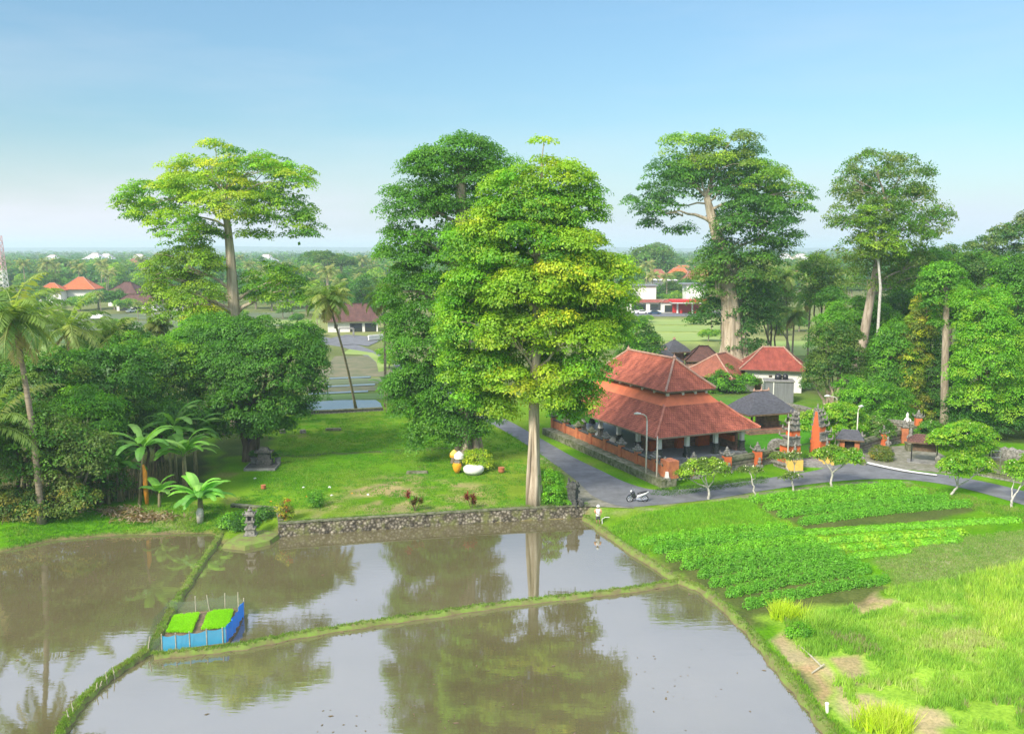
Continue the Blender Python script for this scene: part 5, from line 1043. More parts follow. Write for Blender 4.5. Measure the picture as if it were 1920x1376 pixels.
def ridges(name, fr, rects, mat_, parent, r=0.11, bumps=True, ends=0.2):
    mb = MB()
    def line(a, b):
        A, B = Vector(a), Vector(b)
        if (B - A).length < 0.05: return
        n = max(1, int((B - A).length / 0.45)); 
        pts = [A.lerp(B, i / n) + Vector((0, 0, r * 0.6)) for i in range(n + 1)]
        mb.tube(pts, [r * (1.12 if i % 2 else 0.92) for i in range(n + 1)], 6)
    for a, b in zip(rects[:-1], rects[1:]):
        for (u, v), (u2, v2) in (((a[0], a[2]), (b[0], b[2])), ((a[1], a[2]), (b[1], b[2])), ((a[1], a[3]), (b[1], b[3])), ((a[0], a[3]), (b[0], b[3]))):
            line(fr.p(u, v, a[4]), fr.p(u2, v2, b[4]))
    t_ = rects[-1]; line(fr.p(t_[0], t_[2], t_[4]), fr.p(t_[1], t_[3], t_[4]))
    if ends:
        for (u, v) in ((t_[0], t_[2]), (t_[1], t_[3])):
            p = fr.p(u, v, t_[4]); mb.lathe((p[0], p[1], p[2]), [(ends * 0.8, 0), (ends, ends), (ends * 0.4, ends * 1.6), (0.03, ends * 2.6)], 8)
    return mb.build(name, mat_, parent, smooth=False)

def brick_course_mat(name, c1, c2, gr, row=0.22):
    m, t, b = new_mat(name); b.inputs['Roughness'].default_value = 0.9
    co = t.nodes.new('ShaderNodeTexCoord'); sp = t.nodes.new('ShaderNodeSeparateXYZ'); t.links.new(co.outputs['Object'], sp.inputs[0])
    dv = t.nodes.new('ShaderNodeMath'); dv.operation = 'DIVIDE'; t.links.new(sp.outputs[2], dv.inputs[0]); dv.inputs[1].default_value = row
    f = t.nodes.new('ShaderNodeMath'); f.operation = 'FRACT'; t.links.new(dv.outputs[0], f.inputs[0])
    r = t.nodes.new('ShaderNodeValToRGB'); e = r.color_ramp.elements; r.color_ramp.interpolation = 'CONSTANT'
    e[0].position = 0; e[0].color = (*c1, 1); e[1].position = 0.55; e[1].color = (*c2, 1); x = e.new(0.8); x.color = (*gr, 1); t.links.new(f.outputs[0], r.inputs[0])
    n = t.nodes.new('ShaderNodeTexNoise'); n.inputs['Scale'].default_value = 2.5; n.inputs['Detail'].default_value = 8; t.links.new(co.outputs['Object'], n.inputs['Vector'])
    rr = t.nodes.new('ShaderNodeValToRGB'); rr.color_ramp.elements[0].position = 0.35; rr.color_ramp.elements[0].color = (0.5, 0.5, 0.5, 1); rr.color_ramp.elements[1].position = 0.65; t.links.new(n.outputs[0], rr.inputs[0])
    mx = t.nodes.new('ShaderNodeMix'); mx.data_type = 'RGBA'; mx.blend_type = 'MULTIPLY'; mx.inputs[0].default_value = 1; t.links.new(r.outputs[0], mx.inputs[6]); t.links.new(rr.outputs[0], mx.inputs[7]); t.links.new(mx.outputs[2], b.inputs['Base Color'])
    bp = t.nodes.new('ShaderNodeBump'); bp.inputs['Strength'].default_value = 0.5; bp.inputs['Distance'].default_value = 0.05; t.links.new(n.outputs[0], bp.inputs['Height']); t.links.new(bp.outputs[0], b.inputs['Normal']); return m
M['course'] = brick_course_mat('coursed_brick_and_stone', (0.42, 0.19, 0.12), (0.30, 0.24, 0.19), (0.18, 0.16, 0.13))
M['course_stone'] = brick_course_mat('layered_wall_stone', (0.27, 0.225, 0.18), (0.17, 0.15, 0.11), (0.10, 0.10, 0.06), 0.3)
M['ceil'] = mat('ceiling_board', (0.30, 0.22, 0.15), 0.8, noise=0.3)
M['floor_tile'] = mat('grey_floor_tile', (0.36, 0.38, 0.39), 0.5, noise=0.2)
M['roof_band'] = mat('orange_roof_band', (0.72, 0.20, 0.09), 0.85, c2=(0.52, 0.14, 0.07), scale=0.8, detail=8)
M['yellow'] = mat('yellow_cloth', (0.80, 0.52, 0.12), 0.8, noise=0.15, scale=3)
M['gold'] = mat('orange_gold_cloth', (0.85, 0.38, 0.02), 0.8, noise=0.25, scale=5)
M['white_cloth'] = mat('white_cloth', (0.82, 0.80, 0.74), 0.9, noise=0.2, scale=4)

N0 = (14.25, 88.34); PV = Fr(N0, 24.5); PW, PL = 13.1, 22.4
pv = thing('temple_pavilion', 'large open temple pavilion with a two-tiered red tiled roof beside the road bend', 'pavilion', (*PV.p(PW / 2, PL / 2)[:2], 0))
mb = MB(); PV.box(mb, 0.9, PW - 0.9, 0.9, PL - 0.9, -0.1, 0.62); PV.box(mb, 0.6, PW - 0.6, 0.6, PL - 0.6, -0.1, 0.35); mb.build('platform', M['conc'], pv)
mb = MB(); PV.box(mb, 1.0, PW - 1.0, 1.0, PL - 1.0, 0.62, 0.66); mb.build('floor_tiles', M['floor_tile'], pv)
R1 = [(0, PW, 0, PL, 3.25), (1.5, PW - 1.5, 1.5, PL - 1.5, 4.36), (3.05, PW - 3.05, 3.05, PL - 3.05, 5.72)]
lr = roof_obj('lower_roof', PV, R1, M['tile_red'], pv, M['ceil'], 0.16); ridges('ridge_cap', PV, R1, M['ridge'], lr, 0.12, ends=0)
R2 = [(3.07, PW - 3.07, 3.07, PL - 3.07, 5.74), (4.1, PW - 4.1, 4.1, PL - 4.1, 6.75)]
roof_obj('roof_band', PV, R2, M['roof_band'], pv, M['wood'], 0.02)
mb = MB(); PV.box(mb, 4.2, PW - 4.2, 4.2, PL - 4.2, 6.6, 7.25); mb.build('clerestory', M['wood'], pv)
for u, v in [(u, 4.12 + i * (PL - 8.24) / 6) for i in range(7) for u in (4.12, PW - 4.12)] + [(u, v) for u in (6.0, 7.6) for v in (4.12, PL - 4.12)]:
    mb = MB(); PV.box(mb, u - 0.14, u + 0.14, v - 0.14, v + 0.14, 6.62, 7.16); mb.build('roof_post', M['white_paint'], pv)
R3 = [(3.35, PW - 3.35, 3.35, PL - 3.35, 7.2), (4.7, PW - 4.7, 4.7, PL - 4.7, 8.35), (PW / 2, PW / 2, PW / 2, PL - PW / 2, 10.15)]
ur = roof_obj('upper_roof', PV, R3, M['tile_red'], pv, M['wood'], 0.16); ridges('ridge_cap', PV, R3, M['ridge_pale'], ur, 0.12, ends=0.22)
us = (1.35, 4.75, 8.35, PW - 1.35)
vs_ = [1.35 + i * (PL - 2.7) / 5 for i in range(6)]
spots = [(u, 1.35) for u in us] + [(1.35, v) for v in vs_[1:]] + [(PW - 1.35, v) for v in vs_[1:]] + [(u, PL - 1.35) for u in us[1:3]]
for (u, v) in spots:
    mb = MB(); PV.box(mb, u - 0.2, u + 0.2, v - 0.2, v + 0.2, 1.75, 3.1); pl = mb.build('pillar', M['white_paint'], pv)
    mb = MB(); PV.box(mb, u - 0.3, u + 0.3, v - 0.3, v + 0.3, 0.66, 1.0); PV.box(mb, u - 0.23, u + 0.23, v - 0.23, v + 0.23, 1.0, 1.75); PV.box(mb, u - 0.3, u + 0.3, v - 0.3, v + 0.3, 1.68, 1.8); mb.build('pedestal', M['stone_dark'], pl)
mb = MB()
for v in (1.35, PL - 1.35): PV.box(mb, 1.1, PW - 1.1, v - 0.13, v + 0.13, 2.98, 3.1)
for u in (1.35, PW - 1.35): PV.box(mb, u - 0.12, u + 0.12, 1.5, PL - 1.5, 2.96, 3.09)
mb.build('beam', M['white_paint'], pv)
mb = MB(); PV.box(mb, 2.0, PW - 1.6, 5.6, 5.9, 0.66, 2.75); PV.box(mb, PW - 1.8, PW - 1.5, 1.7, 5.6, 0.66, 2.6); mb.build('carved_wall', M['course'], pv)
for u in (3.4, 6.9, 9.6): mb = MB(); PV.box(mb, u - 0.75, u + 0.75, 5.0, 5.59, 0.67, 1.75); mb.build('orange_plinth', M['orange_vivid'], pv)
mb = MB(); PV.box(mb, PW - 2.1, PW - 1.82, 1.9, 4.9, 1.6, 2.2); mb.build('orange_band', M['orange_vivid'], pv)

# boundary wall along the road
A = np.array(at(1236, 914)[:2]); B_ = np.array(at(1016, 814)[:2]); dA = (B_ - A); LA = np.linalg.norm(dA); WF = Fr(tuple(A), math.degrees(math.atan2(dA[1], dA[0])))
def ornament(mb, fr, u, v, z, s=1.0, horns=4):
    """flaring carved crown with upturned corner leaves"""
    fr.box(mb, u - 0.30 * s, u + 0.30 * s, v - 0.30 * s, v + 0.30 * s, z, z + 0.12 * s); fr.box(mb, u - 0.40 * s, u + 0.40 * s, v - 0.40 * s, v + 0.40 * s, z + 0.12 * s, z + 0.24 * s); fr.box(mb, u - 0.24 * s, u + 0.24 * s, v - 0.24 * s, v + 0.24 * s, z + 0.24 * s, z + 0.5 * s)
    for a_ in (-1, 1):
        for b_ in (-1, 1):
            p0 = fr.p(u + a_ * 0.36 * s, v + b_ * 0.36 * s, z + 0.2 * s); p1 = fr.p(u + a_ * 0.52 * s, v + b_ * 0.52 * s, z + 0.34 * s); p2 = fr.p(u + a_ * 0.5 * s, v + b_ * 0.5 * s, z + 0.58 * s); mb.tube([p0, p1, p2], [0.09 * s, 0.07 * s, 0.015], 5)
    p = fr.p(u, v, z + 0.5 * s); mb.lathe(p, [(0.17 * s, 0), (0.22 * s, 0.1 * s), (0.12 * s, 0.22 * s), (0.16 * s, 0.3 * s), (0.03, 0.5 * s)], 8)
rw = thing('roadside_wall', 'orange panelled temple wall on a mossy stone footing, running along the lane past the pavilion', 'wall', (*A, 0))
mb = MB(); WF.box(mb, -0.3, LA, -0.5, -0.05, -0.2, 0.75); mb.build('footing', M['stone_moss'], rw)
mb = MB(); WF.box(mb, -0.2, LA, -1.75, -0.52, -0.2, 0.7); mb.build('ledge', M['stone_moss'], rw)
npan = 8; pw_ = LA / npan
for i in range(npan):
    mb = MB(); WF.box(mb, i * pw_ + 0.28, (i + 1) * pw_ - 0.28, -1.62, -1.42, 0.70, 1.62); pn = mb.build('panel', M['orange_brick'], rw)
    mb = MB(); WF.box(mb, i * pw_ + 0.28, (i + 1) * pw_ - 0.28, -1.68, -1.36, 1.62, 1.76); mb.build('coping', M['stone_dark'], pn)
for i in range(1, npan + 1):
    u = i * pw_; mb = MB(); WF.box(mb, u - 0.27, u + 0.27, -1.78, -1.27, 0.70, 1.95); ps = mb.build('post', M['orange_brick'], rw)
    mb = MB(); WF.box(mb, u - 0.36, u + 0.36, -1.87, -1.18, 1.95, 2.08); WF.box(mb, u - 0.44, u + 0.44, -1.95, -1.10, 2.08, 2.20); WF.box(mb, u - 0.24, u + 0.24, -1.75, -1.30, 2.20, 2.42); WF.box(mb, u - 0.12, u + 0.12, -1.63, -1.42, 2.42, 2.62); mb.build('cap', M['stone_moss'] if i > 4 else M['stone_grey'], ps)
mb = MB(); WF.box(mb, 0.0, 1.4, -2.1, -0.95, 0.70, 2.35); mb.build('corner_block', M['orange_brick'], rw)

def line_wall(label, pts, h, w, mat_, name='stone_wall', px=True, top=None, zb=0.0, lift=None):
    q = [at(x, y, zb)[:2] for x, y in pts] if px else pts; t_ = thing(name, label, 'wall', (*q[0], zb)); mb = MB(); mt = MB(); me = MB()
    for i in range(len(q) - 1):
        a_, b_ = np.array(q[i]), np.array(q[i + 1]); d_ = b_ - a_; L = np.linalg.norm(d_); f = Fr(tuple(a_), math.degrees(math.atan2(d_[1], d_[0]))); e = 0.003 * i
        f.box(mb, -w / 2 + e, L + w / 2 - e, -w / 2 - e, w / 2 + e, zb - 0.15, zb + h * 0.8); f.box(me, -w * 0.7, L + w * 0.7, -w * 0.75 - e, w * 0.75 + e, zb - 0.12, zb + h * 0.22 + e); f.box(mt, -w * 0.72, L + w * 0.72, -w * 0.72 - e, w * 0.72 + e, zb + h * 0.8 + e, zb + h + e)
        f.box(mt, -w * 0.5, L + w * 0.5, -w * 0.5 - e, w * 0.5 + e, zb + h + e * 2, zb + h * 1.1 + e * 2)
    mb.build('wall_body', mat_, t_); me.build('plinth', M['stone_grey'], t_); mt.build('coping', top or M['stone_moss'], t_); return t_
fw = line_wall('carved grey stone wall with crowned orange posts along the road, in front of the pavilion', [(1250, 902), (1300, 893), (1365, 882), (1420, 872), (1448, 867)], 1.25, 0.45, M['course_stone'], 'front_wall')
for k, (px, py) in enumerate([(1246, 905), (1300, 895), (1362, 884), (1419, 874)]):
    p = at(px, py); f = Fr(p[:2], 12); mb = MB(); f.box(mb, -0.34, 0.34, -0.42, 0.42, -0.1, 1.55); ps = mb.build('post', M['orange_vivid'] if k != 1 else M['orange_brick'], fw)
    mb = MB(); ornament(mb, f, 0, 0, 1.55, 1.0); mb.build('crown_ornament', M['stone_grey'], ps)
    mb = MB(); f.box(mb, -0.42, 0.42, -0.7, -0.4, -0.1, 0.3, 0.8); mb.ball(f.p(0, -0.55, 0.55), (0.22, 0.18, 0.28), 8); mb.ball(f.p(0, -0.58, 0.92), 0.15, 8); mb.build('guardian_figure', M['stone_grey'], ps)

# split gate: two mirrored halves
def gate_half(label, px, py, deg, sgn, seed):
    """sgn +1: the sheer inner face looks to -u, the steps climb down towards +u"""
    p = at(px, py); f = Fr(p[:2], deg); t_ = thing('split_gate_tower', label, 'gate tower', p, 'halves of the split gate'); random.seed(seed); mb = MB(); mo = MB()
    tiers = [(0.0, 0.55, 2.1, 0.85), (0.55, 1.5, 1.75, 0.72), (1.5, 2.4, 1.55, 0.64), (2.4, 3.2, 1.3, 0.56), (3.2, 3.9, 1.0, 0.48), (3.9, 4.5, 0.75, 0.4), (4.5, 5.0, 0.5, 0.3), (5.0, 5.4, 0.3, 0.2)]
    for i, (z0, z1, ou, hv) in enumerate(tiers):
        a_, b_ = sorted((0.0, sgn * ou)); tgt = mb
        f.box(mb if i in (1, 2, 4) else mo, a_, b_, -hv, hv, z0, z1 - 0.14)
        a_, b_ = sorted((-sgn * 0.0 + sgn * 0.02, sgn * (ou + 0.2))); f.box(mo, a_, b_, -hv - 0.14, hv + 0.14, z1 - 0.14, z1)
        if i > 0:
            for vv in (-hv - 0.12, hv + 0.12):
                q0 = f.p(sgn * (ou + 0.1), vv, z1 - 0.1); q1 = f.p(sgn * (ou + 0.34), vv, z1 + 0.08); q2 = f.p(sgn * (ou + 0.28), vv, z1 + 0.42); mo.tube([q0, q1, q2], [0.11, 0.10, 0.02], 5)
                q0 = f.p(sgn * (ou * 0.5), vv, z1 - 0.05); mo.tube([q0, f.p(sgn * ou * 0.5, vv * 1.1, z1 + 0.1), f.p(sgn * ou * 0.5, vv * 1.05, z1 + 0.3)], [0.14, 0.12, 0.02], 5)
    q = f.p(sgn * 0.16, 0, 5.4); mo.lathe(q, [(0.16, 0), (0.2, 0.15), (0.08, 0.3), (0.12, 0.4), (0.02, 0.75)], 8)
    mb.build('brick_body', M['orange_vivid'], t_); mo.build('carved_stone', M['stone_grey'], t_)
    mb = MB(); vs = [f.p(-sgn * 0.03, v, z) for v, z in ((-0.6, 0.6), (0.6, 0.6), (0.48, 2.9), (0.28, 4.3), (0.12, 5.3), (-0.12, 5.3), (-0.28, 4.3), (-0.48, 2.9))]; vi = [f.p(sgn * 0.01, v, z) for v, z in ((-0.6, 0.6), (0.6, 0.6), (0.48, 2.9), (0.28, 4.3), (0.12, 5.3), (-0.12, 5.3), (-0.28, 4.3), (-0.48, 2.9))]
    mb.add(vs + vi, [tuple(range(8)), tuple(range(15, 7, -1))] + [(i, (i + 1) % 8, 8 + (i + 1) % 8, 8 + i) for i in range(8)]); mb.build('sheer_face', M['orange_vivid'], t_)
    return t_
gate_half('carved split-gate tower nearer the pavilion, with stepped edge facing it', 1492, 873, 20, -1, 1)
gate_half('split-gate tower with its sheer orange inner face showing, nearer the notice shelter', 1527, 866, 34, 1, 2)
def plinth(label, px, py, s, seed):
    p = at(px, py); f = Fr(p[:2], 10); t_ = thing('guardian_plinth', label, 'statue', p, 'cloth-wrapped plinths at the gate'); mb = MB(); f.box(mb, -s, s, -s, s, 0.12, 1.15); mb.build('yellow_cloth', M['yellow'], t_)
    mb = MB(); f.box(mb, -s * 1.15, s * 1.15, -s * 1.15, s * 1.15, -0.1, 0.12); f.box(mb, -s * 0.8, s * 0.8, -s * 0.8, s * 0.8, 1.15, 1.35); mb.build('base', M['stone_grey'], t_)
    mb = MB(); mb.ball(f.p(0, 0, 1.65), (0.26, 0.24, 0.38), 9); mb.ball(f.p(0, -0.05, 2.15), (0.19, 0.19, 0.22), 9); mb.lathe(f.p(0, 0, 2.3), [(0.16, 0), (0.1, 0.15), (0.02, 0.35)], 8); mb.tube([f.p(0.2, -0.1, 1.85), f.p(0.38, -0.2, 1.6), f.p(0.25, -0.3, 1.45)], 0.07, 6); mb.tube([f.p(-0.2, -0.1, 1.85), f.p(-0.38, -0.2, 1.6), f.p(-0.25, -0.3, 1.45)], 0.07, 6)
    mb.build('figure', M['stone_grey'], t_, smooth=True)
plinth('yellow cloth-wrapped plinth with a small stone guardian, in full view beside the gate', 1489, 882, 0.62, 1)
plinth('yellow-wrapped plinth half hidden behind the flat-topped frangipani', 1549, 872, 0.55, 2)
a_, b_ = at(1499, 868), at(1521, 864); L = math.dist(a_[:2], b_[:2]); f = Fr(a_[:2], math.degrees(math.atan2(b_[1] - a_[1], b_[0] - a_[0]))); M['iron'] = mat('green_painted_iron', (0.05, 0.09, 0.05), 0.6)
mb = MB(); mb.tube([f.p(0, 0, 0.2), f.p(L, 0, 0.2)], 0.03, 5); mb.tube([f.p(0, 0, 1.9), f.p(L, 0, 1.9)], 0.03, 5)
for i in range(15): mb.tube([f.p(L * i / 14, 0, 0.1), f.p(L * i / 14, 0, 2.0)], 0.02, 4)
o = mb.build('iron_gate', M['iron'], None, origin=a_); tag(o, 'dark green barred iron gate between the two split-gate towers', 'gate')
st = thing('entrance_steps', 'worn stone steps leading down from the split gate to the road', 'steps', at(1510, 880)); mb = MB(); f = Fr(at(1510, 868)[:2], -12)
for i in range(3): f.box(mb, -2.2 - i * 0.15, 2.2 + i * 0.15, -1.0 - 0.45 * i, 0.4, 0.0 if i == 2 else 0.0, 0.42 - 0.14 * i)
mb.build('tread_block', M['conc'], st)
def arch_gate(label, px, py, deg, roofed):
    p = at(px, py); f = Fr(p[:2], deg); t_ = thing('side_gateway', label, 'gateway', p); mb = MB()
    if not roofed:
        n = 9
        out = [(-1.0, 0)] + [(-1.0 * math.cos(math.pi * i / n), 1.5 + 0.95 * math.sin(math.pi * i / n)) for i in range(n + 1)] + [(1.0, 0)]
        inn = [(-0.5, 0)] + [(-0.5 * math.cos(math.pi * i / n), 1.35 + 0.25 * math.sin(math.pi * i / n)) for i in range(n + 1)] + [(0.5, 0)]
        m_ = len(out)
        for v in (-0.35, 0.35): mb.v += [f.p(u, v, z) for u, z in out] + [f.p(u, v, z) for u, z in inn]
        for i in range(m_ - 1):
            mb.f += [(i, i + 1, m_ + i + 1, m_ + i), (2 * m_ + i + 1, 2 * m_ + i, 3 * m_ + i, 3 * m_ + i + 1), (i, 2 * m_ + i, 2 * m_ + i + 1, i + 1), (m_ + i + 1, 3 * m_ + i + 1, 3 * m_ + i, m_ + i)]; mb.m += [0] * 4
        mb.build('arch', M['stone_grey'], t_); mb = MB(); f.box(mb, -0.48, 0.48, -0.05, 0.05, 0, 1.4); mb.build('door', M['wood'], t_)
    else:
        f.box(mb, -1.0, -0.5, -0.4, 0.4, 0, 1.7); f.box(mb, 0.5, 1.0, -0.4, 0.4, 0, 1.7); mb.build('jamb', M['orange_brick'], t_); mb = MB(); f.box(mb, -0.5, 0.5, -0.05, 0.05, 0, 1.65); mb.build('door', M['dark_int'], t_)
        R = [(-1.45, 1.45, -0.8, 0.8, 1.75), (-0.8, 0.8, 0, 0, 2.75)]; roof_obj('roof', f, R, M['thatch'], t_)
        mb = MB(); ornament(mb, f, 1.2, 0, 2.0, 0.6); ornament(mb, f, -1.2, 0, 2.0, 0.5); mb.build('corner_ornament', M['stone_grey'], t_)
arch_gate('low arched stone side gateway beside the split gate', 1457, 866, 5, False)
arch_gate('roofed side gateway with orange jambs behind the flat-topped frangipani', 1592, 852, -20, True)
line_wall('weathered stone yard wall stepping back from the gateway to the notice shelter', [(1605, 852), (1640, 840), (1690, 828), (1735, 815)], 1.3, 0.5, M['course_stone'], 'yard_wall')
line_wall('stone wall at the rear of the temple yard beneath the frangipanis', [(1455, 768), (1500, 777), (1545, 790), (1600, 800), (1680, 806), (1740, 812)], 1.1, 0.5, M['course_stone'], 'rear_wall', top=M['stone_grey'])
line_wall('low stone wall bounding the inner yard behind the pavilion', [(1350, 812), (1400, 812), (1455, 800)], 0.7, 0.6, M['course_stone'], 'inner_wall')
for k, (px, py, mt_, hh, lb) in enumerate([(1655, 838, 'orange_vivid', 1.5, 'orange wall post with carved top, alone in the middle of the yard wall'), (1720, 820, 'orange_vivid', 2.3, 'tall orange post with carved crown behind the notice shelter'), (1695, 830, 'orange_brick', 1.7, 'short brick post beside the white stone statue')]):
    p = at(px, py); f = Fr(p[:2], -10); t_ = thing('wall_post', lb, 'post', p); mb = MB(); f.box(mb, -0.35, 0.35, -0.35, 0.35, -0.1, hh); mb.build('shaft', M[mt_], t_); mb = MB(); ornament(mb, f, 0, 0, hh, 1.0); mb.build('crown_ornament', M['stone_grey'], t_)
for k, (px, py, s, lb) in enumerate([(1706, 845, 1.0, 'pale carved guardian statue next to the notice shelter'), (1664, 848, 0.7, 'small dark stone figure below the lone orange post'), (1700, 808, 0.9, 'white stone statue on the rear wall under the dark trees'), (1618, 872, 0.5, 'small stone figure at the kerb below the roofed gateway')]):
    p = at(px, py); f = Fr(p[:2], 0); t_ = thing('guardian_statue', lb, 'statue', p); mb = MB(); f.box(mb, -0.42 * s, 0.42 * s, -0.4 * s, 0.4 * s, -0.05, 0.8 * s); f.box(mb, -0.5 * s, 0.5 * s, -0.48 * s, 0.48 * s, 0.8 * s, 0.95 * s); mb.build('pedestal', M['stone_moss'], t_)
    mb = MB(); mb.lathe(f.p(0, 0, 0.95 * s), [(0.34 * s, 0), (0.36 * s, 0.25 * s), (0.24 * s, 0.5 * s), (0.3 * s, 0.8 * s), (0.14 * s, 0.95 * s), (0.2 * s, 1.1 * s), (0.18 * s, 1.3 * s), (0.05 * s, 1.6 * s)], 10)
    for q in (-1, 1): mb.tube([f.p(q * 0.28 * s, 0, 1.7 * s), f.p(q * 0.45 * s, -0.1, 1.45 * s), f.p(q * 0.25 * s, -0.25 * s, 1.3 * s)], 0.08 * s, 6)
    mb.build('figure', M['white_cloth'] if k == 2 else M['stone_grey'], t_, smooth=True)
# notice shelter
p = at(1738, 868); f = Fr(p[:2], -25); t_ = thing('notice_shelter', 'dark-roofed notice shelter on thin posts at the edge of the gravel yard', 'shelter', p)
mb = MB(); f.box(mb, -1.9, 1.3, -0.7, 1.0, -0.1, 0.12); mb.build('base', M['conc'], t_)
for u in (-1.5, 0.9):
    for v in (-0.3, 0.7): mb = MB(); mb.tube([f.p(u, v, 0), f.p(u, v, 2.25)], 0.06, 6); mb.build('post', M['black'], t_)
mb = MB(); f.box(mb, -1.4, 0.8, -0.05, 0.05, 1.2, 2.0); mb.build('notice_board', M['wood'], t_)
roof_obj('roof', f, [(-2.0, 1.4, -0.8, 1.2, 2.25), (-1.2, 0.6, 0.1, 0.3, 2.95)], M['tile_brown'], t_)
# rock face and wall at the east edge
t_ = thing('rock_wall', 'pale rough rock wall at the east edge behind the frangipanis', 'wall', at(1890, 862)); mb = MB(); random.seed(5)
for i in range(9):
    q = at(1868 + i * 14, 862 + i * 1.2); mb.ball((q[0], q[1], 0.55), (0.75 * random.uniform(.8, 1.2), 0.5, 0.85 * random.uniform(.7, 1.15)), 9)
mb.build('rocks', M['stone_grey'], t_, smooth=False)
line_wall('dark low embankment wall beside the road at the east edge', [(1835, 890), (1930, 908), (2020, 925)], 0.7, 0.5, M['stone_moss'], 'bank_wall')
p = at(1866, 872); t_ = thing('sign_frame', 'thin empty metal sign frame under the bright frangipanis', 'sign frame', p); mb = MB()
for dx in (-0.5, 0.5): mb.tube([(p[0] + dx, p[1], 0), (p[0] + dx, p[1], 1.5)], 0.03, 5)
mb.tube([(p[0] - 0.5, p[1], 1.5), (p[0] + 0.5, p[1], 1.5)], 0.03, 5); mb.tube([(p[0] - 0.5, p[1], 0.8), (p[0] + 0.5, p[1], 0.8)], 0.03, 5); mb.build('tubes', M['metal'], t_)
p = at(1758, 875); t_ = thing('stone_bollard', 'short stone bollard at the corner of the notice shelter', 'bollard', p); mb = MB(); mb.box(p, (0.4, 0.4, 0.8)); mb.lathe((p[0], p[1], 0.8), [(0.3, 0), (0.3, 0.1), (0.1, 0.35)], 8); mb.build('shaft', M['stone_grey'], t_)

# small palm-fibre pavilion behind
def fibre_pav(label, px, py, deg, w, l, eh, rh, posts=True, ridge=0.25, mt='thatch', name='shrine_pavilion', walls=None, crown=True):
    p = at(px, py); f = Fr(p[:2], deg); t_ = thing(name, label, 'pavilion', p); mb = MB(); f.box(mb, -w * .42, w * .42, -l * .42, l * .42, -0.1, 0.5); mb.build('platform', M['course'], t_)
    if posts:
        for u in (-w * .36, w * .36):
            for v in (-l * .36, l * .36): mb = MB(); f.box(mb, u - 0.1, u + 0.1, v - 0.1, v + 0.1, 0.5, eh); mb.build('post', M['wood'], t_)
    if walls: mb = MB(); f.box(mb, *walls); mb.build('shrine_wall', M['course'], t_)
    R = [(-w / 2, w / 2, -l / 2, l / 2, eh), (-w * 0.30, w * 0.30, -l * 0.30, l * 0.30, eh + rh * 0.5), (-w * ridge / 2, w * ridge / 2, 0, 0, eh + rh)]; rf = roof_obj('roof', f, R, M[mt], t_, M['wood'], 0.2)
    if crown:
        mb = MB(); r = w * ridge / 2; mb.tube([f.p(-r * 1.1, 0, eh + rh + 0.05), f.p(r * 1.1, 0, eh + rh + 0.05)], 0.09, 6)
        for u, h in ((-r * 1.15, 0.45), (0, 0.6), (r * 1.15, 0.45)): mb.lathe(f.p(u, 0, eh + rh), [(0.14, 0), (0.18, 0.12), (0.08, 0.25), (0.02, h)], 6)
        mb.build('ridge_crown', M['ridge_pale'], rf)
    return t_
fibre_pav('black palm-fibre roofed pavilion with orange ridge crown, just behind the large pavilion', 1425, 806, 18, 7.0, 5.6, 2.5, 2.3, walls=(0.2, 2.2, -0.6, 1.4, 0.5, 2.4))
fibre_pav('farther black-roofed shrine, upper of the two beyond the pavilion ridge', 1263, 690, 20, 4.9, 4.4, 3.2, 2.1, ridge=0.06, walls=(-1.4, 1.4, -1.2, 1.2, 0.5, 3.1))
fibre_pav('lower black-roofed shrine with small orange crown beyond the pavilion ridge', 1243, 700, 20, 5.6, 5.0, 2.2, 2.0, ridge=0.2, walls=(-1.6, 1.6, -1.5, 1.5, 0.5, 2.1))
fibre_pav('small orange tiled roof peeping over the pavilion ridge', 1228, 712, 22, 5.6, 5.0, 1.6, 2.2, ridge=0.05, mt='tile_orange', walls=(-1.6, 1.6, -1.5, 1.5, 0.5, 1.5), crown=False)
t_ = thing('stone_shrine_tower', 'thin carved stone shrine tower beside the black shrine roofs', 'shrine', at(1232, 695)); p = at(1232, 695); mb = MB(); f = Fr(p[:2], 20)
for z0, z1, w in ((0, 1.5, 1.0), (1.5, 1.7, 1.25), (1.7, 3.0, 0.8), (3.0, 3.2, 1.05), (3.2, 4.2, 0.6), (4.2, 4.4, 0.85), (4.4, 5.0, 0.4)): f.box(mb, -w / 2, w / 2, -w / 2, w / 2, z0, z1)
mb.build('tiers', M['stone_dark'], t_)

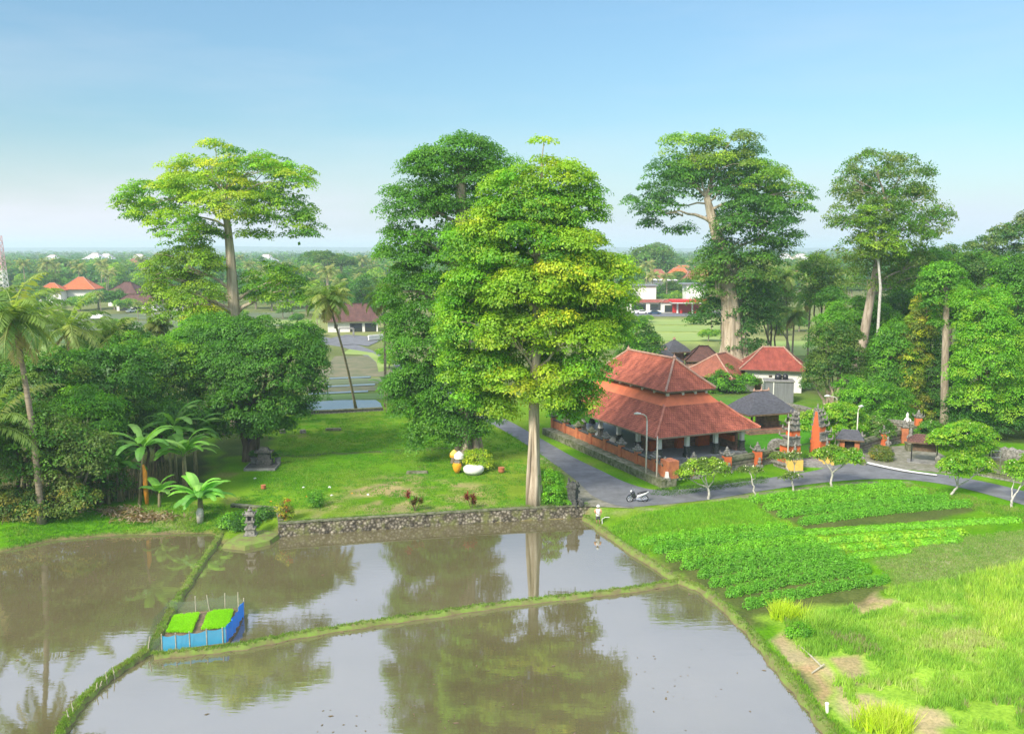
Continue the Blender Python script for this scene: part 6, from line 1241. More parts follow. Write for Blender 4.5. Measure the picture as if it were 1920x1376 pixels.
def house(label, px, py, deg, w, l, wh, rh, tile, wall='white_paint', over=0.9, ridge=0.4, name='house', group=None, wins=(), door=None, Y=None, z0=0.0, cat='house'):
    p = at(px, py, z0) if Y is None else gp(px, py, Y); f = Fr(p[:2], deg); t_ = thing(name, label, cat, p, group); z0 = p[2]
    mb = MB(); f.box(mb, -w / 2, w / 2, -l / 2, l / 2, z0 - 0.2, z0 + wh); mb.build('wall', M[wall], t_)
    r = min(w, l) / 2 + over; long_u = w >= l; rl = abs(w - l) / 2 + ridge
    top = (-rl, rl, 0, 0, z0 + wh + rh) if long_u else (0, 0, -rl, rl, z0 + wh + rh)
    R = [(-w / 2 - over, w / 2 + over, -l / 2 - over, l / 2 + over, z0 + wh - 0.1), tuple((a * 0.52 + b * 0.48) for a, b in zip((-w / 2 - over, w / 2 + over, -l / 2 - over, l / 2 + over), top[:4])) + (z0 + wh + rh * 0.42,), top]
    rf = roof_obj('roof', f, R, M[tile], t_); ridges('ridge_cap', f, R, M['ridge_pale'] if tile != 'tile_brown' else M['tile_brown'], rf, 0.12, ends=0.12)
    for (u, z_, ww, hh) in wins:
        mb = MB(); f.box(mb, u - ww / 2, u + ww / 2, -l / 2 - 0.04, -l / 2 + 0.02, z0 + z_, z0 + z_ + hh); wn = mb.build('window', M['wood'], t_); mb = MB(); f.box(mb, u - ww / 2 + 0.07, u + ww / 2 - 0.07, -l / 2 - 0.055, -l / 2 - 0.03, z0 + z_ + 0.07, z0 + z_ + hh - 0.07); mb.build('pane', M['glass_dark'], wn)
    if door is not None: mb = MB(); f.box(mb, door - 0.5, door + 0.5, -l / 2 - 0.05, -l / 2 + 0.02, z0, z0 + 2.1); mb.build('door', M['wood'], t_)
    return t_
house('white-walled house with steep red tiled hip roof behind the grey shed', 1447, 728, -14, 8.4, 8.0, 3.6, 2.9, 'tile_plain_red', ridge=1.4, wins=((1.2, 2.3, 0.5, 0.3), (-0.4, 2.3, 0.5, 0.3)), door=-2.2)
house('rust-red tiled roof house beside the buttressed trunk, with open veranda', 1350, 726, -40, 7.8, 9.0, 2.4, 3.0, 'tile_rust', wall='stone_dark', ridge=1.0, wins=((-1.0, 0.8, 1.0, 1.0), (1.2, 0.8, 1.0, 1.0)))
house('low brown-roofed house behind the rust-red roof', 1318, 692, -6, 6.0, 5.0, 1.9, 2.3, 'tile_brown', wall='course', over=0.5, ridge=0.3)
house('small red-roofed annexe against the buttressed trunk', 1408, 727, -14, 3.0, 4.0, 2.0, 2.0, 'tile_plain_red', wall='stone_dark', over=0.6, ridge=0.3)
p = at(1458, 752); f = Fr(p[:2], -10); t_ = thing('sheet_metal_shed', 'flat-roofed grey sheet-metal shed with white corner post in front of the white house', 'shed', p)
mb = MB(); f.box(mb, -1.9, 2.0, -1.4, 1.4, 0, 3.0); mb.build('wall', M['zinc'], t_); mb = MB(); f.box(mb, -2.05, 2.15, -1.55, 1.55, 3.0, 3.14); mb.build('roof', M['conc'], t_); mb = MB(); f.box(mb, -0.85, -0.72, -1.47, -1.40, -0.1, 3.05); mb.build('corner_post', M['white_paint'], t_)
for k, (u, lb) in enumerate(((0.0, 'larger round black water tank on the grey shed roof'), (1.0, 'smaller black water tank on the grey shed roof'))):
    q = f.p(u, 0.3, 3.14); t2 = thing('water_tank', lb, 'water tank', q); mb = MB(); r = 0.5 - 0.1 * k; mb.lathe(q, [(r, 0), (r * 1.02, 0.3), (r, 0.55), (r * 0.5, 0.8), (r * 0.2, 0.85)], 12); mb.build('drum', M['black'], t2, smooth=True); mb = MB(); mb.lathe((q[0], q[1], q[2] + 0.85), [(r * 0.22, 0), (r * 0.22, 0.06)], 8); mb.build('lid', M['black'], t2)

# ------------------------------------------------------------------ street lamps
def lamp(label, px, py, h, arm, deg=180, r=0.07):
    p = at(px, py); t_ = thing('street_lamp', label, 'street lamp', p, 'white street lamps'); mb = MB(); mb.tube([p, (p[0], p[1], h * 0.5), (p[0], p[1], h - 0.5)], [r * 1.3, r * 1.1, r], 8); mb.lathe(p, [(0.16, -0.05), (0.16, 0.1), (0.09, 0.14)], 8); mb.build('pole', M['white_pole'], t_, smooth=True)
    a = math.radians(deg); dx, dy = math.cos(a), math.sin(a); mb = MB(); mb.tube([(p[0], p[1], h - 0.5), (p[0] + dx * 0.06, p[1] + dy * 0.06, h - 0.15), (p[0] + dx * 0.3, p[1] + dy * 0.3, h + 0.05), (p[0] + dx * arm, p[1] + dy * arm, h + 0.15)], r * 0.75, 7); mb.build('arm', M['white_pole'], t_, smooth=True)
    mb = MB(); mb.tube([(p[0] + dx * (arm - 0.1), p[1] + dy * (arm - 0.1), h + 0.15), (p[0] + dx * (arm + 0.25), p[1] + dy * (arm + 0.25), h + 0.17), (p[0] + dx * (arm + 0.55), p[1] + dy * (arm + 0.55), h + 0.15)], [0.07, 0.13, 0.06], 8); mb.build('lamp_head', M['white_paint'], t_, smooth=True)
lamp('white lamp with a curved arm against the large pavilion roof', 1211, 900, 6.3, 0.7)
lamp('white lamp standing behind the dense frangipani, in front of the banyan', 1566, 838, 5.6, 0.9, r=0.06)
lamp('short-armed white lamp rising out of the roofed side gateway', 1605, 848, 4.9, 0.15, 20, r=0.06)
for px, py, h, lb in ((1231, 908, 4.6, 'plain white pole at the corner of the temple wall, beside the curved-arm lamp'), (1476, 880, 4.9, 'slim white flag pole in front of the split gate')):
    p = at(px, py); t_ = thing('white_pole', lb, 'pole', p); mb = MB(); mb.tube([p, (p[0], p[1], h * 0.6), (p[0], p[1], h)], [0.09, 0.075, 0.05], 8); mb.build('shaft', M['white_pole'], t_, smooth=True); mb = MB(); mb.box(p, (0.35, 0.35, 0.18)); mb.build('foot', M['conc'], t_)
p = at(1250, 912); t_ = thing('boundary_stone', 'white painted boundary stone at the foot of the corner post', 'stone', p); mb = MB(); mb.box(p, (0.5, 0.45, 0.5), 0.2, 0.7); mb.box((p[0], p[1], 0.5), (0.6, 0.5, 0.35), 0.2); mb.build('block', M['stone_grey'], t_); mb = MB(); mb.box((p[0], p[1], 0.85), (0.34, 0.3, 0.55), 0.2, 0.7); mb.build('head', M['white_paint'], t_)
# ------------------------------------------------------------------ stone wall of the pond, small things on the lawn
def rubble_wall(label, pts, z0, z1, w, cap=True, group=None):
    """pts: world xy along the foot of the face; the wall body lies on the left-hand side of the direction of travel"""
    t_ = thing('stone_wall', label, 'wall', (*pts[0], 0), group); mb = MB(); mc = MB(); n = len(pts); random.seed(2)
    P_ = [np.array(p) for p in pts]; fine = []
    for i in range(n - 1):
        k = max(1, int(np.linalg.norm(P_[i + 1] - P_[i]) / 0.5))
        for j in range(k): fine.append(P_[i] + (P_[i + 1] - P_[i]) * j / k)
    fine.append(P_[-1]); m = len(fine); vs = []; vc = []
    for i, p in enumerate(fine):
        d_ = fine[min(i + 1, m - 1)] - fine[max(i - 1, 0)]; d_ = d_ / np.linalg.norm(d_); nn = np.array((-d_[1], d_[0]))
        for s, z_ in ((-0.12, z0 - 0.4), (-0.06, z0 + 0.1), (0.0, (z0 + z1) / 2), (0.05, z1 - 0.02), (w, z1 - 0.02), (w, z0 - 0.4)):
            e = random.uniform(-0.035, 0.035) if s < 0.1 else 0; q = p + nn * (s + e); vs.append((q[0], q[1], z_ + (random.uniform(-0.03, 0.03) if 0.04 < s < 0.1 else 0)))
        for s, z_ in ((-0.02, z1), (0.0, z1 + 0.09), (w + 0.04, z1 + 0.09), (w + 0.04, z1 - 0.02)):
            q = p + nn * (s + random.uniform(-0.015, 0.015)); vc.append((q[0], q[1], z_ + random.uniform(-0.01, 0.01)))
    mb.v = vs; mb.f = [(i * 6 + j, i * 6 + j + 1, i * 6 + 7 + j, i * 6 + 6 + j) for i in range(m - 1) for j in range(5)] + [tuple(range(6)), tuple((m - 1) * 6 + j for j in range(5, -1, -1))]; mb.m = [0] * len(mb.f); mb.build('rubble_face', M['rubble'], t_, smooth=False)
    mc.v = vc; mc.f = [(i * 4 + j, i * 4 + j + 1, i * 4 + 5 + j, i * 4 + 4 + j) for i in range(m - 1) for j in range(3)] + [(0, 1, 2, 3), tuple((m - 1) * 4 + j for j in (3, 2, 1, 0))]; mc.m = [0] * len(mc.f); mc.build('mortar_cap', M['stone_moss'], t_)
    return t_
rubble_wall('long river-stone retaining wall between the lawn and the middle pond', [tuple(p) for p in P2([(522, 1006), (620, 999), (700, 993.5), (800, 987), (900, 980.5), (1000, 975), (1108, 969.5)], WZ)], WZ, 0.02, 0.42)
c1 = P2([(522, 1006)], WZ)[0]; c2 = at(516, 957)[:2]; c3 = at(432, 950)[:2]
rubble_wall('short river-stone wall behind the lantern shrine, turning back from the pond', [tuple(c3), tuple(c2), (c1[0] - 0.1, c1[1] + 0.5)], -0.7, 0.14, 0.38)
shrub('hedge_bush', 'dark creeping bush spilling over the dike in front of the short stone wall', 445, 985, 3.0, 1.0, G_MID + G_BRIGHT + G_DARK, 81, pad=0.4, leaf=0.2)
shrub('hedge_bush', 'small dark bush at the foot of the short wall behind the lantern shrine', 500, 970, 1.6, 0.8, G_MID + G_DARK, 82, pad=0.35, leaf=0.18)
# lantern shrine
p = (*at(470, 1004, WZ + 0.35)[:2], WZ + 0.33); f = Fr(p[:2], 5); t_ = thing('lantern_shrine', 'small grey stone lantern shrine with an open niche on the turf bank', 'shrine', p); z0 = p[2]
mb = MB(); f.box(mb, -0.5, 0.5, -0.45, 0.45, z0 - 0.2, z0 + 0.15); f.box(mb, -0.38, 0.38, -0.34, 0.34, z0 + 0.15, z0 + 0.6, 0.85); f.box(mb, -0.42, 0.42, -0.38, 0.38, z0 + 0.6, z0 + 0.72); f.box(mb, -0.24, 0.24, -0.22, 0.22, z0 + 0.72, z0 + 1.15, 0.85); f.box(mb, -0.36, 0.36, -0.32, 0.32, z0 + 1.15, z0 + 1.28); mb.build('pedestal', M['stone_grey'], t_)
mb = MB(); f.box(mb, -0.28, -0.16, -0.26, 0.26, z0 + 1.28, z0 + 1.72); f.box(mb, 0.16, 0.28, -0.26, 0.26, z0 + 1.28, z0 + 1.72); f.box(mb, -0.155, 0.155, 0.12, 0.25, z0 + 1.28, z0 + 1.72); mb.build('niche', M['stone_grey'], t_)
mb = MB(); f.box(mb, -0.4, 0.4, -0.38, 0.38, z0 + 1.72, z0 + 1.84); f.box(mb, -0.28, 0.28, -0.26, 0.26, z0 + 1.84, z0 + 2.02, 0.8); mb.lathe(f.p(0, 0, z0 + 2.02), [(0.16, 0), (0.2, 0.1), (0.08, 0.22), (0.02, 0.42)], 8)
for a_ in (-1, 1):
    for b_ in (-1, 1): mb.tube([f.p(a_ * 0.36, b_ * 0.34, z0 + 1.8), f.p(a_ * 0.46, b_ * 0.44, z0 + 1.9), f.p(a_ * 0.42, b_ * 0.4, z0 + 2.08)], [0.07, 0.05, 0.01], 5)
mb.build('roof', M['stone_grey'], t_)
# dark carved pillar at the path entrance
p = at(1074, 946); f = Fr(p[:2], -25); t_ = thing('carved_pillar', 'dark weathered carved stone pillar standing between the giant trunk and the road', 'pillar', p); mb = MB()
for u0, u1, v, a_, b_, tp in ((-0.55, 0.55, 0.5, -0.1, 0.35, 1), (-0.45, 0.45, 0.42, 0.35, 0.55, 1), (-0.36, 0.36, 0.36, 0.55, 1.55, 1), (-0.48, 0.48, 0.46, 1.55, 1.72, 1), (-0.30, 0.42, 0.34, 1.72, 1.95, 1)): f.box(mb, u0, u1, -v, v, a_, b_, tp)
mb.build('shaft', M['stone_dark'], t_); mb = MB()
for u, h in ((-0.38, 0.7), (-0.05, 0.4), (0.36, 0.45)): mb.lathe(f.p(u, 0, 1.72), [(0.17, 0), (0.2, 0.12), (0.1, 0.25), (0.13, 0.33), (0.02, h)], 7)
for u in (-0.6, 0.62): mb.ball(f.p(u, 0, 0.5), (0.22, 0.2, 0.2), 7); mb.ball(f.p(u * 0.8, 0.1, 1.2), (0.14, 0.14, 0.16), 7)
mb.ball(f.p(0.85, -0.2, 0.25), (0.26, 0.22, 0.3), 8); mb.build('carving', M['stone_dark'], t_)
# shaded shrine platform under the fig
p = at(487, 882); f = Fr(p[:2], 2); t_ = thing('shrine_platform', 'low dark tiled platform with pale kerb and a small black shrine, under the fig tree', 'shrine platform', p)
mb = MB(); f.box(mb, -1.5, 1.5, -0.1, 2.2, -0.05, 0.22); mb.build('platform', M['stone_dark'], t_); mb = MB(); f.box(mb, -1.55, 1.55, -0.16, -0.1, -0.05, 0.26); f.box(mb, -1.56, -1.5, -0.1, 2.2, -0.05, 0.26); f.box(mb, 1.5, 1.56, -0.1, 2.2, -0.05, 0.26); mb.build('kerb', M['conc'], t_)
mb = MB(); f.box(mb, -0.7, 0.9, 1.3, 2.1, 0.22, 0.75); f.box(mb, -0.5, 0.7, 1.4, 2.05, 0.75, 1.5); f.box(mb, -0.8, 1.0, 1.2, 2.15, 1.5, 1.65); f.box(mb, -0.5, 0.7, 1.4, 2.0, 1.65, 2.0, 0.6); mb.build('altar', M['stone_dark'], t_)
for k, (u, v, lb) in enumerate(((-1.2, 2.6, 'pale stone plant pot at the trunk side of the shrine platform'), (1.25, 2.5, 'pale stone pot with a clipped bush at the lawn side of the shrine platform'))):
    q = f.p(u, v, 0); t2 = thing('stone_pot', lb, 'pot', q); mb = MB(); mb.lathe(q, [(0.25, 0), (0.34, 0.25), (0.28, 0.55), (0.36, 0.7)], 10); mb.build('bowl', M['conc'], t2, smooth=True); crown_mesh('foliage', t2, [(q[0], q[1], 1.05, 0.42, 0.42, 0.4)], pals=[G_DARK], pad=0.2, leaf=0.12, fill=0.5)
# ceremonial parasols and the cloth-wrapped planter by the banyan
def parasol(label, px, py, h, r, canopy, fringe, seed):
    p = at(px, py); t_ = thing('parasol', label, 'parasol', p, 'ceremonial parasols'); mb = MB(); mb.tube([(p[0], p[1], -0.05), (p[0], p[1], h)], 0.03, 6); mb.build('pole', M['wood'], t_)
    mb = MB(); mb.lathe((p[0], p[1], h - 0.42), [(r, 0), (r * 0.97, 0.18), (r * 0.6, 0.38), (0.06, 0.55)], 16); mb.build('canopy', canopy, t_); mb = MB(); mb.lathe((p[0], p[1], h - 0.6), [(r * 1.0, 0), (r * 1.02, 0.2)], 16); mb.build('fringe', fringe, t_)
parasol('white ceremonial parasol with pale fringe beside the banyan trunk', 861, 882, 1.85, 0.5, M['white_cloth'], M['white_cloth'], 1)
parasol('yellow ceremonial parasol tucked behind the white one', 852, 879, 1.85, 0.45, M['yellow'], M['gold'], 2)
p = at(857, 887); t_ = thing('cloth_shrine', 'little shrine wrapped in golden-orange cloth below the parasols', 'shrine', p); mb = MB(); mb.lathe(p, [(0.16, 0), (0.36, 0.35), (0.46, 0.8), (0.34, 1.05)], 10); mb.build('cloth', M['gold'], t_, smooth=True); mb = MB(); mb.box((p[0], p[1], 1.05), (0.5, 0.5, 0.18)); mb.build('top', M['stone_grey'], t_)
p = at(888, 888); t_ = thing('planter', 'round planter wrapped in white cloth at the foot of the banyan', 'planter', p); mb = MB(); mb.lathe(p, [(0.8, 0.08), (1.0, 0.3), (1.02, 0.62), (0.85, 0.78)], 18); mb.build('cloth_wrap', M['white_cloth'], t_, smooth=True); mb = MB(); mb.lathe(p, [(0.78, -0.05), (0.80, 0.1)], 14); mb.build('base', M['stone_dark'], t_)
for k, (px, py, s, mt_, lb) in enumerate([(940, 886, 0.35, 'orange_brick', 'round terracotta pot lying alone on the lawn east of the banyan'), (494, 917, 0.25, 'orange_brick', 'small terracotta pot near the front of the lawn below the shrine platform')]):
    q = at(px, py); t2 = thing('clay_pot', lb, 'pot', q); mb = MB(); mb.lathe(q, [(s * 0.6, 0), (s, s * 0.6), (s * 0.8, s * 1.2), (s * 0.9, s * 1.4)], 10); mb.build('bowl', M[mt_], t2, smooth=True); mb = MB(); mb.lathe((q[0], q[1], s * 1.4), [(s * 0.95, 0), (s * 0.95, 0.05)], 10); mb.build('rim', M[mt_], t2)
for k, (px, py, w, l, h, dg, lb) in enumerate([(782, 887, 2.2, 0.7, 0.2, 3, 'long low grave slab half sunk in the middle of the lawn'), (625, 807, 2.0, 0.6, 0.28, 2, 'broken dark slab near the far edge of the lawn'), (568, 812, 0.7, 0.6, 0.4, 20, 'pale lump of stone beside the fig at the far lawn edge'), (530, 812, 0.6, 0.5, 0.45, 40, 'rough stone right under the fig branches')]):
    q = at(px, py); mb = MB(); mb.box((q[0], q[1], q[2] - 0.05), (w, l, h + 0.05), math.radians(dg), 0.9); mb.ball((q[0] + w * 0.3, q[1], q[2] + h * 0.6), (w * 0.2, l * 0.4, h * 0.6), 7)
    tag(mb.build('stone_slab', M['stone_moss'] if k < 2 else M['stone_grey'], None, origin=q), lb.replace('right under', 'directly under'), 'stone')
kb = [(575, 931), (569, 914), (618, 914), (660, 925), (622, 929), (690, 928), (508, 940), (478, 897)]
for k, (px, py) in enumerate(kb):
    q = at(px, py); mb = MB(); s = 0.08 + 0.03 * (k % 3); mb.box(q, (s * 2, s * 1.4, s * 0.5), k); mb.ball((q[0], q[1], s * 0.6), (s * 0.7, s * 0.5, s * 0.4), 6)
    tag(mb.build('offering_basket', M['white_cloth'] if k % 3 else M['gold'], None, origin=q), 'small woven offering basket lying on the lawn grass', 'basket', 'offerings scattered on the lawn')
# dry heap under the bananas
rr = np.random.default_rng(5); c = np.array([gat(px, py) for px, py in [(225, 965), (250, 972), (280, 968), (300, 972), (240, 958), (262, 976), (210, 960)]]); K = 900; b0 = c[rr.integers(0, len(c), K)] + rr.normal(0, 1, (K, 3)) * np.array((0.9, 0.5, 0)); b0[:, 2] += rr.uniform(0.02, 0.28, K)
nn = rr.normal(0, 0.6, (K, 3)) + np.array((0, 0, 1)); nn /= np.linalg.norm(nn, axis=1, keepdims=True); V, Cc = leaf_quads(b0, nn, rr.uniform(0.2, 0.75, K), np.array([(0.36, 0.26, 0.17), (0.26, 0.18, 0.11), (0.5, 0.42, 0.3)])[rr.integers(0, 3, K)], aspect=0.25)
kind(np_mesh('dry_leaf_debris', V, np.arange(len(V)).reshape(-1, 4), M['leaf'], cols=Cc), 'stuff', 'dry banana leaves and twigs heaped on the bank')

# ------------------------------------------------------------------ rice seedling beds and blue net
ZB = WZ + 0.12
def flat(pts, z): return [(*at(x, y, z)[:2], z) for x, y in pts]
pl_ = flat([(300, 1214), (312, 1178), (327, 1150), (380, 1145), (440, 1138), (458, 1150), (446, 1180), (428, 1205), (360, 1212)], ZB)[::-1]; mb = MB(); n = len(pl_)
ar = sum(pl_[i][0] * pl_[(i + 1) % n][1] - pl_[(i + 1) % n][0] * pl_[i][1] for i in range(n)); pl_ = pl_ if ar > 0 else pl_[::-1]
mb.prism([(x, y) for x, y, z_ in pl_], WZ - 0.2, ZB - 0.04); kind(mb.build('nursery_mud', md), 'structure', 'muddy bed of the rice nursery')
for k, (q, lb) in enumerate([([(313, 1186), (328, 1156), (373, 1151), (359, 1186)], 'bright green rice seedling bed beside the curved dike'), ([(379, 1181), (390, 1152), (402, 1147), (436, 1145), (427, 1177)], 'bright green rice seedling bed beside the blue net curtain')]):
    P_ = flat(q, ZB); n = len(P_); ar = sum(P_[i][0] * P_[(i + 1) % n][1] - P_[(i + 1) % n][0] * P_[i][1] for i in range(n)); P_ = P_ if ar > 0 else P_[::-1]
    t_ = thing('rice_seedling_bed', lb, 'seedling bed', P_[0], 'rice seedling beds'); mb = MB(); mb.prism([(x, y) for x, y, z_ in P_], WZ - 0.1, ZB + 0.05); mb.build('soil', md, t_)
    lo, hi = np.min([p[:2] for p in P_], 0), np.max([p[:2] for p in P_], 0); rr = np.random.default_rng(k); g = rr.uniform(lo, hi, (2600, 2)); g = g[inside(np.array([p[:2] for p in P_]), g[:, 0], g[:, 1])]
    o = grass_tufts('seedlings', np.column_stack([g, np.full(len(g), ZB + 0.05)]), 14, 0.13, 0.025, [(0.34, 0.72, 0.015), (0.30, 0.66, 0.012), (0.38, 0.74, 0.02)], spread=0.04, lean=0.3); del o['kind']; del o['label']
    me = o.data; co = np.empty(len(me.vertices) * 3, np.float32); me.vertices.foreach_get('co', co); co = co.reshape(-1, 3) - np.array(P_[0], np.float32); me.vertices.foreach_set('co', co.ravel()); me.update(); o.parent = t_
def net_mat(name, c, op):
    m, t, b = new_mat(name); b.inputs['Base Color'].default_value = (*c, 1); b.inputs['Roughness'].default_value = 0.7; b.inputs['Alpha'].default_value = op
    return m
M['net_blue'] = net_mat('blue_net', (0.03, 0.26, 0.85), 0.92); M['net_teal'] = net_mat('teal_net', (0.04, 0.38, 0.62), 0.80); M['net_grey'] = net_mat('grey_net', (0.20, 0.26, 0.16), 0.35)
t_ = thing('nursery_fence', 'blue and teal netting on bamboo stakes round the rice seedling beds', 'net fence', at(304, 1216, ZB))
def net(name, mt_, pts, hs, folds=0.0):
    """pts pixel feet, hs heights"""
    mb = MB(); P_ = [at(x, y, ZB) for x, y in pts]; F_ = []
    for i in range(len(P_) - 1):
        for j in range(6):
            u = j / 6; x = P_[i][0] * (1 - u) + P_[i + 1][0] * u; y = P_[i][1] * (1 - u) + P_[i + 1][1] * u; h = hs[i] * (1 - u) + hs[i + 1] * u - 0.10 * math.sin(math.pi * u); F_.append((x + folds * math.sin(j * 2.1 + i), y + folds * math.cos(j * 1.7 + i), h))
    F_.append((*P_[-1][:2], hs[-1])); n = len(F_)
    vs = [(x, y, WZ) for x, y, h in F_] + [(x + random.uniform(-.03, .03), y, WZ + h * 0.5) for x, y, h in F_] + [(x, y, WZ + h) for x, y, h in F_]
    mb.add(vs, [(k * n + i, k * n + i + 1, (k + 1) * n + i + 1, (k + 1) * n + i) for k in range(2) for i in range(n - 1)]); return mb.build(name, M[mt_], t_)
net('net_panel', 'net_teal', [(304, 1217), (330, 1215), (356, 1212), (388, 1208), (424, 1203)], [0.95, 0.95, 0.95, 1.0, 1.05]); net('net_curtain', 'net_blue', [(424, 1203), (440, 1184), (452, 1160), (458, 1150)], [1.1, 1.15, 1.1, 0.95], 0.07)
net('net_panel', 'net_grey', [(304, 1217), (276, 1222), (290, 1180), (318, 1145)], [0.95, 0.9, 0.9, 0.85]); net('net_panel', 'net_grey', [(318, 1145), (367, 1142), (391, 1140), (422, 1136), (447, 1136), (458, 1150)], [0.85, 0.7, 0.8, 0.9, 0.9, 0.95])
stk = [(304, 1217, 1.0, 0), (330, 1215, 1.0, 0), (356, 1212, 1.0, 0), (388, 1208, 1.05, 0), (418, 1204, 1.0, 0.0), (367, 1142, 0.95, 0), (393, 1140, 0.95, -0.15), (422, 1136, 0.95, 0.02), (447, 1136, 1.0, 0), (276, 1222, 1.0, 0.2), (458, 1150, 1.1, 0)]
for x, y, h, ln in stk: q = at(x, y, ZB); mb = MB(); mb.tube([(q[0], q[1], WZ - 0.1), (q[0] + ln, q[1], WZ + h + 0.05)], 0.035, 6); mb.build('stake', M['bamboo'], t_)
for k, (x, y, h, ln) in enumerate([(201, 1284, 0.75, -0.03), (216, 1272, 0.7, -0.1), (178, 1300, 0.6, 0.15), (140, 1345, 0.9, -0.12), (131, 1356, 0.7, -0.1), (183, 1293, 0.5, 0.25)]):
    q = at(x, y, WZ); mb = MB(); mb.tube([(q[0], q[1], WZ - 0.2), (q[0] + ln, q[1], WZ + h)], [0.035, 0.028], 6); mb.tube([(q[0] + ln * 0.7, q[1] - 0.03, WZ + h * 0.7), (q[0] + ln * 0.7 + 0.08, q[1] - 0.05, WZ + h * 0.55)], 0.015, 5)
    tag(mb.build('bamboo_stake', M['bamboo'], None, origin=q), ['upright bamboo stake, fifth along the curved dike from the pond bottom', 'bamboo stake closest to the seedling nursery on the curved dike', 'slanting short bamboo stake in the middle of the curved dike', 'tallest bamboo stake, low on the curved dike', 'lowest bamboo stake on the curved dike', 'thin bamboo stick crossing the slanting one on the curved dike'][k], 'stake', 'bamboo stakes on the curved dike')
a_, b_ = gat(1498, 1213), gat(1541, 1253); mb = MB(); mb.tube([(a_[0], a_[1], a_[2] + 0.12), ((a_[0] + b_[0]) / 2, (a_[1] + b_[1]) / 2, (a_[2] + b_[2]) / 2 + 0.14), (b_[0], b_[1], b_[2] + 0.1)], [0.03, 0.045, 0.05], 7); c_ = gat(1522, 1264); mb.tube([(c_[0], c_[1], c_[2] + 0.06), (b_[0] + 0.15, b_[1] + 0.1, b_[2] + 0.2)], 0.045, 6)
tag(mb.build('fallen_stick', M['bamboo'], None, origin=a_), 'pale broken bamboo stick lying on the bare earth above the pond bank', 'stick')
p = gat(1551, 1336); mb = MB(); mb.tube([(p[0], p[1], p[2] - 0.1), (p[0] - 0.03, p[1], p[2] + 0.45)], [0.08, 0.09], 8); mb.ball((p[0] - 0.03, p[1], p[2] + 0.47), (0.11, 0.11, 0.08), 8); tag(mb.build('pipe_stub', M['white_cloth'], None, origin=p), 'short white pipe stub sticking up from the ditch beside the pond bank', 'pipe')

# ------------------------------------------------------------------ motorcycle
p = at(1195, 941); f = Fr((p[0], p[1]), 2); t_ = thing('motorcycle', 'parked black and white underbone motorcycle at the road edge, pointing west', 'motorcycle', p)
for u, s in ((-0.66, 0), (0.66, 1)):
    q = f.p(u, 0, 0.30); tb = MB(); ring = [(q[0] + 0.27 * math.cos(a) * f.c, q[1] + 0.27 * math.cos(a) * f.s_, 0.30 + 0.27 * math.sin(a)) for a in [2 * math.pi * i / 20 for i in range(21)]]
    w_ = thing('wheel', '', '', (0, 0, 0)); del w_['label']; del w_['category']; w_.parent = t_
    tb.tube(ring, 0.045, 6, cap=False); tb.build('tyre', M['rubber'], w_)
    rb = MB(); ring = [(q[0] + 0.215 * math.cos(a) * f.c, q[1] + 0.215 * math.cos(a) * f.s_, 0.30 + 0.215 * math.sin(a)) for a in [2 * math.pi * i / 20 for i in range(21)]]; rb.tube(ring, 0.03, 5, cap=False)
    for i in range(8): a = math.pi * 2 * i / 8; rb.tube([q, (q[0] + 0.21 * math.cos(a) * f.c, q[1] + 0.21 * math.cos(a) * f.s_, 0.30 + 0.21 * math.sin(a))], 0.012, 4)
    rb.tube([f.p(u, -0.07, 0.3), f.p(u, 0.07, 0.3)], 0.06, 8); rb.build('rim', M['metal'], w_)
mb = MB(); mb.tube([f.p(-0.66, 0.06, 0.3), f.p(-0.52, 0.06, 0.7), f.p(-0.42, 0.03, 0.95)], 0.03, 6); mb.tube([f.p(-0.66, -0.06, 0.3), f.p(-0.52, -0.06, 0.7), f.p(-0.42, -0.03, 0.95)], 0.03, 6); mb.build('fork', M['metal'], t_)
mb = MB(); mb.tube([f.p(-0.86, 0, 0.52), f.p(-0.72, 0, 0.64), f.p(-0.5, 0, 0.62), f.p(-0.42, 0, 0.5)], [0.05, 0.08, 0.09, 0.05], 8); mb.build('front_fender', M['car_black'], t_)
mb = MB(); mb.tube([f.p(-0.5, 0, 1.0), f.p(-0.42, 0, 0.82), f.p(-0.34, 0, 0.55), f.p(-0.2, 0, 0.36)], [0.10, 0.20, 0.19, 0.10], 8); mb.tube([f.p(-0.28, 0, 0.55), f.p(0.0, 0, 0.46), f.p(0.25, 0, 0.62)], [0.1, 0.09, 0.1], 8); mb.build('leg_shield', M['car_black'], t_)
mb = MB(); mb.tube([f.p(-0.12, 0, 0.42), f.p(0.2, 0, 0.58), f.p(0.62, 0, 0.74), f.p(0.98, 0, 0.92)], [0.08, 0.13, 0.12, 0.04], 8); mb.build('side_fairing', M['silver_paint'], t_, smooth=True)
mb = MB(); mb.tube([f.p(0.0, 0, 0.74), f.p(0.25, 0, 0.80), f.p(0.6, 0, 0.88), f.p(0.85, 0, 0.95)], [0.07, 0.12, 0.11, 0.06], 8); mb.build('seat', M['black'], t_, smooth=True)
mb = MB(); mb.tube([f.p(-0.1, -0.08, 0.28), f.p(0.15, -0.1, 0.3), f.p(0.1, 0.1, 0.32)], [0.12, 0.12, 0.1], 8); mb.build('engine', M['metal'], t_); mb = MB(); mb.tube([f.p(0.1, -0.16, 0.24), f.p(0.45, -0.17, 0.27), f.p(0.85, -0.17, 0.36)], [0.035, 0.055, 0.05], 8); mb.build('exhaust', M['metal'], t_)
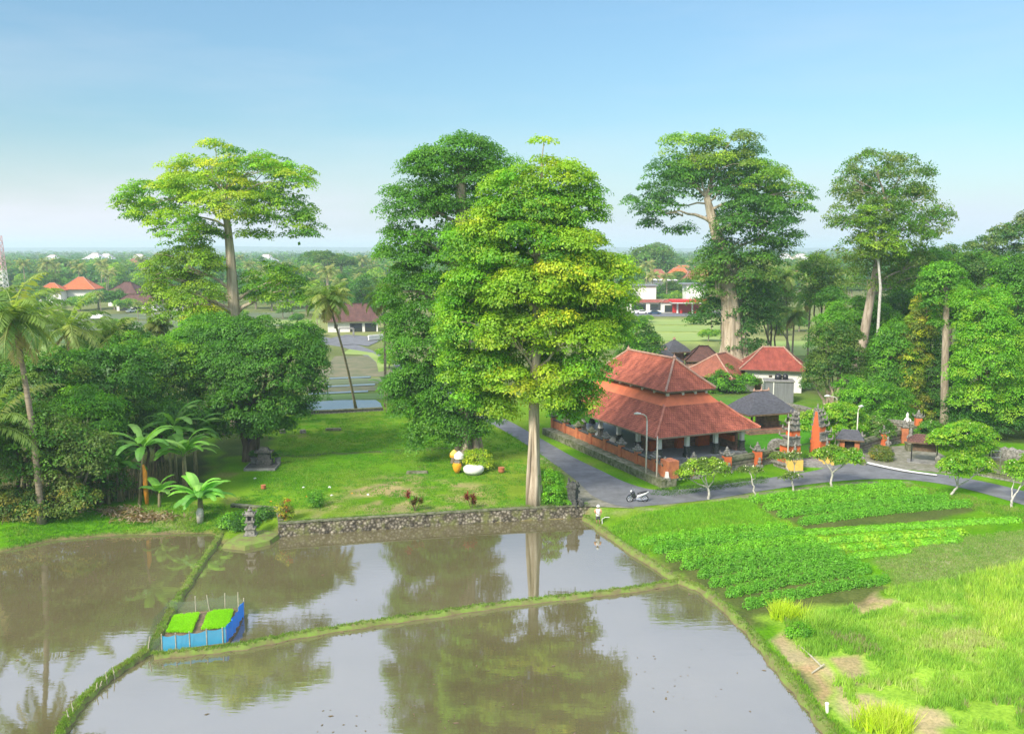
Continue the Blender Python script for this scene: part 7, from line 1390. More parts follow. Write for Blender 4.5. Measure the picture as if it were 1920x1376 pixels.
mb = MB(); mb.tube([f.p(-0.36, -0.33, 1.06), f.p(-0.42, -0.12, 1.02), f.p(-0.42, 0.12, 1.02), f.p(-0.36, 0.33, 1.06)], 0.022, 6); mb.build('handlebar', M['black'], t_); mb = MB(); mb.ball(f.p(-0.54, 0, 0.98), (0.1, 0.12, 0.1), 9); mb.build('headlight', M['silver_paint'], t_, smooth=True)
for v in (-0.25, 0.25): mb = MB(); mb.tube([f.p(-0.38, v, 1.04), f.p(-0.36, v * 1.2, 1.2)], 0.012, 5); mb.ball(f.p(-0.36, v * 1.25, 1.22), (0.02, 0.07, 0.045), 6); mb.build('mirror', M['metal'], t_)
mb = MB(); mb.tube([f.p(0.1, 0.12, 0.25), f.p(0.14, 0.2, 0.0)], 0.015, 5); mb.build('kickstand', M['metal'], t_)

# ------------------------------------------------------------------ the farmer
p = gat(1121, 988); B = Vector(p)
M['skin'] = mat('skin', (0.34, 0.18, 0.11), 0.6); M['shirt'] = mat('white_shirt', (0.82, 0.80, 0.76), 0.9, noise=0.1, scale=6); M['sleeve'] = mat('orange_sleeve', (0.80, 0.38, 0.22), 0.9); M['shorts'] = mat('grey_shorts', (0.12, 0.11, 0.12), 0.9)
t_ = thing('person', 'person in white hat, white shirt with orange sleeves and dark shorts on the pond bank', 'person', p)
def skinned(name, J, E, mt_, parent, lvl=2, rootj=0):
    me = bpy.data.meshes.new(name); me.from_pydata([j[:3] for j in J], E, []); me.update(); me.materials.append(mt_); o = bpy.data.objects.new(name, me); COL.objects.link(o); o.parent = parent
    s = o.modifiers.new('Skin', 'SKIN'); s.use_smooth_shade = True
    ly = me.skin_vertices[0] if me.skin_vertices else None
    if ly is None:
        bpy.context.view_layer.objects.active = o; me.attributes.update() if hasattr(me.attributes, 'update') else None
    ly = me.skin_vertices[0]
    for i, j in enumerate(J): ly.data[i].radius = (j[3], j[4] if len(j) > 4 else j[3]); ly.data[i].use_root = (i == rootj)
    ss = o.modifiers.new('Sub', 'SUBSURF'); ss.levels = lvl; ss.render_levels = lvl; return o
J = [(0, 0, 0.90, 0.14, 0.10), (0, 0, 1.10, 0.125, 0.09), (0, 0, 1.30, 0.15, 0.10), (0, 0.0, 1.42, 0.06), (0, -0.01, 1.50, 0.055), (0, -0.02, 1.58, 0.085, 0.095), (0, -0.02, 1.66, 0.075, 0.085),
     (-0.09, 0, 0.86, 0.085), (-0.10, -0.02, 0.48, 0.055), (-0.10, 0.01, 0.09, 0.035), (-0.11, -0.10, 0.03, 0.035), (0.09, 0, 0.86, 0.085), (0.12, -0.04, 0.48, 0.055), (0.14, 0.03, 0.09, 0.035), (0.15, -0.08, 0.03, 0.035),
     (-0.19, 0, 1.36, 0.05), (-0.26, -0.06, 1.12, 0.04), (-0.12, -0.25, 1.10, 0.03), (-0.06, -0.32, 1.12, 0.022), (0.19, 0, 1.36, 0.05), (0.27, -0.06, 1.12, 0.04), (0.16, -0.27, 1.02, 0.03), (0.12, -0.34, 1.02, 0.022)]
E_ = [(0, 1), (1, 2), (2, 3), (3, 4), (4, 5), (5, 6), (0, 7), (7, 8), (8, 9), (9, 10), (0, 11), (11, 12), (12, 13), (13, 14), (2, 15), (15, 16), (16, 17), (17, 18), (2, 19), (19, 20), (20, 21), (21, 22)]
# hands: palm end plus four fingers and a thumb
for hnd, s in ((18, -1), (22, 1)):
    hx, hy, hz_ = J[hnd][:3]
    for k in range(4): J.append((hx + s * (-0.012 + 0.016 * k) * -1, hy - 0.07 + 0.006 * abs(k - 1.5), hz_ - 0.01 * k, 0.008)); E_.append((hnd, len(J) - 1)); J.append((J[-1][0], J[-1][1] - 0.02, J[-1][2] - 0.03, 0.007)); E_.append((len(J) - 2, len(J) - 1))
    J.append((hx - s * 0.03, hy - 0.03, hz_ + 0.03, 0.008)); E_.append((hnd, len(J) - 1))
def skinned_safe(name, J, E, mt_, parent, lvl=2):
    try: return skinned(name, J, E, mt_, parent, lvl)
    except Exception as ex:
        print('skin fallback', ex); o = bpy.data.objects.get(name)
        if o: bpy.data.objects.remove(o)
        mb = MB()
        for a, b in E: mb.tube([Vector(J[a][:3]) + B, Vector(J[b][:3]) + B], [J[a][3], J[b][3]], 8)
        return mb.build(name, mt_, parent, smooth=True)
body = skinned_safe('body', J, E_, M['skin'], t_, 2)
mb = MB(); mb.tube([B + Vector((0, -0.115, 1.575)), B + Vector((0, -0.14, 1.555))], [0.018, 0.012], 6); mb.build('nose', M['skin'], t_)
mb = MB(); [mb.ball(B + Vector((s * 0.035, -0.098, 1.605)), 0.012, 6) for s in (-1, 1)]; mb.tube([B + Vector((-0.025, -0.105, 1.53)), B + Vector((0.025, -0.105, 1.53))], 0.007, 5); mb.build('face_features', M['black'], t_)
mb = MB(); mb.lathe(B, [(0.0, 0.84), (0.19, 0.82), (0.185, 0.95), (0.165, 1.15), (0.19, 1.33), (0.13, 1.43), (0.07, 1.45)], 14); mb.build('shirt', M['shirt'], t_, smooth=True)
for s in (-1, 1): mb = MB(); mb.tube([B + Vector((s * 0.13, 0, 1.38)), B + Vector((s * 0.20, 0, 1.34)), B + Vector((s * 0.265, -0.055, 1.14))], [0.075, 0.08, 0.065], 8); mb.build('sleeve', M['sleeve'], t_, smooth=True)
mb = MB(); mb.lathe(B, [(0.165, 0.72), (0.178, 0.92)], 12)
for s in (-1, 1): mb.tube([B + Vector((s * 0.09, 0, 0.85)), B + Vector((s * 0.11, -0.02, 0.52))], [0.11, 0.09], 9)
mb.build('shorts', M['shorts'], t_, smooth=True)
mb = MB(); mb.lathe(B + Vector((0, -0.02, 1.63)), [(0.17, 0), (0.175, 0.02), (0.115, 0.06), (0.10, 0.14), (0.03, 0.17)], 14); mb.build('hat', M['shirt'], t_, smooth=True)
a_ = Vector(gat(1126, 984)); mb = MB(); mb.tube([a_ + Vector((0.12, 0.1, 0.45)), a_ + Vector((0.4, 0.1, 0.62)), a_ + Vector((0.75, 0.12, 0.60))], 0.03, 6); mb.tube([a_ + Vector((0.12, 0.1, 0.46)), a_ + Vector((0.16, 0.08, 0.0))], 0.035, 6)
tag(mb.build('white_pole', M['white_paint'], None, origin=tuple(a_)), 'white bent plastic pipe leaning beside the farmer on the bank', 'pipe')
# ------------------------------------------------------------------ middle distance: terraces, houses, cars
M['shallow'] = mw
M['stubble'] = mat('stubble_field', (0.20, 0.17, 0.10), 0.95, c2=(0.10, 0.12, 0.055), scale=0.35, detail=9)
M['paddy_yellow'] = mat('ripening_paddy', (0.27, 0.33, 0.09), 0.95, c2=(0.19, 0.28, 0.06), scale=0.12, detail=8, stretch=(0.3, 1, 1))
M['paddy_green'] = mat('young_paddy', (0.13, 0.22, 0.05), 0.95, c2=(0.08, 0.14, 0.045), scale=0.12, detail=8, stretch=(0.3, 1, 1))
M['paddy_grey'] = mat('grey_green_paddy', (0.15, 0.18, 0.09), 0.95, c2=(0.08, 0.11, 0.05), scale=0.12, detail=8, stretch=(0.3, 1, 1))
fz = [0.02]
def field(pts, m_, nm='paddy_field'):
    fz[0] += 0.004; sheet(nm, pts, fz[0], M[m_])
field([(540, 774), (556, 755), (640, 750), (705, 750), (716, 758), (716, 768), (620, 773)], 'water', 'terrace_water')
M['water'] = mw
for q, m_ in [([(560, 700), (610, 690), (720, 688), (760, 700), (752, 706), (560, 708)], 'stubble'), ([(560, 711), (752, 709), (745, 719), (560, 722)], 'paddy_grey'), ([(560, 727), (742, 723), (738, 732), (560, 736)], 'stubble'), ([(560, 741), (735, 737), (730, 748), (560, 752)], 'paddy_green'), ([(628, 668), (690, 668), (708, 682), (705, 697), (620, 697), (618, 680)], 'stubble'), ([(655, 655), (700, 662), (745, 690), (710, 698), (706, 680), (690, 666), (640, 664)], 'paddy_yellow'),
              ([(60, 650), (320, 640), (330, 660), (60, 680)], 'paddy_yellow'), ([(60, 625), (560, 615), (560, 632), (60, 645)], 'paddy_green'), ([(60, 604), (560, 598), (560, 612), (60, 622)], 'paddy_grey'), ([(100, 590), (560, 586), (560, 596), (100, 601)], 'paddy_grey'), ([(60, 684), (330, 664), (420, 700), (60, 730)], 'paddy_green'),
              ([(440, 601), (600, 600), (600, 607), (440, 609)], 'paddy_yellow'), ([(1190, 600), (1350, 600), (1350, 609), (1190, 609)], 'paddy_yellow'), ([(1190, 612), (1350, 611), (1350, 622), (1190, 622)], 'paddy_yellow'), ([(1190, 625), (1350, 624), (1350, 640), (1190, 640)], 'paddy_yellow'), ([(1440, 640), (1560, 640), (1560, 668), (1440, 668)], 'paddy_yellow')]:
    field(q, m_)
for q in [[(618, 709), (695, 706), (695, 709), (618, 712)], [(615, 724), (703, 720), (703, 723), (615, 727)], [(578, 738), (690, 733), (690, 736), (578, 741)], [(270, 588), (420, 586), (420, 589), (270, 591)], [(0, 643), (20, 643), (20, 648), (0, 648)], [(300, 597), (345, 597), (345, 599), (300, 599)]]:
    fz[0] = max(fz[0], 0.10); field(q, 'water', 'terrace_water')
field([(545, 586), (730, 575), (1180, 592), (1185, 589), (730, 571), (545, 582)], 'paddy_green')
sheet('lane', [(640, 648), (622, 634), (650, 628), (700, 632), (712, 640), (690, 650), (665, 646)], 0.11, M['asphalt'])
line_wall('low dark earth-stained wall between the lawn and the flooded terrace', [(545, 777), (620, 775), (716, 770)], 0.45, 0.3, M['stone_dark'], 'terrace_wall')
line_wall('low white garden wall beside the lane near the carport', [(692, 640), (722, 637)], 1.3, 0.3, M['white_paint'], 'garden_wall', top=M['white_paint'])
for k, (px, lb) in enumerate(((636, 'pale gate post farther from the carport'), (663, 'pale gate post by the carport drive'))):
    p = at(px, 632); t_ = thing('gate_post', lb, 'gate post', p); mb = MB(); mb.box(p, (0.4, 0.4, 1.9)); mb.build('shaft', M['conc'], t_); mb = MB(); mb.box((p[0], p[1], 1.9), (0.6, 0.6, 0.15)); mb.build('cap', M['conc'], t_)
p = at(650, 632); mb = MB(); a_, b_ = at(636, 632), at(663, 632); mb.tube([(a_[0], a_[1], 2.1), (b_[0], b_[1], 2.1)], 0.12, 5); mb.tube([(a_[0], a_[1] + .3, 2.3), (b_[0], b_[1] + .3, 2.3)], 0.08, 5); tag(mb.build('gate_lintel', M['conc'], None, origin=p), 'pale lintel across the two gate posts by the lane', 'lintel')
def car(label, px, py, deg, mt_, s=1.0, group='parked cars in the distance'):
    p = at(px, py); f = Fr(p[:2], deg); t_ = thing('car', label, 'car', p, group); mb = MB(); L = 2.1 * s
    prof = [(-L, 0.35), (-L, 0.75), (-L * 0.62, 0.85), (-L * 0.35, 1.38), (L * 0.35, 1.42), (L * 0.78, 0.95), (L, 0.85), (L, 0.35)]
    vs = [f.p(u, v, z) for v in (-0.82, 0.82) for u, z in prof]; n = len(prof); mb.add(vs, [tuple(range(n)), tuple(range(2 * n - 1, n - 1, -1))] + [(i, n + i, n + (i + 1) % n, (i + 1) % n) for i in range(n)]); mb.build('body', M[mt_], t_)
    mb = MB(); pr = [(-L * 0.52, 0.92), (-L * 0.32, 1.30), (L * 0.32, 1.34), (L * 0.62, 0.95)]; vs = [f.p(u, v, z) for v in (-0.84, 0.84) for u, z in pr]; mb.add(vs, [(0, 1, 2, 3), (7, 6, 5, 4), (0, 4, 5, 1), (1, 5, 6, 2), (2, 6, 7, 3)]); mb.build('window', M['glass_dark'], t_)
    for u in (-L * 0.6, L * 0.6):
        for v in (-0.8, 0.8): mb = MB(); mb.tube([f.p(u, v - 0.09, 0.33), f.p(u, v + 0.09, 0.33)], 0.33, 12); mb.build('wheel', M['rubber'], t_)
    return t_
car('white hatchback parked in front of the dark carport at the brown-roofed house', 293, 584, 4, 'tar_white'); car('black car standing in the carport beside the white hatchback', 257, 584, 2, 'car_black'); car('small white-fronted car at the mouth of the brown house carport', 247, 586, 60, 'tar_white', 0.85)
car('white van parked at the shops across the yellow field', 1203, 589, 2, 'tar_white', 1.05); car('dark blue car on the road in front of the shops', 1227, 590, 0, 'car_blue'); car('white car half hidden by the kapok foliage, beyond the fields', 362, 583, 5, 'tar_white', 0.9); car('dark car under the carport behind the coconut palm', 668, 618, 20, 'car_black')
# the tent among the terraces
p = at(183, 604); f = Fr(p[:2], 10); t_ = thing('field_shelter', 'small white tarpaulin shelter standing among the terraces', 'shelter', p); mb = MB(); vs = [f.p(-1.7, -1.2, 1.3), f.p(1.7, -1.2, 1.3), f.p(1.7, 1.2, 1.3), f.p(-1.7, 1.2, 1.3), f.p(-1.2, 0, 2.4), f.p(1.5, 0, 2.3)]; mb.add(vs, [(0, 1, 5, 4), (2, 3, 4, 5), (1, 2, 5), (3, 0, 4), (3, 2, 1, 0)]); mb.build('tarpaulin', M['white_cloth'], t_)
for u in (-1.5, 1.5):
    for v in (-1.0, 1.0): mb = MB(); mb.tube([f.p(u, v, 0), f.p(u, v, 1.35)], 0.06, 5); mb.build('post', M['wood'], t_)
# houses
W1 = ((-3.5, 1.2, 1.4, 1.2), (3.2, 1.2, 1.4, 1.2))
house('cream two-storey house with the larger bright orange tiled roof, west of the kapok', 155, 578, 8, 11.5, 10, 5.6, 4.6, 'tile_orange', over=1.4, ridge=0.3, wins=W1, Y=372)
house('cream house wing with the smaller bright orange roof', 101, 580, 8, 8.2, 7, 5.4, 2.8, 'tile_orange', over=1.0, ridge=0.3, wins=((-2, 1.2, 1.2, 1.2),), Y=362)
house('white house with broad brown hip roof beside the orange-roofed one', 242, 580, -5, 11, 10, 5.0, 4.0, 'tile_brown', over=1.3, ridge=0.8, wins=W1, Y=350)
house('lower brown-roofed carport wing in front of the white house', 264, 580, -5, 14, 7, 2.8, 2.8, 'tile_brown', wall='white_paint', over=1.0, ridge=1.0, wins=((-4.5, 0, 3.0, 2.2), (0.5, 0, 3.0, 2.2), (4.5, 0, 2.0, 2.2)), Y=322)
house('brown-roofed white cottage seen through the lower kapok foliage', 360, 582, 4, 11, 7, 2.6, 3.0, 'tile_brown', over=1.0, ridge=1.0, wins=W1, Y=318)
house('long brown-roofed house with white end wall and dark carport behind the leaning palm', 662, 622, 10, 13, 9, 3.0, 4.2, 'tile_brown', over=1.2, ridge=2.0, wins=((0.8, 0, 3.2, 2.3), (4.6, 0, 3.0, 2.3), (-4.4, 1.0, 0.9, 1.1)), Y=243)
house('white shop block with flat pale roof line and red shutters, west one', 1212, 584, 0, 13, 7, 3.4, 0.6, 'tile_plain_red', over=0.5, ridge=5, wins=((-3.2, 0.2, 5, 2.6), (3.2, 0.2, 5, 2.6)), Y=318)
p = gp(1204, 580, 325); t_ = thing('shop_upper_storey', 'white boxy upper building with pale flat roof above the red-shuttered shops', 'building', p); mb = MB(); mb.box(p, (8.6, 7, 8.6), 0.02); mb.build('wall', M['white_paint'], t_); mb = MB(); mb.box((p[0], p[1], 8.6), (9.8, 8.2, 0.4), 0.02); mb.build('roof', M['zinc'], t_)
p = gp(1302, 580, 328); t_ = thing('office_building', 'white boxy building with flat roof behind the red fuel station', 'building', p); mb = MB(); mb.box(p, (7.6, 7, 9.0), 0.02); mb.build('wall', M['white_paint'], t_); mb = MB(); mb.box((p[0] - 0.6, p[1], 9.0), (9.2, 8.2, 0.4), 0.02); mb.build('roof', M['zinc'], t_)
p = gp(1246, 580, 400); t_ = thing('warehouse', 'low pale warehouse behind the middle shops', 'building', p); mb = MB(); mb.box(p, (9, 9, 8.0), 0); mb.build('wall', M['zinc'], t_); mb = MB(); mb.box((p[0], p[1], 8.0), (10, 10, 0.4), 0, 0.8); mb.build('roof', M['white_paint'], t_)
M['red'] = mat('red_paint', (0.62, 0.03, 0.03), 0.5, noise=0.1)
p = gp(1295, 588, 306); t_ = thing('fuel_station', 'red and white canopy of a fuel station across the yellow field', 'fuel station', p)
for x in (-4.5, 0.5, 5.5):
    mb = MB(); mb.box((p[0] + x, p[1], 0), (0.5, 0.5, 3.6)); mb.build('column', M['white_paint'], t_); mb = MB(); mb.box((p[0] + x + 1.2, p[1], 0), (0.7, 0.5, 1.5)); mb.build('pump', M['red'], t_)
mb = MB(); mb.box((p[0] + 0.5, p[1], 3.6), (14.5, 6, 0.45)); mb.build('canopy_soffit', M['white_paint'], t_); mb = MB(); mb.box((p[0] + 0.5, p[1], 4.05), (15, 6.4, 0.75)); mb.build('canopy', M['red'], t_); mb = MB(); mb.box((p[0] + 0.5, p[1] + 4, 0), (12, 2, 3.4)); mb.build('kiosk', M['red'], t_)
house('small white kiosk with dark red front between the shops and the fuel station', 1255, 588, 0, 5.5, 4, 3.6, 0.8, 'tile_plain_red', over=0.4, ridge=1, wins=((0, 0.2, 4, 2.4),), Y=312)
sheet('far_road', [(1175, 594), (1175, 587), (1360, 587), (1360, 594)], 0.12, M['asphalt'])
kb = at(1270, 586); mb = MB(); mb.box((kb[0], kb[1] + 0.5, 0), (34, 0.4, 0.7)); tag(mb.build('kerb_wall', M['white_paint'], None, origin=kb), 'long pale kerb wall along the road at the shops', 'wall')
# radio tower
p = gp(4, 560, 385); t_ = thing('radio_tower', 'red and white lattice radio tower at the west edge of the view', 'tower', p)
for nm, za, zb, mt_ in (('lower_section', 0, 12.5, 'white_paint'), ('upper_section', 12.5, 27, 'red')):
    mb = MB(); n = 5; w = lambda z_: 2.3 - 1.2 * z_ / 27
    for i in range(n):
        z0, z1 = za + (zb - za) * i / n, za + (zb - za) * (i + 1) / n; c = [(-1, -1), (1, -1), (1, 1), (-1, 1)]
        for k in range(4):
            a, b = c[k], c[(k + 1) % 4]; A0 = (p[0] + a[0] * w(z0), p[1] + a[1] * w(z0), z0); A1 = (p[0] + a[0] * w(z1), p[1] + a[1] * w(z1), z1); B0 = (p[0] + b[0] * w(z0), p[1] + b[1] * w(z0), z0); B1 = (p[0] + b[0] * w(z1), p[1] + b[1] * w(z1), z1)
            mb.tube([A0, A1], 0.16, 4); mb.tube([A0, B1], 0.10, 4); mb.tube([B0, A1], 0.10, 4); mb.tube([A1, B1], 0.10, 4)
    mb.build(nm, M['white_paint'] if mt_ == 'white_paint' else mat('faded_red', (0.66, 0.42, 0.42), 0.7), t_)

# ------------------------------------------------------------------ trees beyond the fields
def proto(name, label, kindp, h, r, pals, seed, group, leaf=0.75, x0=0):
    random.seed(seed); B = (x0, 470.0, 0.0); t_ = thing(name, label, 'tree', B, group); mb = MB()
    if kindp == 'palm':
        mb.tube([B, (B[0] + 0.6, B[1], h * 0.5), (B[0] + 1.2, B[1], h)], [0.28, 0.2, 0.16], 6); mb.build('trunk', M['palm_bark'], t_); V = []; Cc = []
        for i in range(16):
            v, c = frond_arrays((B[0] + 1.2, B[1], h), i * 2.4, math.radians(75 - 90 * i / 16), r, math.radians(95), nseg=7, ll=1.2, w=0.22, cols=PALC); V += v; Cc += c
        np_mesh('crown', np.array([tuple(q) for q in V]), np.arange(len(V)).reshape(-1, 4), M['leaf'], t_, cols=np.array(Cc) * 2.0); return t_
    L = []
    if kindp == 'round': L = [(B[0] + random.uniform(-.5, .5) * r, B[1] + random.uniform(-.5, .5) * r, h * random.uniform(0.45, 0.8), r * random.uniform(.4, .62), r * random.uniform(.4, .62), h * random.uniform(.16, .26)) for _ in range(9)]
    if kindp == 'flat': L = [(B[0] + random.uniform(-.75, .75) * r, B[1] + random.uniform(-.75, .75) * r, h * random.uniform(0.8, 0.95), r * random.uniform(.35, .5), r * random.uniform(.35, .5), h * 0.07) for _ in range(11)]
    if kindp == 'tall': L = [(B[0] + random.uniform(-.35, .35) * r, B[1] + random.uniform(-.35, .35) * r, h * (0.3 + 0.6 * i / 8), r * (.65 - 0.03 * i), r * (.65 - 0.03 * i), h * 0.11) for i in range(9)]
    mb.tube([B, (B[0], B[1], h * 0.4), (B[0] + 0.3, B[1], h * 0.8)], [0.4, 0.3, 0.12], 7)
    for l in L[:6]: limb(mb, (B[0], B[1], h * 0.4), l[:3], 0.16, 0.05, n=5, seg=3)
    mb.build('trunk', M['bark_grey'], t_); crown_mesh('crown', t_, L, pals=[pals], pad=1.5, leaf=leaf, dens=0.8, fill=0.25, flat=0.6, leafk=0.8); return t_
PG = {'round': ('distant_tree', 'round-crowned tree in the wooded belt beyond the fields', 'round trees beyond the fields'), 'tall': ('distant_tree', 'tall narrow tree in the wooded belt beyond the fields', 'tall trees beyond the fields'), 'flat': ('distant_umbrella_tree', 'flat-topped umbrella tree rising over the far belt', 'umbrella trees beyond the fields'), 'palm': ('distant_palm', 'coconut palm among the distant trees beyond the fields', 'palms beyond the fields')}
protos = []
for i, (k, h, r, pal, leaf) in enumerate([('round', 9, 6.0, G_MID + G_DARK, 0.8), ('round', 11, 7.0, G_OLIVE + G_MID, 0.85), ('tall', 14, 5.0, G_DARK + G_MID, 0.8), ('tall', 12, 4.5, G_MID + G_LIME, 0.75), ('flat', 18, 10.0, G_DARK + G_OLIVE, 0.9), ('palm', 13, 4.6, None, 0), ('palm', 10, 4.2, None, 0), ('round', 6, 6.0, G_LIME + G_MID, 0.7)]):
    protos.append((k, proto(PG[k][0], PG[k][1], k, h, r, pal, 300 + i, PG[k][2], leaf)))
rr = random.Random(77); used = set(); placed = 0
def pix(x, y, z_=0.0):
    Yc = y * math.cos(PITCH) - (z_ - H) * math.sin(PITCH); Vc = y * math.sin(PITCH) + (z_ - H) * math.cos(PITCH); return 960 + FPX * x / Yc, 688 - FPX * Vc / Yc
def put(k, x, y, s):
    global placed
    t_ = protos[k][1]
    if k in used: t_ = copy_tree(t_)
    used.add(k); px_ = pix(x, y)[0]; sec = 'behind the orange and brown roofs' if px_ < 310 else 'beyond the kapok trunk' if px_ < 570 else 'behind the carport house' if px_ < 745 else 'between the giant trees' if px_ < 1150 else 'behind the shops and fuel station' if px_ < 1365 else 'behind the palm grove' if px_ < 1570 else 'behind the eastern wood'
    kd = {'round': 'round-crowned', 'tall': 'tall narrow', 'flat': 'flat-topped'}.get(protos[k][0]); sz = 'big' if s > 1.02 else ('small' if s < 0.84 else 'middling'); row = 'standing in the open fields' if y < 315 else 'in the front of the belt' if y < 400 else 'deep in the belt' if y > 520 else 'in mid belt'
    t_['label'] = '%s %s %s, %s' % (sz, (kd + ' tree') if kd else 'coconut palm', sec, row); t_.location = (x, y, 0); t_.rotation_euler = (0, 0, rr.uniform(0, 6.28)); t_.scale = (s, s, s * rr.uniform(0.9, 1.1)); placed += 1; return t_
o = put(4, *gp(615, 540, 430)[:2], 1.15); o = put(4, *gp(640, 540, 450)[:2], 0.9); put(4, *gp(128, 540, 520)[:2], 0.85)
t_ = put(1, *gp(1199, 560, 470)[:2], 2.1); t_ = put(1, *gp(1249, 520, 800)[:2], 2.4); put(0, *gp(1190, 560, 430)[:2], 1.4)
# low trees in front of the west houses, then the hedge of trees at the back of the fields
for px, Y_, k, s in [(185, 330, 7, 1.0), (215, 325, 0, 0.8), (240, 312, 7, 0.75), (150, 320, 7, 0.9), (80, 330, 1, 0.7), (110, 300, 5, 0.6), (30, 300, 7, 0.9), (58, 280, 0, 0.7), (190, 300, 5, 0.5), (330, 345, 2, 0.8), (400, 340, 2, 0.8), (380, 360, 1, 0.9), (420, 330, 3, 0.8), (480, 330, 0, 1.1), (510, 320, 2, 0.9), (540, 330, 1, 1.0), (560, 340, 0, 1.1), (500, 360, 1, 1.2), (575, 300, 2, 0.9), (595, 290, 3, 0.9), (620, 300, 0, 1.0), (650, 290, 2, 0.9), (685, 280, 2, 1.0), (700, 300, 0, 1.1), (720, 290, 3, 1.0), (640, 270, 5, 0.8), (610, 310, 5, 1.0), (1200, 350, 3, 0.8), (1225, 360, 0, 0.9), (1250, 355, 5, 0.9), (1270, 360, 1, 0.9), (1290, 380, 0, 1.0), (1330, 360, 3, 0.9), (1232, 335, 0, 0.65), (1243, 330, 7, 0.8), (1268, 332, 3, 0.6), (1178, 320, 1, 0.8), (1330, 325, 0, 0.8), (1265, 340, 7, 0.9), (1345, 300, 7, 0.9)]:
    put(k, *gp(px, 580, Y_)[:2], s)
for px, Y_, k, s in [(335, 285, 7, 0.4), (372, 262, 7, 0.3), (418, 275, 0, 0.35), (455, 290, 7, 0.4), (498, 268, 7, 0.35), (530, 285, 1, 0.4), (556, 262, 0, 0.4), (572, 235, 7, 0.45), (600, 228, 7, 0.3), (588, 210, 0, 0.3), (742, 232, 7, 0.45), (735, 205, 3, 0.35), (570, 190, 7, 0.4), (585, 172, 7, 0.32), (718, 180, 7, 0.35), (728, 165, 7, 0.4), (70, 250, 7, 0.45), (120, 270, 0, 0.35), (215, 255, 7, 0.4), (258, 268, 5, 0.45), (1215, 270, 7, 0.35), (1300, 262, 7, 0.4), (1335, 245, 5, 0.5), (1330, 215, 7, 0.45), (1210, 200, 7, 0.5), (1465, 230, 7, 0.5), (1500, 240, 0, 0.5), (595, 250, 5, 0.55), (712, 255, 5, 0.6), (548, 300, 5, 0.6), (440, 310, 5, 0.6)]:
    put(k, *gp(px, 580, Y_)[:2], s)
tries = 0
while placed < 420 and tries < 5000:
    tries += 1; Y_ = 345 + 330 * rr.random() ** 1.1; x = rr.uniform(-0.60, 0.60) * Y_; px, py = pix(x, Y_)
    if px < 575 and Y_ < 385: continue
    if 60 < px < 310 and Y_ < 400: continue
    if 575 < px < 740 and Y_ < 300: continue
    if 1150 < px < 1360 and Y_ < 370: continue
    if 740 < px < 1150 and rr.random() < 0.9: continue
    if 1560 < px and rr.random() < 0.8: continue
    k = rr.choice([0, 1, 1, 2, 3, 3, 5, 6, 7, 5, 6, 5]); put(k, x, Y_, rr.uniform(0.7, 1.15))
# far-off wood as one mass
r2 = np.random.default_rng(12); NT = 10000
Yt = 1 / r2.uniform(1 / 5400, 1 / 470, NT); xt = r2.uniform(-0.66, 0.66, NT) * Yt + vnoise(Yt, Yt * 0, 200, 4) * 0
ok = vnoise(xt, Yt, 130, 8) > 0.2; xt, Yt = xt[ok], Yt[ok]; NT = len(xt)
ht = 7 + 9 * r2.uniform(0, 1, NT) ** 2; rt = ht * r2.uniform(0.45, 0.75, NT); m = np.where(Yt < 1300, 60, 26); ii = np.repeat(np.arange(NT), m); K = len(ii); u = unit(K); u[:, 2] = np.abs(u[:, 2])
pos = np.stack([xt[ii], Yt[ii], ht[ii] * 0.35], 1) + u * np.stack([rt[ii], rt[ii], ht[ii] * 0.65], 1) * r2.uniform(0.6, 1.05, (K, 1))
nn = u + np.array((0, 0, 0.4)) + r2.normal(0, 0.4, (K, 3)); nn /= np.linalg.norm(nn, axis=1, keepdims=True); pal = np.array(G_MID + G_DARK + G_OLIVE) * np.array([1.8, 1.9, 1.1]); tc_ = pal[r2.integers(0, len(pal), NT)]
V, Cc = leaf_quads(pos, nn, np.where(Yt[ii] < 1300, 2.2, 4.2) * r2.uniform(0.7, 1.3, K), tc_[ii] * r2.uniform(0.75, 1.25, (K, 1)), aspect=0.85)
kind(np_mesh('far_forest', V, np.arange(len(V)).reshape(-1, 4), M['leaf'], cols=Cc), 'stuff', 'wooded plain reaching to the hazy horizon')
# far villages
fh = [(285, 512, 640, 'tile_rust'), (100, 503, 900, 'white'), (180, 500, 980, 'white'), (200, 498, 1050, 'white'), (262, 500, 1000, 'white'), (255, 512, 700, 'tile_rust'), (500, 505, 830, 'white'), (515, 500, 860, 'white'), (592, 508, 760, 'white'), (630, 512, 700, 'white'), (655, 508, 760, 'white'), (715, 515, 620, 'white'),
      (1253, 512, 620, 'tile_orange'), (1215, 535, 470, 'tile_brown'), (1200, 535, 480, 'white'), (1237, 528, 520, 'tile_rust'), (1280, 530, 480, 'tile_orange'), (1295, 520, 560, 'tile_rust'), (1270, 520, 600, 'white'), (1272, 548, 420, 'tile_orange'), (1300, 548, 400, 'tile_rust'), (1488, 520, 480, 'tile_rust'), (1315, 535, 450, 'tile_orange'), (1470, 500, 900, 'white'), (1500, 498, 950, 'white'), (1230, 545, 430, 'tile_rust'), (140, 515, 640, 'white'), (560, 515, 640, 'white')]
hp = {}
cols_ = {'white': 'pale-roofed white', 'tile_orange': 'orange-roofed', 'tile_rust': 'rust-roofed', 'tile_brown': 'brown-roofed'}
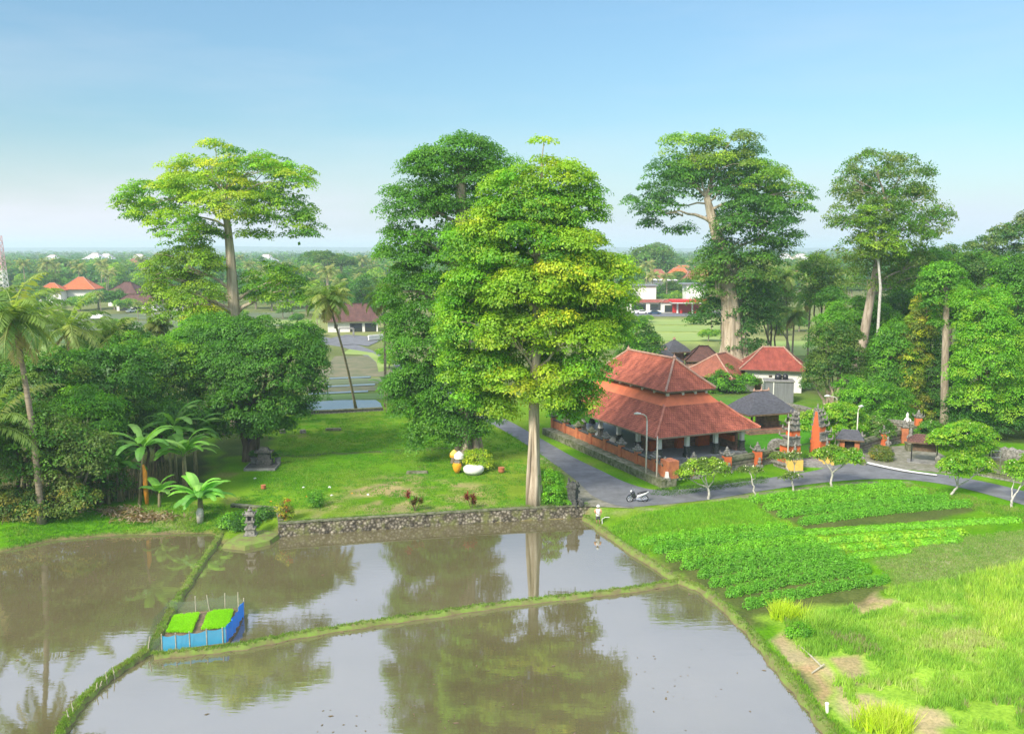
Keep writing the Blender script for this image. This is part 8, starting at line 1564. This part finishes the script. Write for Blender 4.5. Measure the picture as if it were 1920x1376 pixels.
M['pale_roof'] = roof_mat('pale_metal_roof', (0.75, 0.74, 0.72), (0.68, 0.68, 0.68), stain=0.1)
for px, py, Y_, tl in fh:
    x, y, _ = gp(px, py, Y_)
    if tl in hp: t_ = copy_tree(hp[tl])
    else:
        t_ = house('%s far house showing above the hazy tree belt' % cols_[tl], px, py, 0, 11, 9, 6.5, 4.0, tl if tl != 'white' else 'pale_roof', over=1.2, ridge=1.0, Y=Y_, name='far_house', group='%s houses in the far villages' % cols_[tl]); hp[tl] = t_
    t_.location = (x, y, 0); t_.rotation_euler = (0, 0, rr.uniform(-0.5, 0.5)); s = rr.uniform(0.8, 1.1) * (1.15 if Y_ < 650 else 1.45); t_.scale = (s, s, s)
# low hills on the horizon
def ridge_(name, Y0, amp, seed, w=9000):
    xs = np.linspace(-w, w, 160); hh = amp * (0.35 + 0.9 * vnoise(xs, xs * 0 + seed, 1700, seed) * 0.7 + 0.3 * vnoise(xs, xs * 0, 500, seed + 1)); vs = [(x, Y0, -2) for x in xs] + [(x, Y0 + 500, h) for x, h in zip(xs, hh)] + [(x, Y0 + 1400, -2) for x in xs]; n = len(xs)
    kind(MB().add(vs, [(k * n + i, k * n + i + 1, (k + 1) * n + i + 1, (k + 1) * n + i) for k in range(2) for i in range(n - 1)]).build(name, mat(name + '_cover', (0.06, 0.10, 0.05), 0.95, noise=0.4, scale=0.01), smooth=True), 'structure')
ridge_('hills', 5600, 34, 3, 5000)
# ------------------------------------------------------------------ haze
mh = bpy.data.materials.new('haze'); mh.use_nodes = True; t = mh.node_tree; t.nodes.clear()
o = t.nodes.new('ShaderNodeOutputMaterial'); v = t.nodes.new('ShaderNodeVolumePrincipled')
v.inputs['Color'].default_value = (0.74, 0.89, 1.0, 1); v.inputs['Density'].default_value = 0.00027; v.inputs['Anisotropy'].default_value = 0.2
t.links.new(v.outputs[0], o.inputs['Volume'])
hb = MB().box((0, 3850, -4), (10400, 8100, 64)).build('haze', mh); kind(hb, 'stuff', 'pale blue haze in the distance')
